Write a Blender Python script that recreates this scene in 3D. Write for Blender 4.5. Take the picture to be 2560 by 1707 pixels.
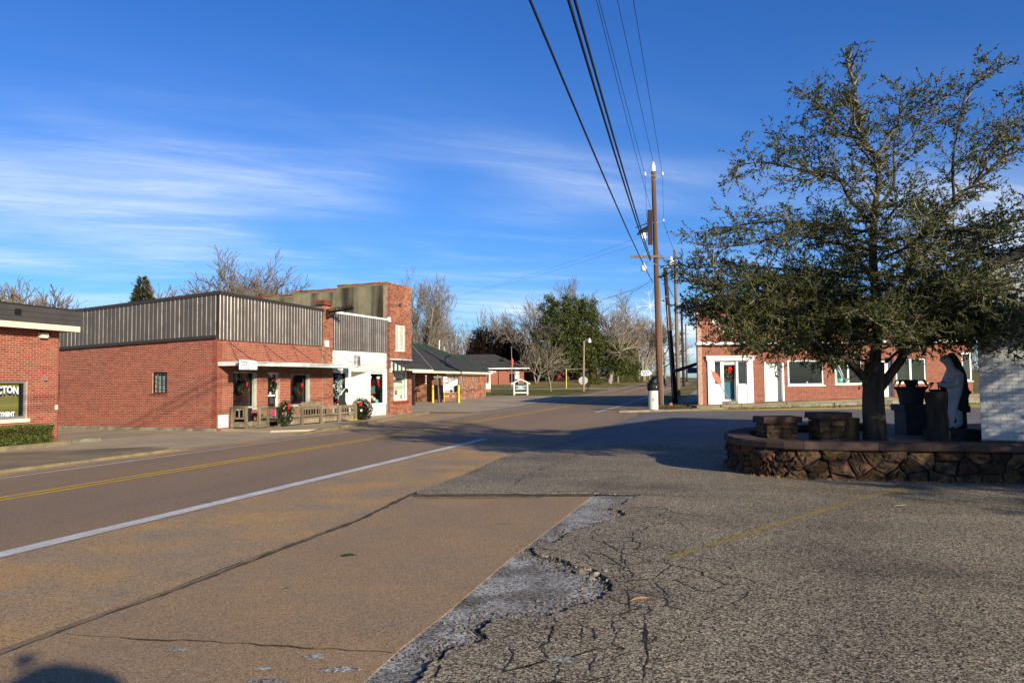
import bpy, math, random
import numpy as np
from mathutils import Vector, Matrix

sc = bpy.context.scene
for o in list(bpy.data.objects): bpy.data.objects.remove(o)
col = sc.collection

# ---------------------------------------------------------------- camera
cam_d = bpy.data.cameras.new('camera'); cam = bpy.data.objects.new('camera', cam_d); col.objects.link(cam)
PITCH, ROLL = math.radians(3.0), .011
_F = Vector((0, math.cos(PITCH), math.sin(PITCH))); _u0 = Vector((0, -math.sin(PITCH), math.cos(PITCH))); _r0 = Vector((1, 0, 0))
_R = _r0*math.cos(ROLL) - _u0*math.sin(ROLL); _U = _r0*math.sin(ROLL) + _u0*math.cos(ROLL)
cam.matrix_world = Matrix(((_R.x, _U.x, -_F.x, 0), (_R.y, _U.y, -_F.y, 0), (_R.z, _U.z, -_F.z, 1.7), (0, 0, 0, 1)))
cam_d.sensor_width = 36; cam_d.lens = 27.55; cam_d.clip_start = .05; cam_d.clip_end = 4000
sc.camera = cam
sc.render.resolution_x, sc.render.resolution_y = 1024, 682

# ---------------------------------------------------------------- sun and sky
SUN_AZ, SUN_EL = math.radians(34.5), math.radians(17.4)      # sun stands behind the camera, to the right
to_sun = Vector((math.sin(SUN_AZ)*math.cos(SUN_EL), -math.cos(SUN_AZ)*math.cos(SUN_EL), math.sin(SUN_EL)))
sd = bpy.data.lights.new('sun', 'SUN'); sd.energy = 5.0; sd.angle = math.radians(.53); sd.color = (1, .885, .69)
so = bpy.data.objects.new('sun', sd); col.objects.link(so); so.location = (30, -40, 40)
so.rotation_euler = (-to_sun).to_track_quat('-Z', 'Y').to_euler()

w = bpy.data.worlds.new('World'); sc.world = w; w.use_nodes = True
nt = w.node_tree; nt.nodes.clear()
def N(t, **kw):
    n = nt.nodes.new(t)
    for k, v in kw.items(): setattr(n, k, v)
    return n
def math_n(op, a, b=None, clamp=False):
    n = N('ShaderNodeMath', operation=op); n.use_clamp = clamp
    for i, v in enumerate((a, b)):
        if v is None: continue
        if isinstance(v, (int, float)): n.inputs[i].default_value = v
        else: nt.links.new(v, n.inputs[i])
    return n.outputs[0]
sky = N('ShaderNodeTexSky', sky_type='NISHITA', sun_disc=False, sun_elevation=SUN_EL, sun_rotation=math.pi-SUN_AZ,
        altitude=120, air_density=1.0, dust_density=.35, ozone_density=3.2)
hs = N('ShaderNodeHueSaturation'); hs.inputs['Saturation'].default_value = 1.08; hs.inputs['Hue'].default_value = .508
gn = N('ShaderNodeMix', data_type='RGBA'); gn.blend_type = 'MULTIPLY'; gn.inputs[0].default_value = 1; gn.inputs[7].default_value = (.67, .985, 1.37, 1)
nt.links.new(sky.outputs[0], gn.inputs[6]); nt.links.new(gn.outputs[2], hs.inputs['Color'])
# thin cirrus: noise on a flat layer high above, stretched into streaks, the same all round the sky
tc = N('ShaderNodeTexCoord'); sx = N('ShaderNodeSeparateXYZ'); nt.links.new(tc.outputs['Generated'], sx.inputs[0])
zz = math_n('ADD', math_n('MAXIMUM', sx.outputs[2], 0.0), .07)
px = math_n('DIVIDE', sx.outputs[0], zz); py = math_n('DIVIDE', sx.outputs[1], zz)
cb = N('ShaderNodeCombineXYZ'); nt.links.new(px, cb.inputs[0]); nt.links.new(py, cb.inputs[1])
def cloud(scale, sxy, rot, loc, detail, rough, lo, hi, dist=0.):
    mp = N('ShaderNodeMapping', vector_type='TEXTURE'); mp.inputs['Scale'].default_value = (1/sxy[0], 1/sxy[1], 1); mp.inputs['Rotation'].default_value = (0, 0, rot)
    mp.inputs['Location'].default_value = loc
    nt.links.new(cb.outputs[0], mp.inputs[0])
    nz = N('ShaderNodeTexNoise'); nz.inputs['Scale'].default_value = scale; nz.inputs['Detail'].default_value = detail
    nz.inputs['Roughness'].default_value = rough; nz.inputs['Distortion'].default_value = dist
    nt.links.new(mp.outputs[0], nz.inputs[0])
    mr = N('ShaderNodeMapRange'); mr.interpolation_type = 'SMOOTHSTEP'
    mr.inputs[1].default_value = lo; mr.inputs[2].default_value = hi
    nt.links.new(nz.outputs[0], mr.inputs[0]); return mr.outputs[0]
big = cloud(.38, (.75, 1.1), .55, (0.0, 0.0, 0), 3, .5, .44, .63, .3)
streak = cloud(1.1, (.6, 1.6), .62, (3.1, 1.7, 0), 9, .62, .32, .74, .8)
fine = cloud(3.0, (.6, 2.4), .35, (1.3, 5.2, 0), 8, .65, .38, .8, .4)
lowm = cloud(.9, (.4, 1.4), .2, (7.7, 2.2, 0), 7, .6, .42, .72, .3)
low_el = N('ShaderNodeMapRange'); low_el.interpolation_type = 'SMOOTHSTEP'
low_el.inputs[1].default_value = .42; low_el.inputs[2].default_value = .12; nt.links.new(sx.outputs[2], low_el.inputs[0])
hor = N('ShaderNodeMapRange'); hor.interpolation_type = 'SMOOTHSTEP'
hor.inputs[1].default_value = .26; hor.inputs[2].default_value = .02; nt.links.new(sx.outputs[2], hor.inputs[0])
c1 = math_n('MULTIPLY', math_n('MULTIPLY', big, math_n('ADD', .22, math_n('ADD', math_n('MULTIPLY', streak, .55), math_n('MULTIPLY', fine, .38)))), low_el.outputs[0])
c2 = math_n('MULTIPLY', math_n('MULTIPLY', lowm, math_n('ADD', .25, math_n('MULTIPLY', fine, .7))), hor.outputs[0])
cl = math_n('MULTIPLY', math_n('ADD', c1, math_n('MULTIPLY', c2, 1.15)), .95, True)
mx = N('ShaderNodeMix', data_type='RGBA'); nt.links.new(cl, mx.inputs[0]); nt.links.new(hs.outputs[0], mx.inputs[6])
mx.inputs[7].default_value = (8.2, 9.0, 10.0, 1)
bg = N('ShaderNodeBackground'); bg.inputs[1].default_value = .075
nt.links.new(mx.outputs[2], bg.inputs[0])
wo = N('ShaderNodeOutputWorld'); nt.links.new(bg.outputs[0], wo.inputs[0])
vs = sc.view_settings; vs.view_transform = 'Standard'; vs.look = 'None'; vs.exposure = .64; vs.gamma = 1; vs.use_curve_mapping = False

# ---------------------------------------------------------------- helpers
RNG = random.Random(11)
def thing(name, label, cat, loc, group=None):
    o = bpy.data.objects.new(name, None); col.objects.link(o); o.location = loc; o.empty_display_size = .2
    o['label'] = label; o['category'] = cat
    if group: o['group'] = group
    return o
def tag(o, label, cat, group=None, kind=None):
    if label: o['label'] = label
    if cat: o['category'] = cat
    if group: o['group'] = group
    if kind: o['kind'] = kind
    return o
class MB:
    def __init__(s): s.v = []; s.f = []; s.r = []
    def quad(s, a, b, c, d, r=None):
        i = len(s.v); s.v += [a, b, c, d]; s.f.append((i, i+1, i+2, i+3))
        if r is not None: s.r += [r]*4
    def poly(s, pts):
        i = len(s.v); s.v += list(pts); s.f.append(tuple(range(i, i+len(pts))))
    def hexa(s, p, r=None, skip=()):
        # p: 8 points, bottom ring 0-3 counter clockwise from above, top ring 4-7
        i = len(s.v); s.v += list(p)
        for k, f in enumerate(((3, 2, 1, 0), (4, 5, 6, 7), (0, 1, 5, 4), (1, 2, 6, 5), (2, 3, 7, 6), (3, 0, 4, 7))):
            if k not in skip: s.f.append(tuple(i+q for q in f))
        if r is not None: s.r += [r]*8
    def box(s, x0, x1, y0, y1, z0, z1, r=None):
        s.hexa([(x0, y0, z0), (x1, y0, z0), (x1, y1, z0), (x0, y1, z0), (x0, y0, z1), (x1, y0, z1), (x1, y1, z1), (x0, y1, z1)], r)
    def prism(s, pts, off):
        # closed 3-D outline pts, extruded by vector off
        n = len(pts); i = len(s.v); off = Vector(off)
        s.v += [tuple(p) for p in pts] + [tuple(Vector(p)+off) for p in pts]
        s.f.append(tuple(range(i, i+n))[::-1]); s.f.append(tuple(range(i+n, i+2*n)))
        for k in range(n): s.f.append((i+k, i+(k+1) % n, i+n+(k+1) % n, i+n+k))
    def tube(s, pts, rad, n=8, cap=True):
        pts = [Vector(p) for p in pts]
        if isinstance(rad, (int, float)): rad = [rad]*len(pts)
        i = len(s.v); ref = None
        for k, p in enumerate(pts):
            t = (pts[min(k+1, len(pts)-1)] - pts[max(k-1, 0)])
            t = t.normalized() if t.length > 1e-9 else Vector((0, 0, 1))
            if ref is None: ref = t.orthogonal().normalized()
            ref = (ref - t*ref.dot(t)); ref = ref.normalized() if ref.length > 1e-6 else t.orthogonal().normalized()
            b = t.cross(ref)
            for q in range(n):
                a = 2*math.pi*q/n; s.v.append(tuple(p + (ref*math.cos(a)+b*math.sin(a))*rad[k]))
        for k in range(len(pts)-1):
            for q in range(n):
                a0 = i+k*n+q; a1 = i+k*n+(q+1) % n; s.f.append((a0, a1, a1+n, a0+n))
        if cap:
            s.f.append(tuple(i+q for q in range(n))[::-1]); s.f.append(tuple(i+(len(pts)-1)*n+q for q in range(n)))
    def lathe(s, c, prof, n=16, capb=True, capt=True):
        i = len(s.v)
        for r, z in prof:
            for q in range(n):
                a = 2*math.pi*q/n; s.v.append((c[0]+r*math.cos(a), c[1]+r*math.sin(a), c[2]+z))
        for k in range(len(prof)-1):
            for q in range(n):
                a0 = i+k*n+q; a1 = i+k*n+(q+1) % n; s.f.append((a0, a1, a1+n, a0+n))
        if capb: s.f.append(tuple(i+q for q in range(n))[::-1])
        if capt: s.f.append(tuple(i+(len(prof)-1)*n+q for q in range(n)))
def obj(name, mb, m, parent=None, base=None, smooth=False):
    me = bpy.data.meshes.new(name); b = base or (0, 0, 0)
    v = mb.v if base is None else [(p[0]-b[0], p[1]-b[1], p[2]-b[2]) for p in mb.v]
    me.from_pydata(v, [], mb.f)
    if mb.r and len(mb.r) == len(mb.v):
        at = me.attributes.new('rnd', 'FLOAT', 'POINT'); at.data.foreach_set('value', mb.r)
    me.materials.append(m); me.update()
    if smooth: me.polygons.foreach_set('use_smooth', [True]*len(me.polygons))
    return link(name, me, parent, b)
def wpos(o):
    p = Vector((0, 0, 0))
    while o is not None: p = p + o.location; o = o.parent
    return p
def link(name, me, parent, at=(0, 0, 0), rz=0.):
    o = bpy.data.objects.new(name, me); col.objects.link(o)
    at = Vector(at)
    if parent is not None: o.parent = parent; at = at - wpos(parent)
    o.location = at; o.rotation_euler = (0, 0, rz)
    return o
def npobj(name, v, quads, m, parent=None, tris=None, rnd=None, smooth=False):
    v = np.asarray(v, np.float32); me = bpy.data.meshes.new(name)
    nq = 0 if quads is None else len(quads); nt3 = 0 if tris is None else len(tris)
    me.vertices.add(len(v)); me.vertices.foreach_set('co', v.ravel())
    li = []; st = []; tot = []
    if nq: li.append(np.asarray(quads, np.int32).ravel()); st.append(np.arange(nq)*4); tot.append(np.full(nq, 4))
    if nt3: li.append(np.asarray(tris, np.int32).ravel()); st.append(nq*4+np.arange(nt3)*3); tot.append(np.full(nt3, 3))
    li = np.concatenate(li); st = np.concatenate(st).astype(np.int32); tot = np.concatenate(tot).astype(np.int32)
    me.loops.add(len(li)); me.loops.foreach_set('vertex_index', li)
    me.polygons.add(len(st)); me.polygons.foreach_set('loop_start', st); me.polygons.foreach_set('loop_total', tot)
    if rnd is not None:
        at = me.attributes.new('rnd', 'FLOAT', 'POINT'); at.data.foreach_set('value', np.asarray(rnd, np.float32))
    me.update(calc_edges=True); me.validate()
    if smooth: me.polygons.foreach_set('use_smooth', [True]*len(me.polygons))
    me.materials.append(m)
    return link(name, me, parent)

class Fr:
    """a vertical facade frame: s along the facade, w outwards, z up"""
    def __init__(s, O, ang):
        s.O = Vector((O[0], O[1], 0)); a = math.radians(ang)
        s.u = Vector((math.sin(a), math.cos(a), 0)); s.n = Vector((s.u.y, -s.u.x, 0)); s.rz = math.atan2(s.u.y, s.u.x)
    def P(s, a, w, z): p = s.O + s.u*a + s.n*w; return (p.x, p.y, z)
    def turn(s, a=0., w=0.):      # frame of the wall that leaves the corner at (a, w) backwards, facing -u
        f = Fr((0, 0), 0); f.O = s.O + s.u*a + s.n*w; f.u = -s.n; f.n = -s.u; f.rz = math.atan2(f.u.y, f.u.x); return f
    def box(s, mb, a0, a1, w0, w1, z0, z1, r=None, z0b=None, z1b=None):
        z0b = z0 if z0b is None else z0b; z1b = z1 if z1b is None else z1b      # heights at a1 end
        P = s.P
        p = [P(a0, w1, z0), P(a1, w1, z0b), P(a1, w0, z0b), P(a0, w0, z0), P(a0, w1, z1), P(a1, w1, z1b), P(a1, w0, z1b), P(a0, w0, z1)]
        if (s.u.x*s.n.y - s.u.y*s.n.x) > 0: p = [p[k] for k in (3, 2, 1, 0, 7, 6, 5, 4)]
        mb.hexa(p, r)
def part_box(name, fr, b, m, parent, r=None):
    mb = MB(); fr.box(mb, *b); return obj(name, mb, m, parent)

def text_mesh(txt, size, m, name, parent, origin, ux, uz, extrude=.004, offset=0., align='LEFT', shear=0., squash=1., arch=0., spacing=1.):
    cu = bpy.data.curves.new('t', 'FONT'); cu.body = txt; cu.size = size; cu.extrude = extrude; cu.offset = offset
    cu.align_x = align; cu.space_character = spacing; cu.resolution_u = 2; cu.shear = shear
    to = bpy.data.objects.new('t', cu); col.objects.link(to)
    dg = bpy.context.evaluated_depsgraph_get(); dg.update()
    me = bpy.data.meshes.new_from_object(to.evaluated_get(dg)); bpy.data.objects.remove(to); bpy.data.curves.remove(cu)
    O = Vector(origin); ux = Vector(ux).normalized(); uz = Vector(uz).normalized(); un = ux.cross(uz)
    xs = [v.co.x for v in me.vertices] or [0]; xm = (min(xs)+max(xs))/2; hw = max(1e-4, (max(xs)-min(xs))/2)
    for v in me.vertices:
        x, y, z = v.co; y = y + arch*(1-((x-xm)/hw)**2)
        v.co = O + ux*(x*squash) + uz*y + un*z
    me.name = name; me.materials.clear(); me.materials.append(m)
    return link(name, me, parent)

# ---------------------------------------------------------------- materials
def mat(name, c1, c2=None, scale=3., rough=.85, bump=0., bscale=40., spec=.25, metal=0., var=0., hvar=0., stretch=(1, 1, 1), lo=.38, hi=.62,
        detail=5, speck=None, speck_scale=200., speck_amt=.5, rot=0., coat=0., c3=None, c3scale=.6, c3lo=.5, c3hi=.75, bdetail=4, emit=None):
    m = bpy.data.materials.new(name); m.use_nodes = True; t = m.node_tree; b = t.nodes['Principled BSDF']
    def n(ty, **kw):
        q = t.nodes.new(ty)
        for k, v in kw.items(): setattr(q, k, v)
        return q
    L = t.links.new
    b.inputs['Roughness'].default_value = rough; b.inputs['Metallic'].default_value = metal
    b.inputs['Specular IOR Level'].default_value = spec
    if coat: b.inputs['Coat Weight'].default_value = coat; b.inputs['Coat Roughness'].default_value = .1
    if emit: b.inputs['Emission Color'].default_value = (*emit[:3], 1); b.inputs['Emission Strength'].default_value = emit[3]
    tcn = n('ShaderNodeTexCoord'); mp = n('ShaderNodeMapping'); L(tcn.outputs['Object'], mp.inputs[0])
    mp.vector_type = 'TEXTURE'; mp.inputs['Scale'].default_value = [1/q_ for q_ in stretch]; mp.inputs['Rotation'].default_value = (0, 0, rot)
    cur = None
    def mixc(fac, a, bb):
        q = n('ShaderNodeMix', data_type='RGBA')
        if isinstance(fac, float): q.inputs[0].default_value = fac
        else: L(fac, q.inputs[0])
        for i, v in ((6, a), (7, bb)):
            if isinstance(v, tuple): q.inputs[i].default_value = (*v[:3], 1)
            else: L(v, q.inputs[i])
        return q.outputs[2]
    def noise(sc_, det=5, vec=None, ro=.55):
        q = n('ShaderNodeTexNoise'); q.inputs['Scale'].default_value = sc_; q.inputs['Detail'].default_value = det; q.inputs['Roughness'].default_value = ro
        L(vec or mp.outputs[0], q.inputs[0]); return q.outputs[0]
    def rng(v, lo_, hi_):
        q = n('ShaderNodeMapRange'); q.inputs[1].default_value = lo_; q.inputs[2].default_value = hi_; L(v, q.inputs[0]); return q.outputs[0]
    cur = tuple(c1)
    if c2 is not None: cur = mixc(rng(noise(scale, detail), lo, hi), tuple(c1), tuple(c2))
    if c3 is not None: cur = mixc(rng(noise(c3scale, 4), c3lo, c3hi), cur, tuple(c3))
    if speck is not None:
        vo = n('ShaderNodeTexVoronoi'); vo.inputs['Scale'].default_value = speck_scale; L(tcn.outputs['Object'], vo.inputs[0])
        sp = n('ShaderNodeSeparateColor'); L(vo.outputs['Color'], sp.inputs[0])
        rp = n('ShaderNodeValToRGB'); L(sp.outputs[0], rp.inputs[0]); rp.color_ramp.interpolation = 'CONSTANT'
        el = rp.color_ramp.elements; el[0].color = (*speck[0], 1); el[0].position = 0
        el[1].color = (*speck[-1], 1); el[1].position = (len(speck)-1)/len(speck)
        for k in range(1, len(speck)-1):
            e = el.new(k/len(speck)); e.color = (*speck[k], 1)
        q = n('ShaderNodeMix', data_type='RGBA'); q.blend_type = 'MULTIPLY'; q.inputs[0].default_value = speck_amt
        if isinstance(cur, tuple): q.inputs[6].default_value = (*cur[:3], 1)
        else: L(cur, q.inputs[6])
        L(rp.outputs[0], q.inputs[7]); cur = q.outputs[2]
    if var or hvar:
        at = n('ShaderNodeAttribute'); at.attribute_name = 'rnd'; oi = n('ShaderNodeObjectInfo')
        ad = n('ShaderNodeMath', operation='ADD'); L(at.outputs['Fac'], ad.inputs[0]); L(oi.outputs['Random'], ad.inputs[1])
        fr_ = n('ShaderNodeMath', operation='FRACT'); L(ad.outputs[0], fr_.inputs[0])
        h = n('ShaderNodeHueSaturation')
        if isinstance(cur, tuple): h.inputs['Color'].default_value = (*cur[:3], 1)
        else: L(cur, h.inputs['Color'])
        q = n('ShaderNodeMapRange'); q.inputs[3].default_value = 1-var; q.inputs[4].default_value = 1+var; L(fr_.outputs[0], q.inputs[0]); L(q.outputs[0], h.inputs['Value'])
        if hvar:
            m7 = n('ShaderNodeMath', operation='MULTIPLY'); L(fr_.outputs[0], m7.inputs[0]); m7.inputs[1].default_value = 7.31
            f7 = n('ShaderNodeMath', operation='FRACT'); L(m7.outputs[0], f7.inputs[0])
            q2 = n('ShaderNodeMapRange'); q2.inputs[3].default_value = .5-hvar; q2.inputs[4].default_value = .5+hvar; L(f7.outputs[0], q2.inputs[0]); L(q2.outputs[0], h.inputs['Hue'])
        cur = h.outputs[0]
    if isinstance(cur, tuple): b.inputs['Base Color'].default_value = (*cur[:3], 1)
    else: L(cur, b.inputs['Base Color'])
    if bump:
        bp = n('ShaderNodeBump'); bp.inputs['Strength'].default_value = bump; bp.inputs['Distance'].default_value = .01
        L(noise(bscale, bdetail), bp.inputs['Height']); L(bp.outputs[0], b.inputs['Normal'])
    return m
def leafmat(name, c1, c2, trans=.35, rough=.45, spec=.4):
    m = bpy.data.materials.new(name); m.use_nodes = True; t = m.node_tree; b = t.nodes['Principled BSDF']; L = t.links.new
    at = t.nodes.new('ShaderNodeAttribute'); at.attribute_name = 'rnd'
    mx = t.nodes.new('ShaderNodeMix'); mx.data_type = 'RGBA'; L(at.outputs['Fac'], mx.inputs[0])
    mx.inputs[6].default_value = (*c1, 1); mx.inputs[7].default_value = (*c2, 1)
    L(mx.outputs[2], b.inputs['Base Color']); b.inputs['Roughness'].default_value = rough; b.inputs['Specular IOR Level'].default_value = spec
    tr = t.nodes.new('ShaderNodeBsdfTranslucent'); L(mx.outputs[2], tr.inputs[0])
    ms = t.nodes.new('ShaderNodeMixShader'); ms.inputs[0].default_value = trans
    L(b.outputs[0], ms.inputs[1]); L(tr.outputs[0], ms.inputs[2]); L(ms.outputs[0], t.nodes['Material Output'].inputs[0])
    return m
def glassmat(name, tint=(.9, .95, .95), refl=.12):
    m = bpy.data.materials.new(name); m.use_nodes = True; t = m.node_tree; t.nodes.clear(); L = t.links.new
    tr = t.nodes.new('ShaderNodeBsdfTransparent'); tr.inputs[0].default_value = (*tint, 1)
    gl = t.nodes.new('ShaderNodeBsdfGlossy'); gl.inputs['Roughness'].default_value = .03
    lw = t.nodes.new('ShaderNodeLayerWeight'); lw.inputs[0].default_value = .5
    pw_ = t.nodes.new('ShaderNodeMath'); pw_.operation = 'POWER'; pw_.inputs[1].default_value = 3.5; L(lw.outputs['Facing'], pw_.inputs[0])
    ad = t.nodes.new('ShaderNodeMath'); ad.operation = 'MULTIPLY_ADD'; ad.inputs[1].default_value = .7; ad.inputs[2].default_value = refl*.25; L(pw_.outputs[0], ad.inputs[0])
    ms = t.nodes.new('ShaderNodeMixShader'); L(ad.outputs[0], ms.inputs[0]); L(tr.outputs[0], ms.inputs[1]); L(gl.outputs[0], ms.inputs[2])
    o = t.nodes.new('ShaderNodeOutputMaterial'); L(ms.outputs[0], o.inputs[0]); return m

ROADROT = math.radians(15.6)
M = {}
M['brick'] = mat('brick_red', (.245, .060, .034), (.20, .047, .028), 6, .9, .5, 120, .15, var=.24, hvar=.012, c3=(.17, .05, .035), c3scale=.55, c3lo=.52, c3hi=.8)
M['brick2'] = mat('brick_orange', (.265, .070, .039), (.22, .054, .030), 6, .9, .5, 120, .15, var=.22, hvar=.012)
M['brick_old'] = mat('brick_old', (.30, .10, .055), (.20, .06, .035), 3, .92, .5, 110, .12, var=.38, hvar=.022, c3=(.40, .19, .09), c3scale=.5, c3lo=.5, c3hi=.75)
M['brick_mix'] = mat('brick_mixed', (.36, .14, .07), (.13, .06, .05), 4, .92, .5, 100, .12, var=.45, hvar=.02)
M['brick_store'] = mat('brick_store', (.21, .052, .028), (.165, .040, .022), 5, .9, .5, 120, .15, var=.25, hvar=.012)
M['brick_white'] = mat('brick_painted', (.60, .61, .60), (.52, .53, .53), 5, .7, .5, 80, .3, var=.05)
M['mortar'] = mat('mortar', (.56, .375, .275), (.42, .27, .20), 8, .95, .4, 150, .1)
M['mortar_dark'] = mat('mortar_dark', (.36, .27, .19), (.24, .17, .12), 5, .95, .4, 150, .1)
M['mortar_white'] = mat('mortar_painted', (.50, .51, .51), (.40, .41, .41), 5, .8, .4, 90, .2)
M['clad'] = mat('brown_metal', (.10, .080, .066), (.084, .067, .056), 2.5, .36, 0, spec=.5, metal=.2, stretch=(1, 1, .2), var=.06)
M['clad_rib'] = mat('brown_metal_rib_glint', (.34, .31, .275), (.20, .18, .16), 2.0, .28, 0, spec=.6, metal=.6, var=.4)  # paler than the panels: sun glint on the ribs put into the colour
M['clad_trim'] = mat('brown_metal_trim', (.040, .032, .027), rough=.45, spec=.4, metal=.15)
M['fascia_dark'] = mat('fascia_grey', (.062, .056, .052), (.05, .046, .043), 1.5, .55, spec=.35, var=.05)
M['cream'] = mat('cream_paint', (.74, .68, .48), (.68, .62, .44), 3, .6)
M['white'] = mat('white_paint', (.80, .79, .74), (.74, .73, .68), 2.5, .55, .15, 60)
M['white_old'] = mat('white_paint_old', (.70, .70, .66), (.50, .49, .44), 3, .7, .2, 50)
M['offwhite'] = mat('offwhite_siding', (.80, .77, .66), (.76, .73, .62), 2, .6)
M['conc'] = mat('concrete', (.37, .295, .195), (.28, .225, .155), 1.2, .93, .5, 60, .1, c3=(.19, .155, .11), c3scale=.33, c3lo=.55, c3hi=.8)
M['conc_tan'] = mat('concrete_tan', (.42, .33, .215), (.35, .275, .18), .9, .93, .5, 60, .1, c3=(.27, .215, .145), c3scale=.3, c3lo=.5, c3hi=.8)
M['conc_dark'] = mat('concrete_stained', (.265, .205, .13), (.195, .155, .10), 1.0, .93, .5, 60, .1, c3=(.14, .115, .08), c3scale=.4)
M['curb'] = mat('curb_stone', (.25, .195, .11), (.17, .14, .085), 2.5, .93, .6, 40, .1)
M['found'] = mat('foundation', (.26, .25, .17), (.13, .12, .085), 2.5, .95, .8, 30, .1)
M['apron'] = mat('exposed_concrete', (.37, .25, .138), (.32, .225, .135), .7, .9, .8, 110, .15, speck=[(.55, .5, .45), (.8, .78, .74), (1, 1, 1), (1.0, .95, .9), (1.3, 1.25, 1.2), (.85, .8, .78)], speck_scale=95, speck_amt=.8, c3=(.29, .225, .15), c3scale=.9, c3lo=.45, c3hi=.8)
M['shoulder'] = mat('shoulder_gravel', (.46, .285, .125), (.38, .255, .135), .55, .92, .8, 90, .12, speck=[(.55, .5, .45), (.85, .85, .8), (1, 1, 1), (1.05, 1, .95), (1.35, 1.3, 1.25)], speck_scale=70, speck_amt=.75, c3=(.27, .225, .165), c3scale=.8, c3lo=.4, c3hi=.7)
M['road'] = mat('road_chipseal', (.285, .196, .118), (.235, .170, .110), .5, .88, .6, 140, .2, speck=[(.55, .52, .5), (.85, .85, .85), (1, 1, 1), (1.15, 1.1, 1.05)], speck_scale=75, speck_amt=.65, stretch=(1, .14, 1), rot=-ROADROT, c3=(.31, .205, .12), c3scale=.35, c3lo=.45, c3hi=.75)
M['lot'] = mat('lot_asphalt', (.315, .275, .20), (.26, .23, .175), .7, .88, 1.0, 90, .15, speck=[(.12, .11, .10), (.3, .28, .26), (.6, .56, .5), (.85, .8, .74), (1.05, 1, .93), (1.3, 1.22, 1.1), (1.75, 1.65, 1.5), (.42, .36, .30)], speck_scale=78, speck_amt=1.0, c3=(.15, .13, .10), c3scale=.45, c3lo=.48, c3hi=.74)
M['street'] = mat('street_asphalt', (.19, .175, .16), (.15, .14, .132), .35, .86, .6, 100, .2, speck=[(.6, .58, .55), (.9, .9, .9), (1.1, 1.1, 1.1)], speck_scale=55, speck_amt=.6, c3=(.12, .115, .11), c3scale=.2)
M['gravel'] = mat('pale_gravel', (.37, .355, .32), (.20, .185, .16), 2.2, .9, 1.0, 100, .2, speck=[(.25, .24, .23), (.6, .6, .6), (.95, .95, .95), (1.25, 1.25, 1.25), (1.6, 1.6, 1.6)], speck_scale=65, speck_amt=.9, c3=(.13, .11, .09), c3scale=1.5, c3lo=.5, c3hi=.66)
M['crack'] = mat('crack_dirt_shade', (.028, .024, .02), (.05, .042, .03), 9, .98)  # dirt in the cracks; also colours the painted shade under the asphalt lip
M['seam'] = mat('seam_dirt', (.075, .065, .045), (.045, .04, .03), 6, .98, .5, 60)
M['yel'] = mat('yellow_paint', (.66, .41, .03), (.52, .33, .045), 2.0, .8, speck=[(.7, .65, .6), (1, 1, 1), (1.1, 1.1, 1.1)], speck_scale=70, speck_amt=.6)
M['yel_faint'] = mat('yellow_worn', (.30, .225, .075), (.235, .19, .10), 3, .9, .8, 120, speck=[(.4, .38, .34), (.8, .78, .7), (1.1, 1.05, 1), (1.4, 1.35, 1.2)], speck_scale=75, speck_amt=.9)
M['whiteline'] = mat('white_line', (.60, .59, .55), (.47, .455, .42), 2.2, .8, speck=[(.75, .75, .75), (1, 1, 1), (1.08, 1.08, 1.08)], speck_scale=70, speck_amt=.7)
M['grass'] = mat('dry_grass', (.20, .145, .06), (.115, .12, .035), .22, .95, 1, 25, .05, c3=(.26, .19, .09), c3scale=.12)
M['lawn'] = mat('lawn', (.085, .105, .025), (.15, .13, .045), .6, .95, 1, 30, .05)
M['wood'] = mat('weathered_wood', (.25, .19, .125), (.15, .12, .08), 6, .9, .5, 60, .1, stretch=(1, 1, .3), var=.25, c3=(.13, .13, .07), c3scale=1.5)
M['pole'] = mat('pole_wood', (.17, .085, .048), (.10, .052, .032), 5, .9, .6, 40, .15, stretch=(1, 1, .06), c3=(.23, .13, .075), c3scale=1.2)
M['pole_dark'] = mat('pole_wood_dark', (.055, .036, .026), (.035, .025, .02), 5, .9, .5, 40, .15, stretch=(1, 1, .06))
M['pole_grey'] = mat('pole_wood_grey', (.21, .15, .105), (.14, .10, .075), 5, .9, .5, 40, .15, stretch=(1, 1, .06))
M['steel'] = mat('galvanised', (.42, .42, .41), (.34, .34, .33), 4, .45, metal=.6)
M['black'] = mat('black_iron', (.010, .010, .010), rough=.65)
M['wire'] = mat('wire_black', (.012, .012, .014), rough=.6)
M['porcelain'] = mat('porcelain', (.72, .71, .68), rough=.25, spec=.5)
M['lampglass'] = mat('lamp_lens', (.70, .71, .70), rough=.3)
M['dark'] = mat('dark_room', (.012, .010, .010), rough=.9)
M['dark_plum'] = mat('dark_plum', (.035, .010, .018), rough=.9)
M['glass'] = glassmat('window_glass')
M['glass_dk'] = mat('window_glass_dark', (.015, .017, .018), rough=.06, spec=.6)
M['frame_grey'] = mat('aluminium_frame', (.28, .29, .30), rough=.4, metal=.5)
M['frame_sage'] = mat('sage_paint', (.42, .44, .36), (.36, .38, .31), 3, .6)
M['red'] = mat('red_ribbon', (.62, .018, .014), (.5, .012, .012), 8, .4, spec=.4)
M['pink'] = mat('pink_paint', (.50, .03, .13), rough=.6)
M['palepink'] = mat('pink_cloth', (.72, .55, .57), rough=.9)
M['gold'] = mat('gold_cloth', (.55, .36, .10), (.6, .5, .25), 9, .6)
M['teal'] = mat('teal_paint', (.016, .11, .16), (.012, .09, .135), 3, .45)
M['mint'] = mat('mint_card', (.28, .55, .46), rough=.8)
M['roof_dark'] = mat('roof_shingle_dark', (.045, .043, .042), (.06, .056, .053), 1.2, .95, .6, 40, .1)
M['roof_green'] = mat('roof_green', (.030, .046, .034), (.038, .056, .042), 1.0, .9, .4, 40, .1)
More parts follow.
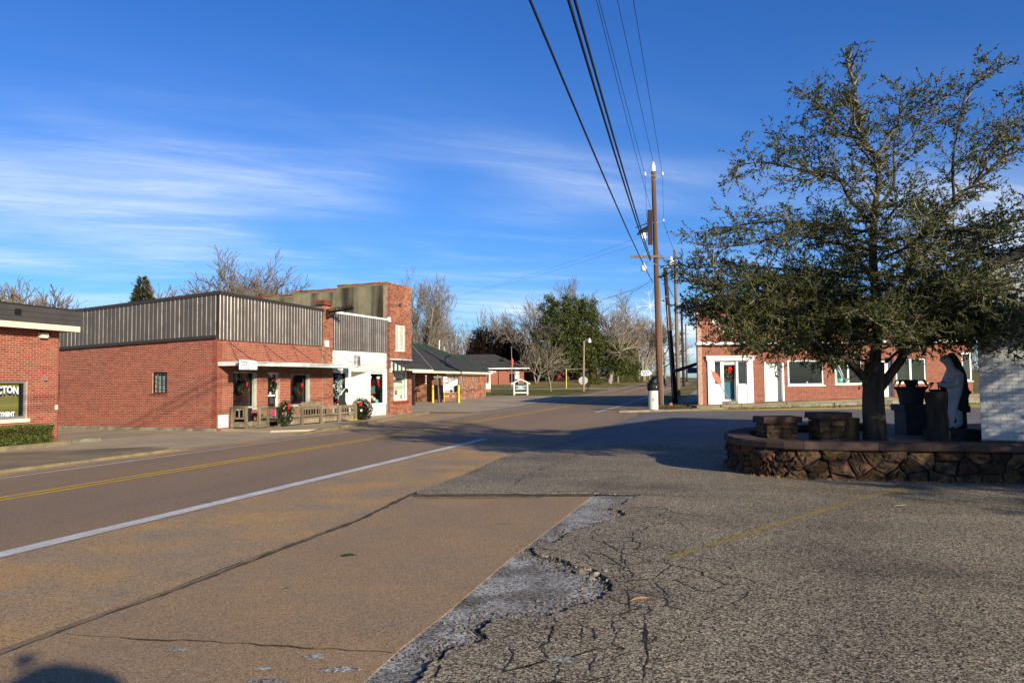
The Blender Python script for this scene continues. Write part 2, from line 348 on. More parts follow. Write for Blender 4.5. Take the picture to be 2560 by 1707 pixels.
M['roof_brown'] = mat('roof_brown', (.035, .022, .022), rough=.95)
M['green_metal'] = mat('green_metal', (.035, .085, .065), rough=.45, spec=.4)
M['stucco'] = None
M['stone'] = mat('field_stone', (.12, .064, .032), (.036, .028, .020), 9, .95, 1.0, 24, .12, var=.4, hvar=.018, c3=(.085, .066, .046), c3scale=3.5, bdetail=10)
M['mortar_stone'] = mat('stone_mortar', (.10, .083, .066), (.05, .042, .035), 6, .98, 1.0, 40, .05)
M['coping'] = mat('stone_coping', (.085, .055, .045), (.055, .038, .032), 3, .93, .8, 30, .12, var=.15)
M['sandstone'] = mat('sandstone', (.30, .17, .07), (.18, .095, .04), 5, .95, 1.0, 22, .1, stretch=(1, 1, .35))
M['terrac'] = mat('dark_pot', (.035, .036, .042), (.05, .05, .055), 5, .7)
M['statue'] = mat('pale_stone', (.50, .53, .56), (.36, .37, .38), 6, .9, .8, 30, .1)
M['statue_dk'] = mat('dark_fur', (.03, .026, .024), (.055, .046, .04), 14, .95, 1, 60)
M['bark'] = mat('bark', (.06, .048, .037), (.030, .025, .020), 9, .95, 1.0, 25, .08, stretch=(1, 1, .25), c3=(.085, .075, .058), c3scale=3)
M['bark_pale'] = mat('bark_pale', (.28, .23, .17), (.19, .155, .115), 5, .95, .5, 25, .08, stretch=(1, 1, .3))
M['bark_grey'] = mat('bark_grey', (.24, .19, .14), (.16, .13, .10), 4, .95, .5, 25, .08, stretch=(1, 1, .3))
M['leaf_oak'] = leafmat('leaf_olive', (.022, .034, .006), (.088, .102, .019), .25, .5, .22)
M['leaf_mag'] = leafmat('leaf_magnolia', (.030, .046, .010), (.105, .115, .026), .2, .5, .3)
M['leaf_ced'] = leafmat('leaf_cedar', (.028, .036, .012), (.075, .062, .022), .2, .6, .2)
M['leaf_hedge'] = leafmat('leaf_hedge', (.05, .075, .012), (.14, .15, .03), .3, .5, .3)
M['leaf_brown'] = leafmat('leaf_brown', (.013, .009, .007), (.030, .015, .010), .2, .7, .2)
M['leaf_rust'] = leafmat('leaf_rust', (.12, .035, .012), (.20, .07, .02), .3, .7, .2)
M['leaf_fir'] = leafmat('needle_green', (.010, .022, .010), (.030, .050, .020), .15, .6, .2)
M['leaf_ivy'] = leafmat('leaf_shrub', (.05, .075, .015), (.16, .13, .03), .3, .5, .3)
M['yellow_post'] = mat('bollard_yellow', (.68, .52, .07), (.6, .46, .07), 4, .55)
M['signwhite'] = mat('sign_white', (.78, .78, .76), rough=.5)
M['ink'] = mat('sign_ink', (.05, .05, .06), rough=.7)
M['ink_blue'] = mat('letter_blue', (.015, .03, .14), rough=.5)
M['orange_sign'] = mat('sign_red_faded', (.62, .10, .06), (.58, .16, .10), 6, .55)
M['bin'] = mat('bin_cream', (.62, .63, .54), (.56, .57, .49), 3, .5)
M['teal_sign'] = mat('sign_teal', (.03, .10, .12), rough=.5)
M['purple'] = mat('marker_purple', (.22, .19, .30), rough=.6)
M['blinds'] = mat('blinds_olive', (.42, .33, .09), rough=.6)
M['maroon'] = mat('canopy_maroon', (.14, .03, .045), rough=.7)
M['fur'] = mat('coat_grey', (.08, .08, .09), rough=.9)
M['rubble'] = mat('rubble', (.20, .17, .13), (.12, .10, .08), 8, .95, .8, 40, var=.4)
def stucco():
    m = mat('stucco_stained', (.25, .225, .14), (.19, .17, .11), 1.5, .95, .4, 60, .08)
    t = m.node_tree; L = t.links.new; b = t.nodes['Principled BSDF']; src = b.inputs['Base Color'].links[0].from_socket
    tcn = t.nodes.new('ShaderNodeTexCoord'); mp = t.nodes.new('ShaderNodeMapping'); L(tcn.outputs['Object'], mp.inputs[0]); mp.inputs['Scale'].default_value = (1.5, 1.5, .10)
    nz = t.nodes.new('ShaderNodeTexNoise'); nz.inputs['Scale'].default_value = 1.15; nz.inputs['Detail'].default_value = 6; L(mp.outputs[0], nz.inputs[0])
    mr = t.nodes.new('ShaderNodeMapRange'); mr.inputs[1].default_value = .44; mr.inputs[2].default_value = .64; L(nz.outputs[0], mr.inputs[0])
    mx_ = t.nodes.new('ShaderNodeMix'); mx_.data_type = 'RGBA'; L(mr.outputs[0], mx_.inputs[0]); L(src, mx_.inputs[6]); mx_.inputs[7].default_value = (.045, .038, .028, 1)
    L(mx_.outputs[2], b.inputs['Base Color']); return m
M['stucco'] = stucco()
# ---------------------------------------------------------------- terrain and pavements
def sstep(a, b, x):
    t = min(1., max(0., (x-a)/(b-a))); return t*t*(3-2*t)
def H(y):
    t = y-52.; v = .018*((t+math.sqrt(t*t+36))/2)
    return v if v < 1.3 else 1.3+.35*(1-math.exp(-(v-1.3)/.35))
ROAD = Fr((-7.86, 12.09), 15.6)
def road_w(x, y): return (x-ROAD.O.x)*ROAD.n.x + (y-ROAD.O.y)*ROAD.n.y
def HT(x, y):
    rw = road_w(x, y)
    return H(y) + .65*sstep(98, 118, y)*sstep(-4.5, -11, rw) + 1.2*sstep(120, 170, y)*sstep(-4, -9, rw) + .015*max(0, x-12)*sstep(60, 100, y)*sstep(9, 14, rw)
def lines(*seg):
    out = []
    for a, b, st in seg: out += list(np.arange(a, b, st))
    return out + [seg[-1][1]]
gx = lines((-900, -120, 60), (-120, -40, 8), (-40, 60, 2.5), (60, 140, 8), (140, 900, 60)); gy = lines((-80, -10, 10), (-10, 150, 2.5), (150, 300, 10), (300, 1500, 100))
v = [(x, y, HT(x, y)-.03) for y in gy for x in gx]; nx_ = len(gx)
q = [(j*nx_+i, j*nx_+i+1, (j+1)*nx_+i+1, (j+1)*nx_+i) for j in range(len(gy)-1) for i in range(nx_-1)]
tag(npobj('ground', v, q, M['grass'], smooth=True), 'dry tan and green winter grass ground', None, kind='structure')

def strip(name, s0, s1, wa, wb, zo, m, parent=None, st=2., nw=3, zfun=None, jit=0.):
    S = list(np.arange(s0, s1, st)) + [s1]; v = []; q = []
    for s in S:
        a = wa(s) if callable(wa) else wa; b = wb(s) if callable(wb) else wb
        for k in range(nw+1):
            ww = a+(b-a)*k/nw + (RNG.uniform(-jit, jit) if k in (0, nw) else 0)
            x, y, _ = ROAD.P(s, ww, 0); v.append((x, y, H(y)+zo + (zfun(s, ww) if zfun else 0)))
    n = nw+1
    for j in range(len(S)-1):
        for k in range(nw): q.append((j*n+k, j*n+k+1, (j+1)*n+k+1, (j+1)*n+k))
    return npobj(name, v, q, m, parent)
road = tag(strip('road', -60, 420, -3.35, lambda s: 6.3 if s < 31 else 6.3-1.5*sstep(31, 35, s), .0, M['road'], nw=6), 'pinkish brown chip seal road with painted lines', None, kind='structure')
for o_, wmid, hw, s0, s1, m in (('lane_line', -.13, .055, -40, 260, 'yel'), ('lane_line', .13, .055, -40, 260, 'yel'), ('lane_line', -2.45, .05, -40, 260, 'whiteline'),
                               ('lane_line', 3.6, .12, -30, 13.2, 'whiteline'), ('lane_line', 3.6, .075, 33, 260, 'whiteline')):
    strip(o_, s0, s1, wmid-hw, wmid+hw, .006, M[m], road, st=.6 if s1 < 20 else 1.2, nw=1, jit=.008)
shoulder = tag(strip('road_shoulder', -40, 11.5, 3.78, 6.22, .004, M['shoulder'], st=.8, nw=5, zfun=lambda s, w_: -.028*sstep(4.6, 6.2, w_)*0+.0, jit=.03), 'orange brown gravelly road shoulder', None, kind='structure')
GUTTER = [(-3.25, 5.04), (-3.1, 5.63), (-2.88, 6.31), (-2.64, 7.15), (-2.3, 8.43), (-1.93, 9.75), (-1.7, 11.15), (-1.57, 11.95), (-1.22, 13.15), (-0.72, 15.2), (-0.19, 17.76), (1.15, 21.68)]
CRACK_SH = [[(-3.8, 5.88), (-3.63, 6.34), (-3.51, 6.86), (-3.26, 7.45), (-3.16, 8.23), (-2.89, 8.84), (-2.78, 9.26), (-2.51, 10.22), (-2.44, 10.04), (-1.95, 9.83)], [(-2.87, 8.77), (-2.31, 8.46)], [(-4.39, 9.13), (-3.84, 8.76), (-3.11, 8.43)], [(-3.25, 7.48), (-3.0, 7.37), (-2.72, 7.2)], [(-3.09, 5.47), (-2.57, 5.33), (-2.1, 5.27), (-1.56, 5.16), (-0.77, 5.0)], [(-4.64, 11.69), (-4.33, 11.44), (-4.35, 11.23)], [(-1.76, 12.81), (-1.39, 12.59)]]
APRON_R = [(-0.73, 5.09), (-0.5, 5.87), (-0.07, 7.49), (0.56, 9.6), (1.16, 11.67)]
APRON_T = [(-1.5, 11.82), (-0.2, 11.77), (0.46, 11.7), (1.16, 11.67)]
ASPH_EDGE = [(1.19, 11.83), (1.88, 11.62), (1.62, 11.12), (1.5, 10.75), (1.27, 10.44), (1.39, 10.28), (1.41, 9.93), (1.3, 9.71), (1.13, 9.46), (0.88, 9.14), (0.71, 8.92), (0.58, 8.7), (0.49, 8.36), (0.37, 8.2), (0.19, 8.0), (0.2, 7.79), (0.26, 7.67), (0.41, 7.53), (0.51, 7.37), (0.55, 7.21), (0.72, 7.06), (0.78, 6.79), (0.81, 6.57), (0.78, 6.38), (0.68, 6.16), (0.59, 6.05), (0.49, 5.96), (0.31, 5.77), (0.22, 5.68), (0.13, 5.67), (0.03, 5.66), (-0.16, 5.63), (-0.23, 5.41), (-0.17, 5.2), (-0.26, 5.12), (-0.38, 5.06), (-0.43, 4.9), (-0.52, 4.69), (-0.55, 4.49)]
CRACKS_A = [[(0.91, 6.37), (0.87, 6.08), (0.85, 5.75)], [(0.92, 5.69), (0.88, 5.34), (0.83, 5.04), (0.79, 4.77), (0.74, 4.57), (0.7, 4.42)], [(0.84, 5.06), (0.95, 5.24)], [(0.68, 5.6), (0.67, 5.35), (0.65, 5.17)], [(0.46, 5.41), (0.43, 5.13)], [(0.5, 4.87), (0.44, 4.7), (0.43, 4.58)], [(0.79, 4.75), (0.87, 4.79), (1.0, 4.85)], [(-0.03, 5.04), (-0.02, 4.82), (-0.07, 4.59)], [(-0.1, 5.17), (-0.02, 5.29)], [(-0.1, 5.4), (-0.03, 5.48)], [(0.28, 5.66), (0.27, 5.54)], [(1.03, 7.55), (1.02, 6.91), (0.98, 6.61)], [(1.01, 5.9), (0.97, 5.74), (0.91, 5.65)], [(-0.11, 12.12), (0.2, 14.06), (0.76, 15.84), (1.35, 17.63), (2.08, 19.89)], [(1.19, 11.78), (1.54, 13.03), (1.8, 13.6), (2.08, 14.21)], [(-0.07, 12.0), (0.13, 11.75), (1.18, 11.72)], [(1.21, 11.67), (1.56, 11.6), (1.89, 11.62), (2.46, 11.35), (2.88, 11.39)], [(0.77, 8.16), (1.02, 7.94), (1.26, 7.82), (1.61, 8.23)], [(1.66, 7.61), (1.82, 7.42), (2.03, 7.14)], [(1.15, 8.26), (0.92, 6.95), (0.97, 6.5)]]
YLINE = [(1.4, 7.39), (1.65, 7.69), (2.16, 8.2), (3.05, 9.15), (4.15, 10.26), (5.24, 11.36), (6.17, 12.24)]
YEL = [(-7.86, 12.09), (-6.96, 14.36), (-6.21, 16.57), (-5.21, 19.71)]
LW = [(-9.62, 14.79), (-8.39, 19.5), (-7.33, 22.93), (-5.56, 28.05)]
RW = [(-5.24, 8.09), (-4.84, 9.46), (-4.27, 11.4), (-3.19, 15.24), (-1.89, 19.18), (-0.37, 23.45)]
WALLF = [(4.68, 16.47), (4.13, 14.54), (4.1, 13.75), (4.56, 13.34), (5.18, 13.06), (6.14, 12.81), (7.06, 12.57), (7.9, 12.24)]

def flat(name, pts, z, m, thick=0., parent=None):
    mb = MB()
    if thick: mb.prism([(x, y, z-thick) for x, y in pts], (0, 0, thick))
    else: mb.poly([(x, y, z) for x, y in pts])
    return obj(name, mb, m, parent)
def ragged(pts, step, amp, seed):
    r = random.Random(seed); out = []
    for (x0, y0), (x1, y1) in zip(pts, pts[1:]):
        L_ = math.hypot(x1-x0, y1-y0); n = max(1, int(L_/step)); out.append((x0, y0))
        for k in range(1, n):
            t = k/n; out.append((x0+(x1-x0)*t+r.uniform(-amp, amp), y0+(y1-y0)*t+r.uniform(-amp, amp)))
    out.append(pts[-1]); return out
def ribbon(name, pts, hw, z, m, parent=None, seed=0, step=.09, amp=.02, taper=True):
    r = random.Random(seed); p = ragged(pts, step, amp, seed) if amp else pts; v = []; q = []
    for k, (x, y) in enumerate(p):
        a = p[max(0, k-1)]; b = p[min(len(p)-1, k+1)]; dx, dy = b[0]-a[0], b[1]-a[1]; l = math.hypot(dx, dy) or 1
        h = hw*(r.uniform(.35, 1.5) if amp else 1)
        if taper and amp: h *= min(1, .25+3*min(k, len(p)-1-k)/len(p))
        v += [(x-dy/l*h, y+dx/l*h, z), (x+dy/l*h, y-dx/l*h, z)]
    for k in range(len(p)-1): q.append((2*k, 2*k+1, 2*k+3, 2*k+2))
    return npobj(name, v, q, m, parent)
apron = flat('concrete_apron', [(-5.2, -3)] + GUTTER[:8] + APRON_T + APRON_R[::-1][1:] + [(-2.6, -3)], .018, M['apron'], .06)
tag(apron, 'brown exposed aggregate concrete parking apron', None, kind='structure')
tag(flat('gravel_patch', [(-2.6, -3), (-1.2, 4), (0, 8), (1.1, 11.66), (2.3, 11.8), (2.3, 5), (1.4, -3)], .012, M['gravel']), 'pale grey gravel showing where the asphalt has broken away', None, kind='structure')
LZ = .038
edge = ragged(ASPH_EDGE, .035, .022, 5)
lot = flat('parking_lot', edge + [(-.62, 3.9), (-1.6, -6), (24, -6), (24, 11.5), (14, 18.5), (9, 20.6), (4.5, 21.9), (1.15, 21.68)] + ragged(GUTTER[7:][::-1], .25, .03, 8)[1:-1] + [(-1.45, 11.9), (-.2, 11.85)], LZ, M['lot'], .07)
tag(lot, 'coarse cracked grey asphalt parking lot', None, kind='structure')
tag(flat('side_street', [ROAD.P(9, 6.28, 0)[:2], (3, 20.5), (9, 19.2), (14, 17), (60, 14), (70, 46), (26.6, 46.0), (12, 44.2), (8.3, 43.7), ROAD.P(32.5, 6.28, 0)[:2]], .002, M['street']), 'grey asphalt side street', None, kind='structure')
for k, c in enumerate(CRACK_SH): ribbon('crack', c, .010, .0225 if k == 4 else .0075, M['crack'], apron if k == 4 else shoulder, seed=k)
_p = ragged(APRON_T + ASPH_EDGE[:2], .09, .016, 44); _r = random.Random(45); _v = []
for x, y in _p: _v += [(x, y-.05-_r.uniform(0, .035), .0195), (x, y+.06+_r.uniform(0, .04), LZ+.003)]
npobj('edge_seam', _v, [(2*k, 2*k+2, 2*k+3, 2*k+1) for k in range(len(_p)-1)], M['seam'], lot)
ribbon('gutter_seam', GUTTER, .034, .0235, M['seam'], apron, seed=40, step=.12, amp=.012)
ribbon('gutter_seam', [(x-.13, y-.02) for x, y in GUTTER[2:8]], .012, .0075, M['seam'], shoulder, seed=41, step=.12, amp=.02)
for k, c in enumerate(CRACKS_A): ribbon('crack', c, .0055 if k not in (13, 15, 16) else .012, LZ+.0035, M['crack'], lot, seed=60+k, step=.05, amp=.012)
for k, (a_, b_) in enumerate(((1, 11), (11, 16), (15, 27), (26, 38))): ribbon('edge_shade_dirt', [(x-.028, y+.012) for x, y in ASPH_EDGE[a_:b_]], .040, .0145+.0004*k, M['crack'], lot, seed=80+k, step=.04, amp=.018)  # dark ribbons paint the broken lip's shade together with gathered dirt
rc = random.Random(77)
for k in range(46):
    x = rc.uniform(-.3, 5.2); y = rc.uniform(4.6, 10.5); a = rc.uniform(0, 6.28); p = [(x, y)]
    if x < 1.0 + .0*y and y > 5.6: continue
    for _ in range(rc.randint(4, 10)):
        a += rc.uniform(-.8, .8); p.append((p[-1][0]+math.cos(a)*.09, p[-1][1]+math.sin(a)*.09))
    ribbon('crack', p, .0022, LZ+.0035, M['crack'], lot, seed=200+k, step=.04, amp=.008)
# web of fine alligator cracks round the pothole and along the lot edge
def clip2(poly, a, b):
    out = []; mx_, my_ = (a[0]+b[0])/2, (a[1]+b[1])/2; fn = lambda p: (p[0]-mx_)*(b[0]-a[0])+(p[1]-my_)*(b[1]-a[1])
    for p, q_ in zip(poly, poly[1:]+poly[:1]):
        fp, fq = fn(p), fn(q_)
        if fp <= 0: out.append(p)
        if (fp < 0 < fq) or (fq < 0 < fp): t_ = fp/(fp-fq); out.append((p[0]+(q_[0]-p[0])*t_, p[1]+(q_[1]-p[1])*t_))
    return out
r_ = random.Random(12); sd = [(r_.uniform(-.9, 3.4), r_.uniform(4.0, 10.6)) for _ in range(300)]; VW = []; QW = []
def edge_x(y):
    best = min(ASPH_EDGE[1:], key=lambda p: abs(p[1]-y)); return max(p[0] for p in ASPH_EDGE[1:] if abs(p[1]-y) < .18) if any(abs(p[1]-y) < .18 for p in ASPH_EDGE[1:]) else best[0]
for c_ in sd:
    if c_[0] > edge_x(c_[1])+1.25 - .12*max(0, c_[1]-6): continue
    poly = [(c_[0]-.5, c_[1]-.5), (c_[0]+.5, c_[1]-.5), (c_[0]+.5, c_[1]+.5), (c_[0]-.5, c_[1]+.5)]
    for o_ in sd:
        if o_ is not c_ and abs(o_[0]-c_[0]) < 1 and abs(o_[1]-c_[1]) < 1 and len(poly) > 2: poly = clip2(poly, c_, o_)
    for p, q_ in zip(poly, poly[1:]+poly[:1]):
        if r_.random() < .42: continue
        L_ = math.hypot(q_[0]-p[0], q_[1]-p[1])
        if L_ < .04 or L_ > .6: continue
        n_ = max(2, int(L_/.035)); w0_ = r_.uniform(.0018, .0075); base_ = len(VW); ok = True
        for k in range(n_+1):
            t_ = k/n_; jx, jy = (r_.uniform(-.010, .010), r_.uniform(-.010, .010)) if 0 < k < n_ else (0, 0); x = p[0]+(q_[0]-p[0])*t_+jx; y = p[1]+(q_[1]-p[1])*t_+jy
            if x < edge_x(y)+.03: ok = False
            dx, dy = (q_[0]-p[0])/L_, (q_[1]-p[1])/L_; h_ = w0_*r_.uniform(.4, 1.5); VW += [(x-dy*h_, y+dx*h_, LZ+.003), (x+dy*h_, y-dx*h_, LZ+.003)]
        if not ok: del VW[base_:]; continue
        QW += [(base_+2*k, base_+2*k+1, base_+2*k+3, base_+2*k+2) for k in range(n_)]
o_ = npobj('crack_web', VW, QW, M['crack'], lot); o_['kind'] = 'stuff'
ribbon('parking_line', YLINE, .055, LZ+.006, M['yel_faint'], lot, seed=3, step=.12, amp=.006, taper=False)
ribbon('parking_line', [(-1.42, 11.64), (-.6, 11.61), (.4, 11.54)], .05, .0245, M['yel_faint'], apron, seed=4, step=.12, amp=.006, taper=False)
# loose stones along the broken edge
def stones_mesh(n, place, smin, smax, seed):
    r = np.random.default_rng(seed); base = np.array([(1, 0, 0), (-.5, .87, 0), (-.5, -.87, 0), (.3, .1, .8), (-.3, .2, .7)]); V = []; T = []; Rn = []
    for k in range(n):
        x, y, z = place(r); s = r.uniform(smin, smax); a = r.uniform(0, 6.28); c, si = math.cos(a), math.sin(a)
        b = base*r.uniform(.7, 1.2, (5, 3))*s; V.append(np.c_[b[:, 0]*c-b[:, 1]*si+x, b[:, 0]*si+b[:, 1]*c+y, b[:, 2]+z-.1*s])
        i = 5*k; T += [(i, i+1, i+3), (i+1, i+4, i+3), (i+1, i+2, i+4), (i+2, i, i+3), (i+2, i+3, i+4)]; Rn += [r.random()]*5
    return np.concatenate(V), T, Rn
def pl_edge(r):
    k = r.integers(2, len(ASPH_EDGE)-2); x, y = ASPH_EDGE[k]; d_ = abs(r.normal(0, .14)); return x-d_*1.0+r.normal(0, .06), y+r.normal(0, .12), .012
vv, tt, rr = stones_mesh(1900, pl_edge, .007, .024, 3)
tag(npobj('loose_gravel', vv, None, M['rubble'], None, tt, rr), 'loose gravel strewn along the broken asphalt edge', 'gravel', kind='stuff')
vv, tt, rr = stones_mesh(260, lambda r: (r.uniform(-3.2, 4.5), r.uniform(4.6, 11), LZ+.001 if r.random() < .3 else .02), .004, .011, 9)
tag(npobj('scattered_grit', vv, None, M['rubble'], None, tt, rr), 'fine grit scattered over the pavement', 'grit', kind='stuff')
chunks = []
for k, (x, y, s) in enumerate([(.58, 7.0, .06), (.70, 6.93, .05), (.49, 7.08, .045), (.66, 6.78, .04), (.80, 7.0, .05), (.62, 7.2, .035)]):
    r = np.random.default_rng(k+30); mb = MB(); n = 7; pr_ = [(s*r.uniform(.7, 1.1)*math.cos(6.28*i/n), s*r.uniform(.5, .9)*math.sin(6.28*i/n)) for i in range(n)]
    i0 = len(mb.v); mb.v += [(x+a, y+b, -.005) for a, b in pr_] + [(x+a*.8, y+b*.8, s*r.uniform(.6, 1.1)) for a, b in pr_]
    mb.f.append(tuple(range(i0+n, i0+2*n)))
    for i in range(n): mb.f.append((i0+i, i0+(i+1) % n, i0+n+(i+1) % n, i0+n+i))
    o = obj('asphalt_chunk', mb, M['rubble'], None, (x, y, .003))
    tag(o, ['largest broken asphalt chunk in the pothole', 'asphalt chunk right of the largest one in the pothole', 'small asphalt chunk at the left of the pothole', 'asphalt chunk nearest the camera in the pothole', 'asphalt chunk at the right lip of the pothole', 'smallest asphalt chunk at the far side of the pothole'][k], 'asphalt chunk', 'broken asphalt chunks')
# stray leaf, pale paint blot, dead leaf, twig
def leaf_thing(x, y, z, l, wd, a, m, label, name='fallen_leaf'):
    mb = MB(); c, s = math.cos(a), math.sin(a); R_ = lambda p, q_, h: (x+p*c-q_*s, y+p*s+q_*c, z+h)
    pts = [(-l, 0, .004), (-l*.4, wd, .02), (l*.3, wd*.9, .022), (l, 0, .006), (l*.3, -wd*.9, .012), (-l*.4, -wd, .01)]
    i = len(mb.v); mb.v += [R_(*p) for p in pts] + [R_(0, 0, .012)]; mb.f += [(i+k, i+(k+1) % 6, i+6) for k in range(6)]
    tag(obj(name, mb, m, None, (x, y, z)), label, 'leaf')
leaf_thing(-1.63, 7.79, .019, .085, .035, .25, M['leaf_ivy'], 'single green leaf lying on the brown concrete apron')
leaf_thing(5.02, 10.27, LZ+.002, .11, .03, .1, M['bark_pale'], 'curled dry leaf on the asphalt before the stone wall')
leaf_thing(.95, 6.05, LZ+.002, .10, .012, .4, M['sandstone'], 'thin reddish twig beside the pothole', 'twig')
rb = random.Random(4); pts = []
for k in range(16):
    a = 6.283*k/16; pts.append((.29+.10*math.cos(a)*rb.uniform(.8, 1.15), 4.79+.045*math.sin(a)*rb.uniform(.7, 1.2)))
flat('paint_blot', pts, LZ+.0045, M['gravel'], parent=lot)
for x, y, a_, b_ in ((-1.05, 4.72, .13, .05), (-1.25, 4.95, .08, .05), (-1.5, 4.75, .07, .03), (-2.15, 5.1, .08, .03), (-.1, 9.45, .10, .04), (-1.9, 6.6, .08, .03), (-1.4, 4.55, .12, .04)):
    pts = [(x+a_*math.cos(6.283*k/12)*rb.uniform(.7, 1.2), y+b_*math.sin(6.283*k/12)*rb.uniform(.6, 1.2)) for k in range(12)]
    flat('worn_spot', pts, .0222, M['gravel'], parent=apron)
# left side of the road
tag(strip('road_shoulder', -40, 33, -3.5, -2.7, .0035, M['shoulder'], st=1., nw=2, jit=.06), 'orange brown gutter strip along the left road edge', None, kind='structure')
def rpoly(pts): return [ROAD.P(s, w_, 0)[:2] for s, w_ in pts]
tag(flat('gutter_apron', [ROAD.P(a_, b_, 0)[:2] for a_, b_ in ((12, -3.25), (33, -3.25), (33, -6.2), (19, -4.2))], .0065, M['shoulder']), 'tan gritty gutter before the shop curb', None, kind='structure')
tag(flat('concrete_yard', rpoly([(-30, -3.3), (33, -3.3), (33, -16), (20, -34), (-30, -34)]), .003, M['conc_tan']), 'stained concrete yard between the brick buildings', None, kind='structure')
tag(flat('sidewalk', rpoly([(-30, -3.36), (7.2, -3.36), (8.3, -3.6), (8.6, -4.6), (6.5, -7.2), (-30, -7.2)]), .055, M['conc_dark'], .1), 'dark stained concrete pavement before the police office', None, kind='structure')
def curb_run(s0, s1, w0, w1, h, endtaper=.5):
    S = list(np.arange(s0, s1, 1.5)) + [s1]
    for k, (a, b) in enumerate(zip(S, S[1:])):
        mb = MB(); hb = h if b < s1-.01 else h*endtaper
        ROAD.box(mb, a+.008, b-.008, w0, w1, -.02, h, z1b=hb); o = obj('curb_block', mb, M['curb'], curb)
curb = thing('curb', 'low yellowish concrete curb along the left road edge', 'curb', ROAD.P(0, -3.3, 0)); del curb['category']; curb['kind'] = 'structure'
curb_run(-24, 8.4, -3.36, -3.2, .075, .3)
SC = [(13.9, -3.2), (16.5, -3.55), (19.6, -3.92), (23, -4.4), (26, -4.85), (29, -5.3), (32.5, -5.85)]
for k, ((a, wa), (b, wb)) in enumerate(zip(SC, SC[1:])):
    hb = .11; mb = MB(); P = ROAD.P
    ha = .04 if k == 0 else .11
    mb.hexa([P(a+.01, wa, -.02), P(b, wb, -.02), P(b, wb-.16, -.02), P(a+.01, wa-.16, -.02), P(a+.01, wa, ha), P(b, wb, hb), P(b, wb-.16, hb), P(a+.01, wa-.16, ha)]); obj('curb_block', mb, M['curb'], curb)
tag(flat('shop_sidewalk', rpoly([(a_, b_-.15) for a_, b_ in SC[1:]] + [(33.2, -9), (16.6, -9.5), (15.4, -5.2)]), .075, M['conc_tan'], .1), 'tan concrete pavement before the shop row', None, kind='structure')
clot = strip('clinic_lot', 33.3, 63, -16, -3.3, .006, M['conc_tan'], nw=4); tag(clot, 'pale worn lot before the clinic', None, kind='structure')
tag(strip('lawn', 62, 96, -22, -5.2, .004, M['lawn'], nw=6, jit=.3), 'green lawn strip behind the dental sign', None, kind='structure')
tag(strip('driveway', 84, 92, -20, -3.3, .012, M['conc'], nw=6), 'concrete driveway crossing the lawn', None, kind='structure')
tag(strip('far_sidewalk', 35.5, 150, 7.0, 8.6, .03, M['conc'], nw=1), 'concrete pavement running beside the brick store', None, kind='structure')

# ---------------------------------------------------------------- masonry
def rects(s0, s1, z0, z1, op):
    S = sorted({s0, s1, *[min(max(v_, s0), s1) for o in op for v_ in o[:2]]}); Z = sorted({z0, z1, *[min(max(v_, z0), z1) for o in op for v_ in o[2:4]]})
    out = []
    for a, b in zip(S, S[1:]):
        run = None
        for c, d in zip(Z, Z[1:]):
            inside = any(o[0] <= (a+b)/2 <= o[1] and o[2] <= (c+d)/2 <= o[3] for o in op)
            if not inside:
                if run: run[1] = d
                else: run = [c, d]
            if inside and run: out.append((a, b, *run)); run = None
        if run: out.append((a, b, *run))
    return out
def masonry(fr, parent, s0, s1, z0, z1, op=(), m='brick', mo='mortar', course=.066, bl=.205, nind=0, thick=.25, ztop=None, w0=0., wall_name='wall', seed=1, joint=.013, proud=.004, brick_range=None, jit=0.):
    zt = ztop or (lambda s: z1)
    mb = MB()
    for a, b, c, d in rects(s0, s1, z0, z1, list(op)):
        da, db = (zt(a), zt(b)) if d >= z1-1e-6 else (d, d)
        fr.box(mb, a, b, w0-thick, w0, c, da, z1b=db)
    wall = obj(wall_name, mb, M[mo], parent)
    r = random.Random(seed); row = 0; z = z0; full = []; mb = MB()
    b0, b1 = brick_range or (s0, s1)
    while z < z1-.02:
        s = b0 - (bl/2 if row % 2 else 0)
        while s < b1:
            a, b = max(s, b0), min(s+bl, b1); c, d = z, min(z+course, z1); s += bl
            d = min(d, zt(a), zt(b))
            if b-a < .03 or d-c < .02: continue
            pieces = [(a, b)]
            for o in op:
                if c+course*.5 > o[2] and c+course*.5 < o[3]:
                    np_ = []
                    for x, y in pieces:
                        if o[0] <= x and o[1] >= y: continue
                        if o[1] <= x or o[0] >= y: np_.append((x, y)); continue
                        if o[0] > x: np_.append((x, o[0]))
                        if o[1] < y: np_.append((o[1], y))
                    pieces = np_
            for x, y in pieces:
                if y-x < .025: continue
                if nind and abs(y-x-bl) < .001 and abs(d-c-course) < .001: full.append((x, c))
                else: fr.box(mb, x+joint/2, y-joint/2, w0-.01, w0+proud+r.uniform(-jit, jit), c+joint/2, d-joint/2, r.random())
        z += course; row += 1
    if nind and full:
        full.sort(key=lambda p: (Vector(fr.P(p[0], 0, p[1]))-Vector((0, 0, 1.7))).length)
        bm_ = MB(); l, h = bl-joint, course-joint; bm_.box(-l/2, l/2, -(proud+.01)/2, (proud+.01)/2, -h/2, h/2)
        me = bpy.data.meshes.new('brick'); me.from_pydata(bm_.v, [], bm_.f); me.materials.append(M[m]); me.update()
        for x, c in full[:nind]: link('brick', me, wall, fr.P(x+bl/2, w0+(proud-.01)/2, c+course/2), fr.rz)
        for x, c in full[nind:]: fr.box(mb, x+joint/2, x+bl-joint/2, w0-.01, w0+proud+r.uniform(-jit, jit), c+joint/2, c+course-joint/2, r.random())
    if mb.v:
        o = obj('brickwork', mb, M[m], wall); o['kind'] = 'stuff'
    return wall
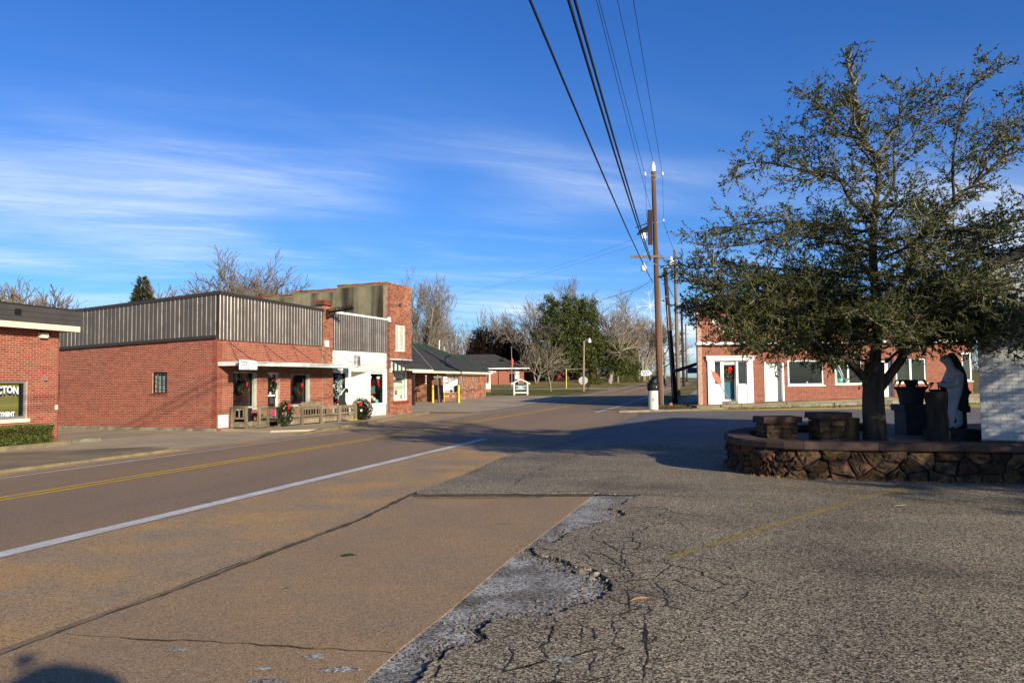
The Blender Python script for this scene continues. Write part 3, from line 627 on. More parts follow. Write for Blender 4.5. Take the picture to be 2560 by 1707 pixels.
def window(fr, parent, s0, s1, z0, z1, w0=-.08, fw=.05, nx=1, nz=1, fm='white', pm='glass', depth=.06, room=None, name='window', sill=None, roomd=.9, mun=.02):
    mb = MB()
    fr.box(mb, s0, s0+fw, w0-depth, w0, z0, z1); fr.box(mb, s1-fw, s1, w0-depth, w0, z0, z1)
    fr.box(mb, s0+fw, s1-fw, w0-depth, w0, z0, z0+fw); fr.box(mb, s0+fw, s1-fw, w0-depth, w0, z1-fw, z1)
    for k in range(1, nx):
        c = s0+fw+(s1-s0-2*fw)*k/nx; fr.box(mb, c-mun/2, c+mun/2, w0-depth*.7, w0-.012, z0+fw, z1-fw)
    for k in range(1, nz):
        c = z0+fw+(z1-z0-2*fw)*k/nz; fr.box(mb, s0+fw, s1-fw, w0-depth*.7-.002, w0-.008, c-mun/2, c+mun/2)
    o = obj(name, mb, M[fm], parent)
    part_box('pane', fr, (s0+fw*.6, s1-fw*.6, w0-depth*.62, w0-depth*.52, z0+fw*.6, z1-fw*.6), M[pm], o)
    if sill: part_box('sill', fr, (s0-.06, s1+.06, w0-depth, sill[0], z0-sill[1], z0-.003), M[sill[2]], o)
    if room:
        mb = MB(); d = w0-depth-roomd; P = fr.P; a, b, c, e = s0-.02, s1+.02, z0-.02, z1+.02; w1 = w0-depth+.0
        mb.quad(P(a, d, c), P(b, d, c), P(b, d, e), P(a, d, e)); mb.quad(P(a, d, c), P(a, w1, c), P(b, w1, c), P(b, d, c)); mb.quad(P(a, d, e), P(b, d, e), P(b, w1, e), P(a, w1, e))
        mb.quad(P(a, d, c), P(a, d, e), P(a, w1, e), P(a, w1, c)); mb.quad(P(b, d, c), P(b, w1, c), P(b, w1, e), P(b, d, e))
        obj('interior', mb, M[room], o)
    return o
def cladding(fr, parent, s0, s1, z0, z1, w0, pitch=.195, zb=None, zt=None, m='clad'):
    zb = zb or (lambda s: z0); zt = zt or (lambda s: z1); n = max(1, round((s1-s0)/pitch)); pitch = (s1-s0)/n; out = []
    for k in range(n):
        a = s0+k*pitch; prof = [(0, 0), (.008, 0), (.016, .020), (.026, .028), (.036, .020), (.044, 0), (pitch*.5, 0), (pitch*.56, .004), (pitch*.62, 0), (pitch-.002, 0)]
        mb = MB()
        for s, ww in prof: mb.v += [fr.P(a+s, w0+ww, zb(a+s)), fr.P(a+s, w0+ww, zt(a+s))]
        for i in range(len(prof)-1): mb.f.append((2*i, 2*i+2, 2*i+3, 2*i+1))
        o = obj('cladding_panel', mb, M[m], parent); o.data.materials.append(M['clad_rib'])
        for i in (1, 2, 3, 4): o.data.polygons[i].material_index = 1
        out.append(o)
    return out
# ---------------------------------------------------------------- leaves, wreaths
def leaf_quads(P, Dr, ln, wd, rng, jit=.5):
    """rhombic leaves at points P, along directions Dr"""
    n = len(P); d = Dr/np.maximum(1e-6, np.linalg.norm(Dr, axis=1))[:, None]
    r = rng.normal(size=(n, 3)); s = np.cross(d, r); s /= np.maximum(1e-6, np.linalg.norm(s, axis=1))[:, None]
    L_ = (ln*rng.uniform(1-jit*.6, 1+jit*.6, n))[:, None]; W_ = (wd*rng.uniform(.75, 1.25, n))[:, None]
    v = np.empty((n, 4, 3)); v[:, 0] = P; v[:, 1] = P+d*L_*.5+s*W_*.5; v[:, 2] = P+d*L_; v[:, 3] = P+d*L_*.5-s*W_*.5
    q = np.arange(4*n).reshape(n, 4); rn = np.repeat(rng.random(n), 4)
    return v.reshape(-1, 3), q, rn
def wreath(c, ux, un, R, tr, label, seed, bow=(.35, .9), nleaf=900, group='christmas wreaths', deco=True, bows=.3):
    """evergreen ring centred at c; ux horizontal in its plane, un outward"""
    c = Vector(c); ux = Vector(ux).normalized(); un = Vector(un).normalized(); uz = Vector((0, 0, 1))
    rg = np.random.default_rng(seed); th = rg.uniform(0, 2*math.pi, nleaf); ph = rg.uniform(0, 2*math.pi, nleaf); rr = tr*np.sqrt(rg.uniform(.1, 1, nleaf))
    X, Z, Nn = np.array(ux), np.array(uz), np.array(un)
    rad = R + rr*np.cos(ph); P = np.array(c) + (np.cos(th)*rad)[:, None]*X + (np.sin(th)*rad*1.08)[:, None]*Z + (rr*np.sin(ph)*.7)[:, None]*Nn
    D_ = (np.cos(th)*np.cos(ph)-np.sin(th)*.9)[:, None]*X + (np.sin(th)*np.cos(ph)+np.cos(th)*.9)[:, None]*Z + (np.sin(ph))[:, None]*Nn + rg.normal(0, .4, (nleaf, 3))
    t = thing('wreath', label, 'wreath', tuple(c - uz*(R+tr)), group)
    v, q, rn = leaf_quads(P, D_, tr*.75, tr*.16, rg); npobj('greenery', v, q, M['leaf_fir'], t, rnd=rn)
    mb = MB(); ring = [c + ux*(math.cos(a)*R) + uz*(math.sin(a)*R*1.08) for a in np.linspace(0, 2*math.pi, 20)]; mb.tube(ring, tr*.35, 5, False); obj('ring_core', mb, M['leaf_fir'], t)
    bc = c + ux*(R*bow[0]) + uz*(R*bow[1]) + un*(tr*.9); mb = MB(); b = bows*R*1.2
    for a in (-.1, .9, 2.2, 3.3, 1.55):
        d1 = ux*math.cos(a)+uz*math.sin(a); d2 = un
        mb.tube([bc, bc+d1*b*.5+d2*b*.35, bc+d1*b+d2*b*.05, bc+d1*b*.55-d2*b*.15, bc], [b*.10, b*.3, b*.28, b*.2, b*.08], 6)
    for a in (-1.2, -1.9):
        d1 = ux*math.cos(a)+uz*math.sin(a); mb.tube([bc, bc+d1*b*.9+un*b*.1, bc+d1*b*1.7], [b*.1, b*.16, b*.12], 5)
    obj('bow', mb, M['red'], t, smooth=True)
    if deco:
        mb = MB()
        s = R*.09; mb.lathe((0, 0, 0), [(s*.1, -s), (s*.8, -s*.5), (s, 0), (s*.8, s*.5), (s*.1, s)], 7); me = None
        for k in range(9):
            a = rg.uniform(0, 6.28); p = c + ux*(math.cos(a)*R) + uz*(math.sin(a)*R) + un*tr*.7
            if me is None: o = obj('bauble', mb, M['gold'] if seed % 2 else M['red'], t); me = o.data; o.location = p - wpos(t)
            else: link('bauble', me, t, p)
    return t

# ---------------------------------------------------------------- police office, far left
FP = Fr((-14.04, 24.22), 15)
t = thing('brick_office', 'low red brick office with dark band roof and lettered window, at the left edge', 'building', FP.P(-4, -3, 0))
masonry(FP, t, -9, 0, 0, 3.5, [(-4.6, -1.09, .81, 1.91)], 'brick2', 'mortar', nind=300, seed=3)
mb = MB(); FP.turn(0, 0).box(mb, .26, 9, -.3, -.02, 0, 3.5); obj('end_wall', mb, M['brick2'], t)
wn = window(FP, t, -4.6, -1.09, .81, 1.91, -.05, .07, fm='frame_grey', room='dark', sill=(.06, .11, 'cream'), roomd=.5)
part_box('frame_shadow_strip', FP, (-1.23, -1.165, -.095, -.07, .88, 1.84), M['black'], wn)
for k in range(22):
    z = .885+k*.0445; mb = MB(); P = FP.P; mb.quad(P(-4.5, -.16, z), P(-1.24, -.16, z), P(-1.24, -.14, z+.04), P(-4.5, -.14, z+.04)); obj('blind_slat', mb, M['blinds'], wn)
for txt, size, z, sh, ar in (('CTON', .29, 1.52, 0, .04), ('TMENT', .17, .895, 0, 0.)):
    for dx, dz, ww, mm, nm, of in ((.018, -.035, -.068, 'ink_blue', 'letter_shadow', .014), (0, 0, -.060, 'signwhite', 'lettering', .010)):
        text_mesh(txt, size, M[mm], nm, wn, FP.P(-1.33+dx if txt == 'CTON' else -1.45+dx, ww, z+dz), FP.u, (0, 0, 1), .003, of, 'RIGHT', arch=ar, squash=.86)
for k, (z0, z1, ww) in enumerate(((3.59, 3.745, .50), (3.745, 3.90, .515), (3.90, 4.06, .53))):
    part_box('fascia_board', FP, (-9, .36+.01*k, -.2, ww, z0+.003, z1), M['fascia_dark'], t)
part_box('roof_edge', FP, (-9, .40, -6, .55, 4.062, 4.10), M['clad_trim'], t)
part_box('cream_fascia', FP, (-9, .34, .38, .485, 3.42, 3.59), M['cream'], t)
part_box('cream_fascia', FP, (.24, .34, -6, .38, 3.42, 3.588), M['cream'], t)
part_box('soffit', FP, (-9, .30, -6, .46, 3.50, 3.53), M['wood'], t)
part_box('downspout_bracket', FP, (-2.05, -1.85, .50, .545, 3.78, 3.95), M['black'], t)
lt = part_box('wall_light', FP, (-.78, -.52, .02, .16, 3.22, 3.34), M['cream'], t)
part_box('lens', FP, (-.76, -.54, .04, .14, 3.195, 3.22), M['lampglass'], lt)
part_box('hose_tap', FP, (-.52, -.46, .01, .09, 1.92, 2.02), M['steel'], t)
part_box('outlet_box', FP, (-.10, .012, -.10, .02, 1.02, 1.17), M['cream'], t)
def hedge(s0, s1, w0, w1, z0, z1, label, seed, n=5200):
    t = thing('hedge', label, 'hedge', FP.P((s0+s1)/2, (w0+w1)/2, z0), 'clipped hedges before the office')
    rg = np.random.default_rng(seed); a = rg.uniform(0, 1, (n, 3)); f = rg.integers(0, 5, n)
    a[f == 0, 1] = 1-rg.exponential(.04, (f == 0).sum()); a[f == 1, 1] = 1-rg.exponential(.12, (f == 1).sum()); a[f == 2, 2] = 1-rg.exponential(.06, (f == 2).sum()); a[f == 3, 0] = 1-rg.exponential(.04, (f == 3).sum())
    rnd_ = .04*np.sin(a[:, 0]*9+seed)+.03*np.sin(a[:, 2]*7)
    P = np.array([FP.P(s0+(s1-s0)*x, w0+(w1-w0)*y+r_, z0+(z1-z0)*z+r_*.6) for (x, y, z), r_ in zip(a, rnd_)]); 
    v, q, rn = leaf_quads(P, rg.normal(0, 1, (n, 3))+np.array([0, 0, .5]), .055, .032, rg); npobj('foliage', v, q, M['leaf_hedge'], t, rnd=rn)
    mb = MB(); FP.box(mb, s0+.08, s1-.08, w0+.06, w1-.12, z0, z1-.1); obj('inner_core', mb, M['bark'], t)
hedge(-2.45, -.95, .25, .85, .06, .60, 'clipped green hedge nearest the brick corner of the office', 4)
hedge(-4.8, -2.55, .25, .85, .06, .58, 'clipped green hedge cut off by the left picture edge', 5)
t = thing('planter_edging', 'low pale concrete edging before the clipped hedges', 'edging', FP.P(-2, 1.1, 0))
for k in range(5): part_box('edging_block', FP, (-5.5+k*.98, -4.53+k*.98, .95, 1.12, 0, .13), M['curb'], t)
t = part_box('ramp_block', FP, (.05, 1.0, .55, .72, 0, .11), M['found'], None); tag(t, 'short mossy concrete kerb stub beside the office corner', 'kerb')

# ---------------------------------------------------------------- brick dress shop with metal upper wall
FS = Fr((-11.1, 29.5), 21.5); SD = FS.turn()
shop = thing('brick_shop', 'single storey red brick corner shop with dark ribbed metal upper wall', 'building', FS.P(4, -6, 0))
masonry(FS, shop, 0, 6.68, 0, 3.46, [(.86, 2.23, .81, 2.25), (2.90, 3.66, .15, 2.22), (4.37, 5.75, .81, 2.20)], 'brick2', 'mortar', nind=150, seed=5)
zb = lambda s: 3.50-.029*s; zt = lambda s: 5.27-.05*s
masonry(SD, shop, 0, 15, 0, 3.6, [(2.46, 3.19, 1.43, 2.25), (8.25, 9.0, 1.40, 2.25)], 'brick', 'mortar', nind=150, seed=6, wall_name='side_wall', ztop=lambda s: zb(s)+.06)
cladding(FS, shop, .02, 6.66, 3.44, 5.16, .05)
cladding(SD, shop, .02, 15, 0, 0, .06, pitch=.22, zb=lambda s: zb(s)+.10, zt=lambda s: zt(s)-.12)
mb = MB(); SD.box(mb, .0, 15, .02, .11, zb(0)-.01, zb(0)+.11, z0b=zb(15)-.01, z1b=zb(15)+.11); obj('bottom_trim', mb, M['clad_trim'], shop)
mb = MB(); SD.box(mb, -.09, 15, .0, .11, zt(0)-.13, zt(0), z0b=zt(15)-.13, z1b=zt(15)); obj('cap_trim', mb, M['clad_trim'], shop)
mb = MB(); FS.box(mb, -.06, 6.7, .02, .09, 5.14, 5.275, z0b=5.03, z1b=5.16); obj('cap_trim', mb, M['clad_trim'], shop)
mb = MB(); SD.box(mb, .12, 15, -.1, .0, zb(0), zt(0)-.14, z0b=zb(15), z1b=zt(15)-.14); obj('parapet_back', mb, M['clad_trim'], shop)
mb = MB(); FS.box(mb, 0, 6.66, -.1, .045, 3.44, 5.13, z1b=5.02); obj('parapet_back', mb, M['clad_trim'], shop)
part_box('roof', FS, (.1, 6.7, -15, -.12, 3.9, 4.0), M['roof_dark'], shop)
mb = MB(); SD.box(mb, .03, 15, -.02, .07, 0, .10, z1b=.14); obj('foundation', mb, M['found'], shop)
for a in (2.46, 8.25):
    b = a+.73
    w_ = window(SD, shop, a, b, 1.43 if a < 5 else 1.40, 2.25, -.03, .05, 3, 4, 'black', 'glass', room=None, sill=(.03, .09, 'brick_old'), mun=.022)
    part_box('blind', SD, (a+.05, b-.05, -.24, -.22, 1.46, 2.2), M['white_old'], w_)
    part_box('interior', SD, (a, b, -.5, -.45, 1.4, 2.3), M['dark'], w_)
window(FS, shop, .86, 2.23, .81, 2.25, -.14, .06, fm='frame_sage', room='dark_plum', sill=(.03, .07, 'white_old'), roomd=1.4)
window(FS, shop, 4.37, 5.75, .81, 2.20, -.14, .06, fm='frame_sage', room='dark_plum', sill=(.03, .07, 'white_old'), roomd=1.4)
for a in (2.10, 5.62): part_box('jamb', FS, (a, a+.125, -.135, -.02, .81, 2.22), M['frame_sage'], shop)
part_box('reveal', FS, (4.375, 4.52, -.62, -.58, .82, 1.55), M['pink'], shop)
d_ = window(FS, shop, 2.90, 3.66, .33, 2.22, -.12, .07, 1, 2, 'white', 'glass', room='dark_plum', name='door', roomd=1.2, mun=.05)
part_box('kick_panel', FS, (2.98, 3.58, -.155, -.135, .35, .78), M['pink'], d_)
part_box('handle', FS, (3.5, 3.54, -.115, -.07, 1.18, 1.34), M['steel'], d_)
part_box('notice', FS, (3.17, 3.27, -.128, -.126, 1.30, 1.42), M['signwhite'], d_)
part_box('threshold', FS, (2.9, 3.66, -.3, .02, .15, .32), M['conc'], shop)
part_box('meter_cover', FS, (.04, .57, .01, .03, .12, .60), M['signwhite'], shop)
# brick pier between the shops
masonry(FS, shop, 6.68, 7.46, 0, 5.34, (), 'brick_old', 'mortar_dark', seed=8, w0=.05, wall_name='pier', thick=.5)
part_box('pier_cap', FS, (6.55, 7.2, -.3, .16, 5.342, 5.55), M['brick_old'], shop)
part_box('white_insulator_block', FS, (6.76, 7.0, .06, .14, 3.42, 3.72), M['white_old'], shop)
mb = MB()
for s0 in (.62, 2.6, 4.5, 6.42): mb = MB(); mb.tube([FS.P(s0, .01, 3.36), FS.P(s0+.05, 1.16, 2.60)], .012, 6); obj('awning_rod', mb, M['black'], shop)
mb = MB(); mb.tube([FS.P(7.3, .08, 3.35), FS.P(7.45, 1.16, 2.6)], .012, 6); obj('awning_rod', mb, M['black'], shop)
aw = part_box('awning', FS, (.03, 7.57, .03, 1.17, 2.475, 2.555), M['dark'], shop)
part_box('awning_fascia', FS, (0, 7.6, 1.17, 1.215, 2.44, 2.60), M['white_old'], aw); part_box('awning_fascia', FS, (0, .03, .02, 1.17, 2.445, 2.597), M['white_old'], aw); part_box('awning_fascia', FS, (7.57, 7.6, .02, 1.17, 2.445, 2.597), M['white_old'], aw)
part_box('gutter_lip', FS, (-.01, 7.61, 1.16, 1.235, 2.565, 2.604), M['white_old'], aw)
# garland of dark needles along the awning edge
rg = np.random.default_rng(5); n = 900; a = rg.uniform(.9, 7.4, n); P = np.array([FS.P(s, 1.1+.02*rg.normal(), 2.38-.05*abs(math.sin(s*2.6))+.03*rg.normal()) for s in a]); v, q, rn = leaf_quads(P, rg.normal(0, 1, (n, 3)), .06, .015, rg)
t = thing('garland', 'dark evergreen garland hung under the white awning edge', 'garland', FS.P(4, 1.1, 2.35)); npobj('needles', v, q, M['leaf_fir'], t, rnd=rn)
# parking sign hung at the awning corner
t = thing('parking_sign', 'white parking sign with a left arrow hung on the awning corner', 'sign', FS.P(.3, 1.25, 2.28))
mb = MB(); P = FS.P; mb.prism([P(-.26, 1.24, 2.29), P(.72, 1.24, 2.29), P(.72, 1.24, 2.58), P(.58, 1.24, 2.64), P(-.26, 1.24, 2.66)], FS.n*.02); obj('board', mb, M['signwhite'], t)
for txt, z, s_, sz in (('Parking', 2.545, -.2, .115), ('in Back Of', 2.435, -.16, .10), ('Building', 2.325, -.06, .10)):
    text_mesh(txt, sz, M['ink'], 'lettering', t, FS.P(s_, 1.262, z), FS.u, (0, 0, 1), .001, squash=1.05)
mb = MB(); FS.box(mb, -.2, -.09, 1.261, 1.264, 2.352, 2.364); mb.prism([P(-.215, 1.262, 2.358), P(-.16, 1.262, 2.33), P(-.17, 1.262, 2.358), P(-.16, 1.262, 2.386)], FS.n*.003); FS.box(mb, .36, .44, 1.261, 1.264, 2.355, 2.367); obj('arrow', mb, M['ink'], t)
mb = MB()
for k in range(9):
    c = Vector(P(.47+.03*(k % 4)+.05*math.sin(k*2.1), 1.263, 2.36+.03*k)); mb.tube([c+Vector((0, 0, 0)), c+FS.u*.09*math.cos(k*1.7)+Vector((0, 0, .07*math.sin(k*1.7)))], .004, 4)
obj('drawn_logo', mb, M['ink'], t)
mb = MB(); mb.tube([FS.P(.6, 1.22, 2.66), FS.P(.74, 1.22, 2.6), FS.P(.76, 1.2, 2.35), FS.P(.75, 1.15, 1.95)], .018, 5); obj('loose_cable', mb, M['black'], t)
# small hanging plaque at the far awning end
t = thing('hanging_plaque', 'small grey hanging plaque at the far end of the awning', 'sign', FS.P(7.75, 1.0, 2.5)); P = FS.P
mb = MB(); mb.prism([P(7.62, 1.2, 2.52), P(7.98, 1.2, 2.46), P(7.98, 1.2, 3.02), P(7.62, 1.2, 3.06)], FS.n*-.14); obj('box', mb, M['white_old'], t)
part_box('face', FS, (7.70, 7.95, 1.205, 1.215, 2.54, 3.0), M['steel'], t)
mb = MB()
for k in range(4): FS.box(mb, 7.74, 7.91, 1.217, 1.220, 2.6+k*.09, 2.64+k*.09)
obj('lettering', mb, M['ink'], t)
mb = MB(); mb.tube([P(7.9, 1.1, 3.03), P(8.05, .9, 3.3)], .006, 4); mb.tube([P(7.2, 1.12, 2.74), P(7.62, 1.12, 2.74)], .012, 5); obj('bracket', mb, M['black'], t)
# dark bracket arm with frayed decoration on the pier
t = thing('bracket_arm', 'dark frayed bracket arm sticking out from the brick pier top', 'bracket', FS.P(7.1, .6, 4.9)); P = FS.P
mb = MB(); mb.tube([P(6.95, .06, 5.15), P(6.95, .06, 4.72)], .09, 6); mb.tube([P(6.95, .1, 5.02), P(7.0, .7, 5.06), P(7.05, 1.4, 5.16)], [.05, .045, .05], 6); mb.tube([P(6.95, .08, 4.72), P(7.0, .5, 5.02)], .03, 6); mb.tube([P(7.05, 1.3, 5.14), P(7.05, 1.34, 5.45)], .015, 5); obj('arm', mb, M['black'], t)
n = 420; a = rg.uniform(.1, 1.45, n); PP = np.array([FS.P(7.0+.05*rg.normal(), x, 5.07+.06*rg.normal()+.06*x) for x in a]); v, q, rn = leaf_quads(PP, rg.normal(0, 1, (n, 3))+np.array([0, 0, .7]), .12, .02, rg); npobj('tinsel', v, q, M['leaf_brown'], t, rnd=rn)

# ---------------------------------------------------------------- timber deck before the shop
dk = thing('timber_deck', 'weathered timber deck with railing before the brick shop', 'deck', FS.P(4, .8, 0))
def dbox(name, b, m='wood', par=None): return part_box(name, FS, b, M[m], par or dk)
for k in range(5): dbox('deck_board', (.62, 7.22, .10+k*.14, .232+k*.14, .28, .315))
for k in range(4): dbox('deck_board', (1.9, 7.22, .80+k*.14, .932+k*.14, .28, .315))
dbox('joist', (1.92, 7.2, 1.31, 1.345, .12, .278)); dbox('joist', (.64, 1.9, .76, .795, .12, .278)); dbox('joist', (.60, .635, .1, .795, .12, .278))
for s0 in (2.0, 3.45, 4.9, 6.3, 7.1): dbox('foot', (s0-.09, s0+.09, 1.12, 1.30, 0, .118))
def rail(p, q_, zt_, zb_=.42, nb=8, posts=True, skip=0):
    (s0, w0), (s1, w1) = p, q_
    u_ = Vector((s1-s0, w1-w0)); L_ = u_.length; u_.normalize()
    def seg(name, t0, t1, hw, z0, z1):
        a = Vector((s0, w0))+u_*t0; b = Vector((s0, w0))+u_*t1; nn = Vector((-u_.y, u_.x))*hw; mb = MB()
        c = [a-nn, b-nn, b+nn, a+nn]; mb.hexa([FS.P(x.x, x.y, z0) for x in c] + [FS.P(x.x, x.y, z1) for x in c]); return obj(name, mb, M['wood'], dk)
    seg('top_rail', 0, L_, .065, zt_-.045, zt_); seg('mid_rail', 0, L_, .025, zt_-.13, zt_-.048); seg('bottom_rail', 0, L_, .03, zb_, zb_+.07)
    for k in range(nb):
        c = (k+.5)*L_/nb; seg('baluster', c-.018, c+.018, .018, zb_+.072, zt_-.132)
    return seg
sg = rail((.66, .16), (.66, .78), .92, nb=3)
for w_ in (.14, .80): dbox('post', (.62, .70, w_-.045, w_+.045, 0, .905))
rail((1.42, .80), (1.9, .80), .88, nb=3); rail((1.9, .82), (1.9, 1.32), .86, nb=3)
for s_, w_ in ((1.40, .80), (1.88, .82), (1.9, 1.36)): dbox('post', (s_-.05, s_+.05, w_-.045, w_+.045, 0, .84))
for k in range(4):
    a = 1.95+k*1.32; b = a+1.29; rail((a, 1.37), (b, 1.37), .84-.018*k, .40, nb=7); dbox('post', (b-.05, b+.05, 1.395, 1.48, .05, .80-.018*k))
dbox('cap_board', (1.92, 7.25, 1.30, 1.37, .318, .36))
dbox('step', (.72, 1.36, .80, 1.20, .12, .17)); dbox('step_riser', (.74, 1.34, .80, 1.16, 0, .118), 'wood')
t = thing('timber_step', 'grey half round timber step before the deck opening', 'step', FS.P(1.05, 1.4, 0)); mb = MB(); mb.lathe(FS.P(1.05, 1.42, 0), [(.36, 0), (.38, .02), (.38, .08), (.36, .10)], 16); obj('tread', mb, M['wood'], t)
# things on the deck
def stool(s, w_, z, label, h=.5, r=.17, m='black'):
    t = thing('plant_stand', label, 'stand', FS.P(s, w_, z)); mb = MB(); mb.lathe(FS.P(s, w_, z), [(r*.75, 0), (r, h*.8), (r*1.1, h*.82), (r*1.1, h), (r*.2, h+.02)], 12); obj('drum', mb, M[m], t)
stool(1.25, .35, .315, 'tall black drum stand inside the deck opening'); stool(.95, .3, .315, 'dark drum stand behind the short end railing', .42, .15)
t = thing('bench', 'black bench against the shop wall behind the railing', 'bench', FS.P(5.6, .3, .315))
for a in (5.0, 6.1): part_box('leg', FS, (a, a+.08, .2, .55, .316, .62), M['black'], t)
part_box('seat', FS, (4.9, 6.3, .17, .6, .62, .68), M['black'], t); part_box('backrest', FS, (4.9, 6.3, .14, .19, .68, .95), M['wood'], t)
for k, (s, z, lb) in enumerate(((1.46, 1.58, 'round wreath with red bow in the shop window nearest the corner'), (3.22, 1.72, 'wreath with red bow hung on the shop door'), (5.0, 1.50, 'round wreath with red bow in the far shop window'))):
    wreath(FS.P(s+.1, -.07, z), FS.u, FS.n, .21, .085, lb, 20+k)
wreath(FS.P(2.1, 1.50, .60), FS.u, FS.n, .30, .14, 'large wreath with red bow hung low on the near deck railing', 31, (.1, .95), 1300, 'large wreaths on the deck', bows=.28)
wreath(FS.P(7.5, 1.55, .52), (FS.u*.58+FS.n*.81), (FS.n*.58-FS.u*.81), .29, .18, 'large open wreath with red bow at the far deck end', 32, (-.2, 1.0), 2400, 'large wreaths on the deck', bows=.24)
t = thing('hose_reel', 'dark coil of hose lying under the far wreath', 'hose', FS.P(7.6, 1.3, .1)); mb = MB()
for k in range(3): mb.tube([FS.P(7.75+.22*math.cos(a), 1.25+.16*math.sin(a), .12+.03*k) for a in np.linspace(0, 6.28, 18)], .018, 5, False)
obj('coil', mb, M['black'], t)
t = thing('yellow_board', 'yellow flat board lying under the deck end', 'board', FS.P(7.0, 1.5, .1)); mb = MB(); FS.box(mb, 6.55, 7.2, 1.42, 1.55, .102, .125); obj('plank', mb, M['yellow_post'], t)
# black cut-out figure of a bowed witch or shepherd standing on the deck
t = thing('cutout_figure', 'flat black cut-out of a bowed cloaked figure standing at the deck end', 'cutout', FS.P(7.55, .7, .3)); O_ = Vector(FS.P(7.25, .45, 0)); ax = (FS.u*.58+FS.n*.81).normalized(); 
outl = [(0, .30), (.02, 1.02), (.06, 1.16), (.14, 1.24), (.20, 1.28), (.16, 1.36), (.24, 1.46), (.34, 1.52), (.42, 1.53), (.48, 1.44), (.465, 1.27), (.43, 1.31), (.38, 1.34), (.34, 1.31), (.27, 1.22), (.30, 1.06), (.36, .88), (.44, .70), (.50, .30)]
nn = ax.cross(Vector((0, 0, 1))); mb = MB(); mb.prism([O_+ax*a+Vector((0, 0, z)) for a, z in outl], nn*.02); obj('silhouette', mb, M['black'], t)
mb = MB(); mb.prism([O_+ax*a+Vector((0, 0, z))+nn*.021 for a, z in ((.10, 1.24), (.17, 1.36), (.25, 1.47), (.35, 1.53), (.28, 1.44), (.2, 1.32), (.15, 1.22))], nn*.006); obj('white_trim', mb, M['signwhite'], t)

# ---------------------------------------------------------------- white shop front
wh = thing('white_shopfront', 'white painted shop front with brown ribbed metal above', 'building', FS.P(10, -5, 0))
for b in ((7.47, 12.33, -.25, 0, 2.31, 3.32), (7.47, 8.72, -.12, 0, .12, .74), (8.72, 8.98, -.12, .03, .12, 2.31), (10.50, 10.74, -.12, .02, .12, 2.31), (10.74, 12.20, -.12, .05, .12, .66), (12.12, 12.33, -.12, .02, .66, 2.31)):
    part_box('wall_panel', FS, b, M['offwhite'], wh)
part_box('plinth', FS, (7.47, 12.36, -.1, .03, 0, .118), M['brick_old'], wh)
part_box('corner_strip', FS, (7.40, 7.50, .02, .075, 2.31, 3.3), M['offwhite'], wh)
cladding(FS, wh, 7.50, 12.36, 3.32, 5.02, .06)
mb = MB(); FS.box(mb, 7.48, 12.42, .0, .12, 5.02, 5.13, z1b=5.10); obj('white_coping', mb, M['white'], wh)
mb = MB(); FS.box(mb, 7.47, 12.36, -.3, .05, 3.325, 5.01); obj('parapet_back', mb, M['clad_trim'], wh)
part_box('roof', FS, (6.8, 12.4, -12, -.31, 4.5, 4.6), M['roof_dark'], wh)
for k in range(3): part_box('siding_lap', FS, (7.5, 12.32, 0, .016, 2.34+k*.32, 2.36+k*.32), M['offwhite'], wh)
wa = window(FS, wh, 7.50, 8.70, .76, 2.29, -.03, .045, fm='white', room='dark', roomd=1.1); wb = window(FS, wh, 10.76, 12.12, .68, 2.27, -.02, .05, fm='white', room='dark', roomd=1.0)
part_box('backdrop', FS, (7.5, 8.7, -.9, -.88, .8, 2.28), M['white_old'], wa)
# recessed entry: siding wall on the far side, door at the back
P = FS.P
mb = MB(); mb.quad(P(9.0, -1.25, .12), P(10.5, -1.25, .12), P(10.5, -1.25, 2.3), P(9.0, -1.25, 2.3)); mb.quad(P(8.98, -1.25, .12), P(8.98, 0, .12), P(8.98, 0, 2.3), P(8.98, -1.25, 2.3)); mb.quad(P(8.9, -1.3, 2.302), P(10.6, -1.3, 2.302), P(10.6, 0, 2.302), P(8.9, 0, 2.302)); obj('entry_shell', mb, M['offwhite'], wh)
for k in range(12):
    z0 = .13+k*.18; mb = MB(); a, b = P(10.52, .0, z0), P(9.75, -1.22, z0); c, d = P(9.75, -1.22, z0+.175), P(10.52, 0, z0+.175); o_ = P(10.535, .0, z0-.001)
    mb.quad(a, b, c, d); mb.quad(P(10.50, -.012, z0), P(9.73, -1.23, z0), P(9.75, -1.22, z0+.004), P(10.52, 0, z0+.004)); obj('siding_board', mb, M['offwhite'], wh)
part_box('entry_floor', FS, (8.95, 10.5, -1.3, .0, .09, .118), M['conc'], wh)
window(FS, wh, 9.05, 9.72, .14, 2.15, -1.15, .06, 1, 2, 'cream', 'glass_dk', name='door')
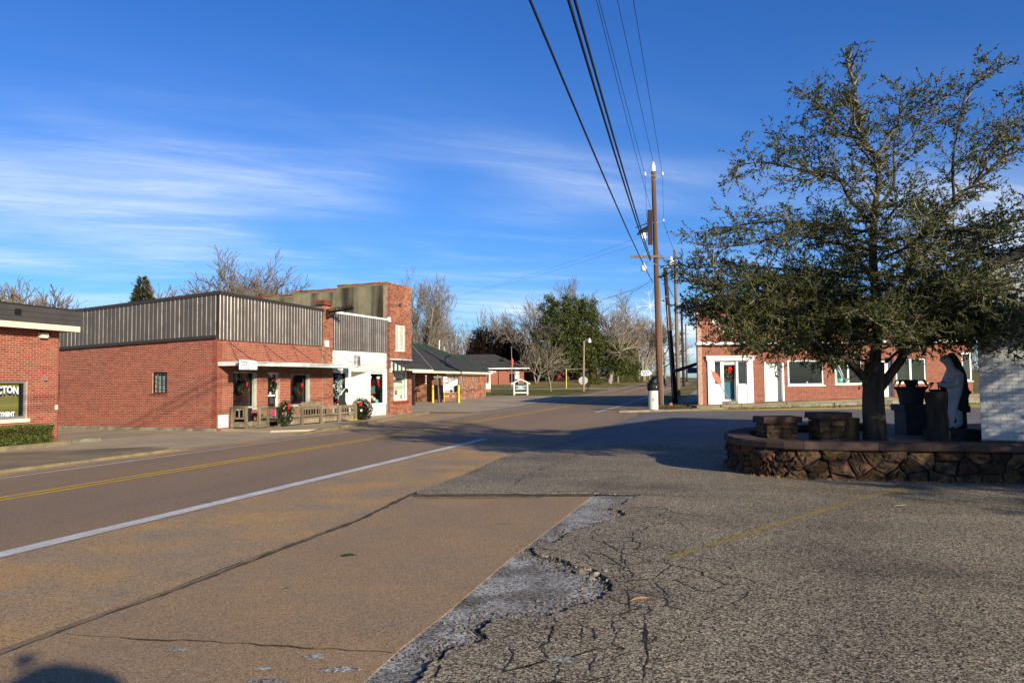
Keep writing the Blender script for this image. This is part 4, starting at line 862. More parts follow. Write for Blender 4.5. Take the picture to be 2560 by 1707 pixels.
# window displays
def blob(name, c, r, m, parent, label=None, cat=None, sq=(1, 1, 1), n=10):
    mb = MB(); prof = [(max(.02, math.sin(math.pi*k/6))*r*sq[0], -math.cos(math.pi*k/6)*r*sq[2]) for k in range(7)]; mb.lathe(c, prof, n); o = obj(name, mb, m, parent, None if parent is not None else c, smooth=True)
    return tag(o, label, cat) if label else o
def xmas(s, w_, z0, h, r, label, seed, parent_fr=FS):
    t = thing('christmas_tree', label, 'christmas tree', FS.P(s, w_, z0)); rg = np.random.default_rng(seed); n = 1500; u1 = rg.uniform(0, 1, n)**.7; th = rg.uniform(0, 6.28, n); rad = r*(.35+.65*u1)*np.sqrt(rg.uniform(.3, 1, n))
    PP = np.array([FS.P(s+R_*math.cos(a), w_+R_*math.sin(a)*.6, z0+h*(1-x)) for R_, a, x in zip(rad, th, u1)]); v, q, rn = leaf_quads(PP, rg.normal(0, 1, (n, 3)), .11, .03, rg); npobj('branches', v, q, M['leaf_fir'], t, rnd=rn)
    mb = MB()
    mb.lathe((0, 0, 0), [(.004, -.022), (.024, 0), (.004, .022)], 6); me = None
    for k in range(34):
        x = rg.uniform(.1, 1); a = rg.uniform(-2.6, .9); R_ = r*(.3+.65*x); p = FS.P(s+R_*math.cos(a), w_+abs(R_*math.sin(a))*.6+.02, z0+h*(1-x))
        if me is None: o = obj('bauble', mb, M['porcelain'], t); me = o.data; o.location = Vector(p) - wpos(t)
        else: link('bauble', me, t, p)
    for k, (a, z) in enumerate(((-.12, .86), (.16, .80), (-.02, .62))):
        mb = MB(); c = Vector(FS.P(s+a, w_+r*.5, z0+h*z))
        for j in range(5):
            d1 = FS.u*math.cos(j*1.257)+Vector((0, 0, 1))*math.sin(j*1.257); mb.tube([c, c+d1*.10], [.03, .012], 4)
        obj('poinsettia', mb, M['signwhite'], t)
xmas(8.12, -.5, .80, 1.35, .30, 'dark artificial christmas tree with white flowers in the left window of the white shop', 7)
rg = np.random.default_rng(8); n = 420; PP = np.array([FS.P(8.5+.1*rg.normal(), -.3+.05*rg.normal(), rg.uniform(.85, 2.2)) for _ in range(n)]); v, q, rn = leaf_quads(PP, rg.normal(0, 1, (n, 3)), .09, .05, rg)
t = thing('feather_garland', 'white feathery garland hung beside the dark christmas tree', 'garland', FS.P(8.5, -.3, .8)); npobj('feathers', v, q, M['porcelain'], t, rnd=rn)
t = thing('pink_cloth', 'pale pink cloth hanging at the left edge of the white shop window', 'cloth', FS.P(7.6, -.2, .8)); mb = MB(); mb.prism([P(7.55, -.2, .8), P(7.80, -.2, .8), P(7.70, -.2, 1.3), P(7.57, -.2, 1.75)], FS.n*-.02); obj('sheet', mb, M['palepink'], t)
blob('red_cushion', FS.P(8.35, -.25, .87), .14, M['red'], None, 'red cushion on the sill of the left white shop window', 'cushion', (1, 1, .5))
def stocking(s, w_, z, label, m='red'):
    t = thing('stocking', label, 'stocking', FS.P(s, w_, z-.35), 'red stockings in the shop window'); mb = MB(); mb.tube([P(s, w_, z), P(s, w_, z-.25), P(s+.06, w_, z-.36), P(s+.16, w_, z-.40)], [.075, .07, .075, .05], 8); obj('foot', mb, M[m], t, smooth=True); mb = MB(); mb.lathe(P(s, w_, z), [(.08, -.02), (.09, 0), (.09, .09), (.08, .11)], 10); obj('cuff', mb, M['signwhite'], t)
stocking(10.93, -.14, 2.0, 'red stocking with white cuff at the left of the display window'); stocking(11.72, -.14, 1.98, 'red stocking with white cuff at the right of the display window')
t = thing('silver_board', 'silver display board in the right window of the white shop', 'display board', P(11.35, -.3, 1.2)); mb = MB(); FS.box(mb, 11.05, 11.75, -.36, -.33, 1.22, 1.62); obj('panel', mb, M['steel'], t); part_box('red_trim', FS, (11.03, 11.78, -.37, -.325, 1.19, 1.218), M['red'], t)
for k, (s, z, r, m_, lb) in enumerate(((11.05, .86, .13, 'red', 'red velvet bundle at the window bottom left'), (11.25, 1.03, .10, 'gold', 'yellow bear shaped toy in the display window'), (11.45, .93, .10, 'palepink', 'pale doll in the display window'), (11.70, .80, .11, 'mint', 'green and blue parcel at the window bottom right'), (11.33, 1.78, .16, 'dark_plum', 'dark red bow above the silver board'), (11.85, 1.5, .09, 'leaf_fir', 'sprig of green hung at the right window edge'))):
    blob('window_toy', FS.P(s, -.22, z), r, M[m_], None, lb, 'toy', (1, 1, 1.1), 8)
rg = np.random.default_rng(18); n = 420; PP = np.array([FS.P(11.95+.04*rg.normal(), -.12+.03*rg.normal(), rg.uniform(.75, 2.2)) for _ in range(n)]); v, q, rn = leaf_quads(PP, rg.normal(0, 1, (n, 3)), .07, .025, rg)
t = thing('fir_garland', 'green garland hanging down the right side of the display window', 'garland', FS.P(11.95, -.12, .7)); npobj('needles', v, q, M['leaf_fir'], t, rnd=rn)
t = thing('santa_figure', 'red and white figure standing in the shop entry', 'figure', FS.P(9.15, -.5, .12)); mb = MB(); mb.lathe(FS.P(9.12, -.45, .12), [(.16, 0), (.2, .4), (.16, .95), (.09, 1.1), (.11, 1.25), (.06, 1.4), (.01, 1.55)], 10); obj('body', mb, M['red'], t, smooth=True); mb = MB(); mb.lathe(FS.P(9.12, -.45, 1.2), [(.12, -.05), (.135, 0), (.12, .06)], 10); obj('beard', mb, M['signwhite'], t)

# ---------------------------------------------------------------- two storey brick building
tw = thing('two_storey_building', 'narrow two storey old red brick building with stained side wall', 'building', FS.P(13.7, -5, 0))
masonry(FS, tw, 12.45, 15.03, 0, 6.98, [(13.08, 14.56, .8, 2.42), (13.28, 14.36, 3.45, 4.90)], 'brick_old', 'mortar_dark', seed=12, nind=300, jit=.004)
TS = FS.turn(12.45, 0)
for b in ((0, 3.1, 7.06), (3.1, 6.02, 6.88), (6.02, 12, 6.70)):
    mb = MB(); TS.box(mb, b[0]+(.006 if b[0] else 0), b[1], -.28, -.004, 3.0, b[2]-.055); obj('stucco_wall', mb, M['stucco'], tw)
    mb = MB(); TS.box(mb, b[0]+.002, b[1], -.3, .006, b[2]-.16, b[2]-.053); obj('cornice_band', mb, M['mortar'] if 0 else M['curb'], tw)
    n = int((b[1]-b[0])/.42)
    for k in range(n):
        a = b[0]+(b[1]-b[0])*k/n; mb = MB(); TS.box(mb, a+.01, a+(b[1]-b[0])/n, -.34, .03, b[2]-.05, b[2]+.015+.012*(k % 2)); obj('coping_tile', mb, M['brick_old'], tw)
mb = MB(); FS.box(mb, 12.47, 15.03, -.3, .03, 6.985, 7.04); obj('coping', mb, M['brick_old'], tw)
mb = MB(); FS.turn(15.03, 0).box(mb, .25, 10, -.02, .25, 0, 6.6); obj('far_wall', mb, M['brick_old'], tw)
part_box('pilaster', FS, (15.04, 15.32, -1.2, -.35, 0, 5.3), M['brick_old'], tw)
part_box('vent_block', FS, (13.68, 13.83, .0, .018, 5.85, 6.02), M['black'], tw)
w2 = window(FS, tw, 13.28, 14.36, 3.45, 4.90, -.07, .07, 2, 1, 'white', 'glass_dk', mun=.12, sill=(.05, .08, 'brick_old')); part_box('curtain', FS, (13.33, 14.3, -.09, -.085, 3.52, 4.83), M['frame_sage'], w2)
for k in range(5): part_box('window_bar', FS, (13.35, 14.29, -.084, -.078, 3.72+k*.22, 3.735+k*.22), M['white_old'], w2)
part_box('corner_lamp', FS, (12.42, 12.58, .0, .14, 4.95, 5.2), M['white_old'], tw)
wb = window(FS, tw, 13.08, 14.56, .8, 2.42, -.06, .06, 1, 1, 'offwhite', 'glass', room=None, sill=(.06, .12, 'brick2')); part_box('blind', FS, (13.12, 14.5, -.12, -.115, .84, 2.38), M['offwhite'], wb)
part_box('wide_jamb', FS, (14.36, 14.52, -.06, -.02, .84, 2.40), M['offwhite'], wb)
text_mesh('BARBERS', .30, M['dark_plum'], 'lettering', wb, FS.P(13.12, -.075, 1.74), FS.u, (0, 0, 1), .001, .004, squash=.86, arch=.05)
part_box('poster', FS, (13.38, 13.58, -.078, -.074, 1.14, 1.34), M['ink'], wb); part_box('poster_face', FS, (13.41, 13.55, -.073, -.070, 1.18, 1.30), M['orange_sign'], wb)
part_box('notice', FS, (13.16, 13.4, -.078, -.074, .9, 1.02), M['signwhite'], wb); part_box('bottle', FS, (14.02, 14.06, -.11, -.085, .86, 1.1), M['ink'], wb)
part_box('sill_course', FS, (13.0, 14.66, .02, .035, .62, .74), M['brick2'], tw)
part_box('meter_box', FS, (12.62, 12.76, .01, .10, 2.3, 2.52), M['white_old'], tw); part_box('electric_meter', FS, (12.62, 12.75, .01, .12, 1.12, 1.3), M['steel'], tw)
mb = MB(); mb.tube([FS.P(12.56, .02, .2), FS.P(12.56, .02, 4.9)], .012, 5); obj('conduit', mb, M['black'], tw)
# striped awning
mb = MB(); P = FS.P; mb.hexa([P(12.72, 1.1, 2.42), P(15.5, 1.1, 2.42), P(15.5, .02, 2.92), P(12.72, .02, 2.92), P(12.72, 1.1, 2.455), P(15.5, 1.1, 2.455), P(15.5, .02, 2.96), P(12.72, .02, 2.96)]); obj('awning_roof', mb, M['roof_dark'], tw)
for k in range(9):
    a = .03+k*.118; b = a+.112; za = 2.92-.463*(a/1.08); zb_ = 2.92-.463*(b/1.08); mb = MB(); mb.prism([P(12.74, a, 2.40), P(12.74, b, 2.40), P(12.74, b, zb_), P(12.74, a, za)], FS.u*-.012); obj('awning_stripe', mb, M['green_metal' if k % 2 else 'white'], tw)
part_box('awning_valance', FS, (12.72, 15.5, 1.10, 1.13, 2.38, 2.46), M['white_old'], tw)
mb = MB(); mb.tube([P(15.0, .03, 3.85), P(15.35, 1.15, 2.5)], .012, 5); obj('awning_rod', mb, M['steel'], tw); part_box('flashing', FS, (12.7, 15.03, .01, .05, 2.97, 3.04), M['white_old'], tw)
t = thing('barber_lamp', 'small white beaded lamp string hanging at the far awning corner', 'lamp', FS.P(15.45, .7, 1.6)); mb = MB()
for k in range(4): mb.lathe(FS.P(15.4, .7, 1.72+k*.13), [(.01, -.05), (.05, 0), (.01, .05)], 8)
obj('bead', mb, M['porcelain'], t)
# ---------------------------------------------------------------- clinic and houses down the left side
def hip_roof(name, fr, s0, s1, w0, w1, ze, zr, m, parent, ov=.4, ridge=None, thick=.12):
    """hipped roof on a rectangle, eave height ze, ridge height zr"""
    P = fr.P; a0, a1, b0, b1 = s0-ov, s1+ov, w0-ov, w1+ov; hw = (b1-b0)/2; r0, r1 = ridge or (a0+hw, a1-hw); wm = (b0+b1)/2
    mb = MB(); R0, R1 = P(r0, wm, zr), P(r1, wm, zr)
    A, B, C, D = P(a0, b1, ze), P(a1, b1, ze), P(a1, b0, ze), P(a0, b0, ze)
    mb.quad(A, B, R1, R0); mb.quad(C, D, R0, R1); mb.poly([B, C, R1]); mb.poly([D, A, R0]); mb.quad(D, C, B, A)
    return obj(name, mb, M[m], parent)
FC = Fr((-5.7, 63.3), 17.9); zc = .22
t = thing('clinic', 'mottled brick clinic with low dark shingle roof beside the road', 'building', FC.P(4, -5, zc))
masonry(FC, t, 0, 10.4, zc-.2, 2.62, (), 'brick_mix', 'mortar_dark', seed=21, nind=200, course=.075, bl=.22, jit=.006)
cw = FC.turn(0, 0); masonry(cw, t, 0, 9, zc-.2, 2.62, (), 'brick_mix', 'mortar_dark', seed=22, course=.075, bl=.22, wall_name='end_wall')
hip_roof('roof', FC, -6.0, 10.4, -9.5, 0, 2.66, 4.75, 'roof_dark', t, .5, ridge=(-3.5, 7.2))
for k in range(3): part_box('fascia', FC, (-6.5+k*5.8+.01, -.7+k*5.8-.01, .46, .52, 2.5, 2.66), M['cream'], t)
part_box('soffit', FC, (-6.4, 10.8, -9.5, .46, 2.60, 2.63), M['wood'], t)
mb = MB()
for k in range(52): FC.box(mb, .1+k*.2, .2+k*.2, .30, .36, 2.42, 2.50)
obj('dentil', mb, M['white_old'], t)['kind'] = 'stuff'
part_box('carport_wall', FC, (-6.2, -.02, -4.2, -4.0, zc-.2, 2.6), M['brick_mix'], t)
part_box('dark_opening', FC, (-3.2, -.6, -3.99, -3.9, zc-.1, 1.5), M['dark'], t)
for s in (-1.0, -5.8): part_box('carport_post', FC, (s-.1, s+.1, .1, .3, zc-.2, 2.59), M['roof_brown'], t)
part_box('downpipe', FC, (2.5, 2.62, .01, .10, 1.9, 2.6), M['black'], t); part_box('corner_buttress', FC, (8.4, 8.9, 0.01, .3, zc-.2, 2.3), M['brick_mix'], t)
part_box('meter', FC, (4.0, 4.2, .01, .12, 1.45, 2.1), M['steel'], t); part_box('meter', FC, (7.4, 7.6, .01, .12, 1.45, 2.1), M['steel'], t)
mb = MB(); mb.tube([FC.P(3.6, -1.2, 3.0), FC.P(3.6, -1.2, 3.9)], .05, 6); mb.tube([FC.P(3.6, -1.2, 3.85), FC.P(3.9, -1.2, 4.0), FC.P(4.3, -1.0, 4.05)], .05, 6); obj('roof_flue', mb, M['black'], t)
def bollard(p, h, r, label):
    mb = MB(); mb.lathe((p[0], p[1], p[2]-.03), [(r, 0), (r, h-.06), (r*.8, h-.015), (r*.3, h)], 12); tag(obj('bollard', mb, M['yellow_post'], None, p, smooth=False), label, 'bollard', 'yellow bollards before the clinic')
bollard((-6.23, 61.4, .18), 1.42, .085, 'yellow bollard left of the clinic sign'); bollard((-4.17, 60.9, .17), 1.42, .09, 'yellow bollard right of the clinic sign')
CS = Fr((-5.45, 61.9), 90); t = thing('clinic_sign', 'white lettered clinic board on yellow legs before the mottled brick wall', 'sign', CS.P(.55, 0, .2))
part_box('board', CS, (0, 1.12, -.03, .03, 1.0, 2.1), M['signwhite'], t)
for s in (.03, 1.05): part_box('leg', CS, (s, s+.06, -.06, -.031, .15, 2.1), M['yellow_post'], t)
part_box('crossbar', CS, (.09, 1.05, -.055, -.035, .66, .72), M['yellow_post'], t); part_box('header', CS, (.0, .3, -.025, .025, 2.103, 2.2), M['signwhite'], t)
for txt, z, sz in (('CARE CLINIC', 1.88, .15), ('FAMILY PRACTICE', 1.70, .11), ('731-376-00', 1.38, .20), ('MO TU WE TH FR', 1.20, .11)):
    text_mesh(txt, sz, M['ink'], 'lettering', t, CS.P(.56, .033, z), CS.u, (0, 0, 1), .001, .003, 'CENTER', squash=.95)
for z0, z1 in ((2.02, 2.07), (1.06, 1.12)): part_box('ink_band', CS, (.06, 1.06, .031, .034, z0, z1), M['ink'], t)
mb = MB(); mb.lathe((-4.36, 61.75, .18), [(.16, .9), (.18, 1.3), (.10, 1.36)], 10); mb.tube([(-4.36, 61.75, .15), (-4.36, 61.75, .95)], .03, 6); tag(obj('post_box', mb, M['black'], None, (-4.36, 61.75, .18)), 'small black box on a post behind the right bollard', 'post box')
t = thing('street_sign', 'thin steel street name post before the clinic carport', 'sign', (-5.7, 61.0, .17)); mb = MB(); mb.tube([(-5.69, 61.0, .1), (-5.83, 61.0, 2.3)], .03, 6); obj('post', mb, M['steel'], t)
mb = MB(); mb.box(-6.12, -5.5, 60.98, 61.0, 2.14, 2.25); mb.box(-5.84, -5.82, 60.8, 61.3, 2.26, 2.36); obj('name_plate', mb, M['steel'], t)
# green roofed house
FG = Fr((-2.45, 89.5), 17.9); zg = .65; t = thing('green_roof_house', 'pale house with long green roof and white posts behind the clinic', 'house', FG.P(0, -6, zg))
part_box('wall', FG, (-10, 0, -9, -1.3, zg-.2, 2.9), M['white_old'], t); part_box('floor_slab', FG, (-10, 0, -1.3, 0, zg-.2, zg+.35), M['brick_mix'], t)
hip_roof('roof', FG, -14, .2, -10, 0, 3.0, 5.9, 'roof_green', t, .4, ridge=(-10.5, -6.5)); part_box('fascia', FG, (-10, .62, .36, .42, 2.86, 3.02), M['white'], t); part_box('fascia', FG, (.56, .62, -10, .36, 2.86, 3.0), M['white'], t)
for s in (-.1, -2.6, -5): part_box('porch_post', FG, (s-.08, s+.08, -.2, -.04, zg+.35, 2.86), M['white'], t)
part_box('porch_rail', FG, (-5, -.1, -.1, -.06, zg+.9, zg+1.0), M['white'], t); part_box('porch_panel', FG, (-1.5, -.15, -.09, -.07, zg+.36, zg+.89), M['white'], t)
for s in (-1.0, -3.6): window(FG, t, s-.45, s+.45, zg+.9, 2.55, -1.29, .07, 1, 2, 'white', 'glass_dk', depth=.03)
mb = MB(); mb.lathe(FG.P(-5.5, -4, 5.4), [(.07, 0), (.07, .9), (.12, .92), (.12, 1.0)], 8); obj('roof_vent', mb, M['white_old'], t); mb = MB(); mb.lathe(FG.P(-6.5, -3, 5.2), [(.05, 0), (.05, .4)], 6); obj('roof_vent', mb, M['white_old'], t)
# brick bank like building with grey roof
FB = Fr((-2.55, 110.0), 84); zk = 1.05; t = thing('grey_roof_building', 'small red brick building with grey hipped roof and white eaves', 'building', FB.P(2, -5, zk))
masonry(FB, t, -8.5, 4.2, zk-.4, 3.62, [(2.85, 3.5, 1.3, 3.5)], 'brick', 'mortar', course=.08, bl=.24, seed=25); FB2 = Fr(FB.P(0, 0, 0)[:2], -6)
part_box('side_wall', FB, (-8.4, 4.18, -9, -.28, zk-.4, 3.6), M['brick'], t)
hip_roof('roof', FB, -8.7, 4.3, -9, .2, 3.72, 5.85, 'roof_dark', t, .55, ridge=(-6, .4)); 
for b in ((-9.2, 4.9, .72, .78, 3.6, 3.75), (4.84, 4.9, -9.5, .72, 3.6, 3.75)): part_box('fascia', FB, b, M['white'], t)
window(FB, t, 2.85, 3.5, 1.3, 3.5, -.06, .07, 1, 2, 'white', 'glass_dk'); part_box('downpipe', FB, (.55, .63, .01, .07, zk, 3.6), M['roof_brown'], t); mb = MB(); mb.lathe(FB.P(1.3, -1.6, 4.85), [(.25, 0), (.25, .2), (.1, .3)], 8); obj('roof_vent', mb, M['black'], t)
t = thing('box_sign', 'white lit box sign standing before the grey roofed building', 'sign', FB.P(3.1, 1, zk)); part_box('cabinet', FB, (2.72, 3.42, .9, 1.1, 2.15, 3.28), M['black'], t); part_box('face', FB, (2.80, 3.40, 1.1, 1.12, 2.2, 3.23), M['signwhite'], t)
mb = MB(); mb.tube([FB.P(3.1, 1.0, zk-.3), FB.P(3.1, 1.0, 2.15)], .06, 6); obj('post', mb, M['black'], t); mb = MB(); FB.box(mb, 2.85, 3.0, 1.121, 1.124, 2.7, 3.1); FB.box(mb, 3.08, 3.12, 1.121, 1.124, 2.65, 3.0); FB.box(mb, 3.2, 3.34, 1.121, 1.124, 2.75, 3.0); FB.box(mb, 2.88, 3.32, 1.121, 1.124, 2.42, 2.5); obj('logo_marks', mb, M['ink'], t)
t = thing('flagpole', 'thin flagpole with a furled red and white flag', 'flagpole', (-.08, 105, 1.0)); mb = MB(); mb.tube([(-.08, 105, .9), (-.08, 105, 6.5)], [.06, .035], 6); obj('pole', mb, M['steel'], t); mb = MB(); mb.tube([(-.02, 105, 5.0), (.05, 105, 4.6), (0, 105, 4.1), (.04, 105, 3.7)], [.05, .13, .11, .04], 6); obj('flag', mb, M['orange_sign'], t)
# dark roofed house behind and small brick house under the magnolia
FH = Fr((-1, 132), 84); t = thing('dark_roof_house', 'house with dark brown roof behind the grey roofed building', 'house', FH.P(5, -5, 1.8)); part_box('wall', FH, (0, 9, -8, 0, 1.2, 3.9), M['brick_old'], t); hip_roof('roof', FH, 0, 9, -8, 0, 3.9, 7.2, 'roof_brown', t, .5); window(FH, t, 6.4, 7.4, 2.2, 3.5, .02, .1, 1, 2, 'white', 'glass_dk', depth=.05)
FM = Fr((3.0, 128), 84); t = thing('gabled_house', 'red brick house with a white edged gable behind the magnolia', 'house', FM.P(5, -5, 1.9)); part_box('wall', FM, (0, 11, -8, 0, 1.4, 4.4), M['brick'], t)
mb = MB(); P = FM.P; mb.prism([P(-.4, .4, 4.3), P(4.4, .4, 4.3), P(2.0, .4, 7.3)], FM.n*-9); obj('roof', mb, M['roof_green'], t); mb = MB(); mb.prism([P(-.4, .46, 4.2), P(2.0, .46, 7.2), P(4.4, .46, 4.2), P(4.55, .46, 4.3), P(2.0, .46, 7.45), P(-.55, .46, 4.3)], FM.n*-.05); obj('verge_board', mb, M['white'], t)
for s in (1.0, 6.0, 8.5): window(FM, t, s, s+1.0, 2.4, 3.9, .02, .1, 1, 2, 'white', 'glass_dk', depth=.05)
# dental sign
DS = Fr((.10, 77.5), 84); t = thing('dental_sign', 'teal dentistry sign board in a white gabled post frame', 'sign', DS.P(.7, 0, .47))
for s in (.0, 1.32): part_box('post', DS, (s, s+.13, -.065, .065, .4, 1.62), M['white'], t)
part_box('lower_rail', DS, (.132, 1.318, -.03, .03, .66, .75), M['white'], t)
mb = MB(); P = DS.P
mb.prism([P(-.22, .09, 1.50), P(.72, .09, 1.98), P(1.66, .09, 1.50), P(1.66, .09, 1.62), P(.72, .09, 2.10), P(-.22, .09, 1.62)], DS.n*-.18); obj('gable', mb, M['white'], t)
mb = MB(); mb.prism([P(-.25, .14, 1.625), P(.72, .14, 2.115), P(1.69, .14, 1.625), P(1.69, .14, 1.65), P(.72, .14, 2.15), P(-.25, .14, 1.65)], DS.n*-.3); obj('sign_roof', mb, M['roof_dark'], t)
mb = MB(); mb.prism([P(.17, .02, .98), P(.55, .02, .98), P(.72, .02, .89), P(.9, .02, .98), P(1.28, .02, .98), P(1.28, .02, 1.43), P(.17, .02, 1.43)], DS.n*-.04); obj('board', mb, M['teal_sign'], t)
for txt, z, sz in (('FAMILY', 1.16, .17), ('DENTISTRY', 1.0, .18)): text_mesh(txt, sz, M['signwhite'], 'lettering', t, DS.P(.72, .025, z), DS.u, (0, 0, 1), .001, .004, 'CENTER', squash=.95)
mb = MB()
for a, b in ((.24, .36), (.39, .48), (.54, .66), (.69, .84), (.90, 1.02), (1.05, 1.20)): DS.box(mb, a, b, .022, .026, 1.33, 1.38)
obj('small_print', mb, M['signwhite'], t)

# ---------------------------------------------------------------- roadside posts on the left, far
def post(name, p, top, r, m, label, cat, r2=None):
    t = thing(name, label, cat, p); mb = MB(); mb.tube([(p[0], p[1], p[2]-.3), top], [r, r2 or r*.75], 8); obj('shaft', mb, M[m], t); return t
def lamp_head(t, c, m='porcelain'):
    mb = MB(); mb.lathe(c, [(.05, .34), (.08, .30), (.10, .16), (.20, .08), (.21, -.05), (.17, -.16), (.05, -.18)], 12, True, True); obj('lamp_head', mb, M[m], t)
t = post('street_lamp', (7.95, 88.1, .65), (8.1, 88.1, 6.3), .13, 'bark_pale', 'pale wooden lamp pole with curved arm beside the driveway', 'street lamp'); mb = MB(); mb.tube([(8.1, 88.1, 6.1), (8.3, 88.1, 6.42), (8.65, 88.1, 6.45)], .03, 6); obj('arm', mb, M['steel'], t); lamp_head(t, (8.72, 88.1, 6.25))
post('utility_pole', (16.8, 125, 1.3), (16.87, 125, 7.1), .12, 'bark_pale', 'thin pale pole right of the magnolia', 'pole')
post('utility_pole', (24.2, 150, 1.6), (24.3, 150, 7.5), .13, 'bark_pale', 'tall pale pole before the bare grey tree down the road', 'pole')
post('utility_pole', (27.9, 160, 1.6), (28, 160, 6.9), .11, 'bark_pale', 'farthest pale pole beside the roadside board', 'pole')
t = thing('clearance_bar', 'yellow post with a long thin overhead bar beside the drive', 'barrier', (6.85, 100, .86)); mb = MB(); mb.tube([(6.85, 100, .7), (6.88, 100, 3.3)], .06, 6); obj('post', mb, M['yellow_post'], t); mb = MB(); mb.tube([(6.7, 100, 3.32), (9.3, 100, 3.36)], .035, 6); obj('bar', mb, M['steel'], t)
t = thing('stop_sign', 'grey back of an octagonal stop sign beside the lamp pole', 'sign', (8.4, 90, .68)); mb = MB(); mb.prism([(8.12+.55*math.cos(math.pi/8+k*math.pi/4), 90, 1.85+.5*math.sin(math.pi/8+k*math.pi/4)) for k in range(8)], (0, .02, 0)); obj('plate', mb, M['steel'], t); mb = MB(); mb.tube([(8.2, 90.05, .5), (8.15, 90.05, 2.2)], .03, 6); obj('post', mb, M['steel'], t)
t = thing('mailbox', 'black mailbox on a post at the driveway mouth', 'mailbox', (8.3, 86.3, .62)); mb = MB(); mb.box(8.26, 8.36, 86.25, 86.35, .5, 1.15); obj('post', mb, M['black'], t); mb = MB(); mb.prism([(8.12, 86.1, 1.15), (8.5, 86.1, 1.15), (8.5, 86.1, 1.35), (8.42, 86.1, 1.44), (8.2, 86.1, 1.44), (8.12, 86.1, 1.35)], (0, .45, 0)); obj('box', mb, M['black'], t)
t = thing('marker_post', 'mauve marker box on a striped post at the road edge', 'marker', (14.8, 118, 1.2)); mb = MB(); mb.tube([(14.8, 118, .9), (14.8, 118, 1.75)], .06, 6); obj('post', mb, M['white_old'], t); mb = MB(); mb.box(14.5, 15.1, 117.9, 118.1, 1.75, 2.1); obj('box', mb, M['purple'], t)
t = thing('round_sign', 'white round topped marker under the evergreen shrubs', 'sign', (15.5, 125, 1.9)); mb = MB(); mb.prism([(15.5+.42*math.cos(k*.5236), 125, 3.2+.5*math.sin(k*.5236)) for k in range(12)], (0, .04, 0)); obj('disc', mb, M['signwhite'], t); mb = MB(); mb.box(15.35, 15.65, 125.05, 125.1, 1.5, 2.8); obj('stem', mb, M['signwhite'], t)
t = thing('roadside_board', 'white lettered roadside board pointing right, far down the road', 'sign', (25.5, 150, 1.8)); mb = MB(); mb.prism([(24.6, 150, 2.75), (26.2, 150, 2.75), (26.7, 150, 3.2), (26.2, 150, 3.7), (24.6, 150, 3.7)], (0, .1, 0)); obj('board', mb, M['signwhite'], t)
mb = MB()
for a, z in ((24.8, 3.35), (25.3, 3.35), (25.8, 3.35), (25.0, 2.98), (25.5, 2.98)): mb.box(a, a+.36, 149.96, 149.99, z, z+.2)
obj('letter_marks', mb, M['ink'], t); mb = MB(); mb.box(24.9, 25.0, 150.02, 150.08, 1.4, 2.75); mb.box(26.0, 26.1, 150.02, 150.08, 1.4, 2.75); obj('leg', mb, M['black'], t)

# ---------------------------------------------------------------- brick store across the side street
FT = Fr((11.0, 46.5), 88); st = thing('brick_store', 'long red brick store with white trimmed shop windows across the side street', 'building', FT.P(8, -5, .3))
slab = lambda s: .27+.031*max(0, s)
masonry(FT, st, 0, 16.6, .0, 6.12, [(.55, 3.3, .0, 3.06), (4.06, 5.08, .3, 2.75), (5.40, 7.58, 1.35, 2.86), (8.25, 9.9, 1.38, 2.95), (10.2, 11.85, .3, 2.9), (11.95, 13.8, 1.42, 2.9), (16.0, 16.6, 1.5, 3.2)], 'brick_store', 'mortar', seed=31, nind=300, course=.07, bl=.215)
TSw = Fr((11.0, 46.5), 15.6); TSw.n = -TSw.n; masonry(TSw, st, 0, 12, 0, 6.12, (), 'brick_store', 'mortar', seed=32, wall_name='street_wall', course=.07, bl=.215)
mb = MB(); FT.box(mb, -.12, 16.7, -.1, .35, 3.80, 3.95, z0b=3.8, z1b=3.95); obj('white_ledge', mb, M['white'], st); mb = MB(); FT.box(mb, -.05, 16.65, -.3, .06, 6.125, 6.2); obj('coping', mb, M['brick_old'], st)
part_box('roof', FT, (3.8, 16.5, -12, -.26, 5.5, 5.6), M['roof_dark'], st)
text_mesh('McT', .55, M['signwhite'], 'lettering', st, FT.P(.9, .02, 5.05), FT.u, (0, 0, 1), .02, .01); part_box('grille', FT, (5.9, 6.3, .01, .03, 5.3, 5.5), M['green_metal'], st)
part_box('letter_bar', FT, (1.5, 2.6, .012, .03, 4.55, 4.62), M['signwhite'], st); part_box('letter_bar', FT, (1.3, 2.2, .012, .03, 4.75, 4.80), M['signwhite'], st)
# white portico with teal door
po = part_box('door_surround', FT, (.57, .95, -.3, .10, .28, 2.86), M['white'], st)
part_box('door_surround', FT, (2.92, 3.28, -.3, .10, .30, 2.86), M['white'], st); part_box('entablature', FT, (.5, 3.35, -.3, .16, 2.86, 3.08), M['white'], st); part_box('cornice', FT, (.46, 3.39, -.3, .24, 3.082, 3.14), M['white'], st)
part_box('base_panel', FT, (.952, 1.42, -.3, .06, .28, 1.42), M['white'], st); part_box('base_panel', FT, (2.36, 2.918, -.3, .06, .30, 1.42), M['white'], st)
for a, b in ((1.04, 1.33), (2.5, 2.78)): part_box('raised_panel', FT, (a, b, .06, .085, .62, 1.22), M['white'], st)
for a, b in ((.952, 1.42), (2.36, 2.918)):
    window(FT, st, a, b, 1.43, 2.85, -.02, .06, 1, 1, 'white', 'glass_dk', name='sidelight')
part_box('door_post', FT, (1.422, 1.55, -.45, .0, .28, 2.855), M['white'], st); part_box('door_post', FT, (2.29, 2.358, -.45, .0, .3, 2.855), M['white'], st)
dr = part_box('door', FT, (1.552, 2.288, -.44, -.40, .56, 1.58), M['teal'], st); part_box('door_pane', FT, (1.552, 2.288, -.435, -.41, 1.582, 2.62), M['glass_dk'], dr)
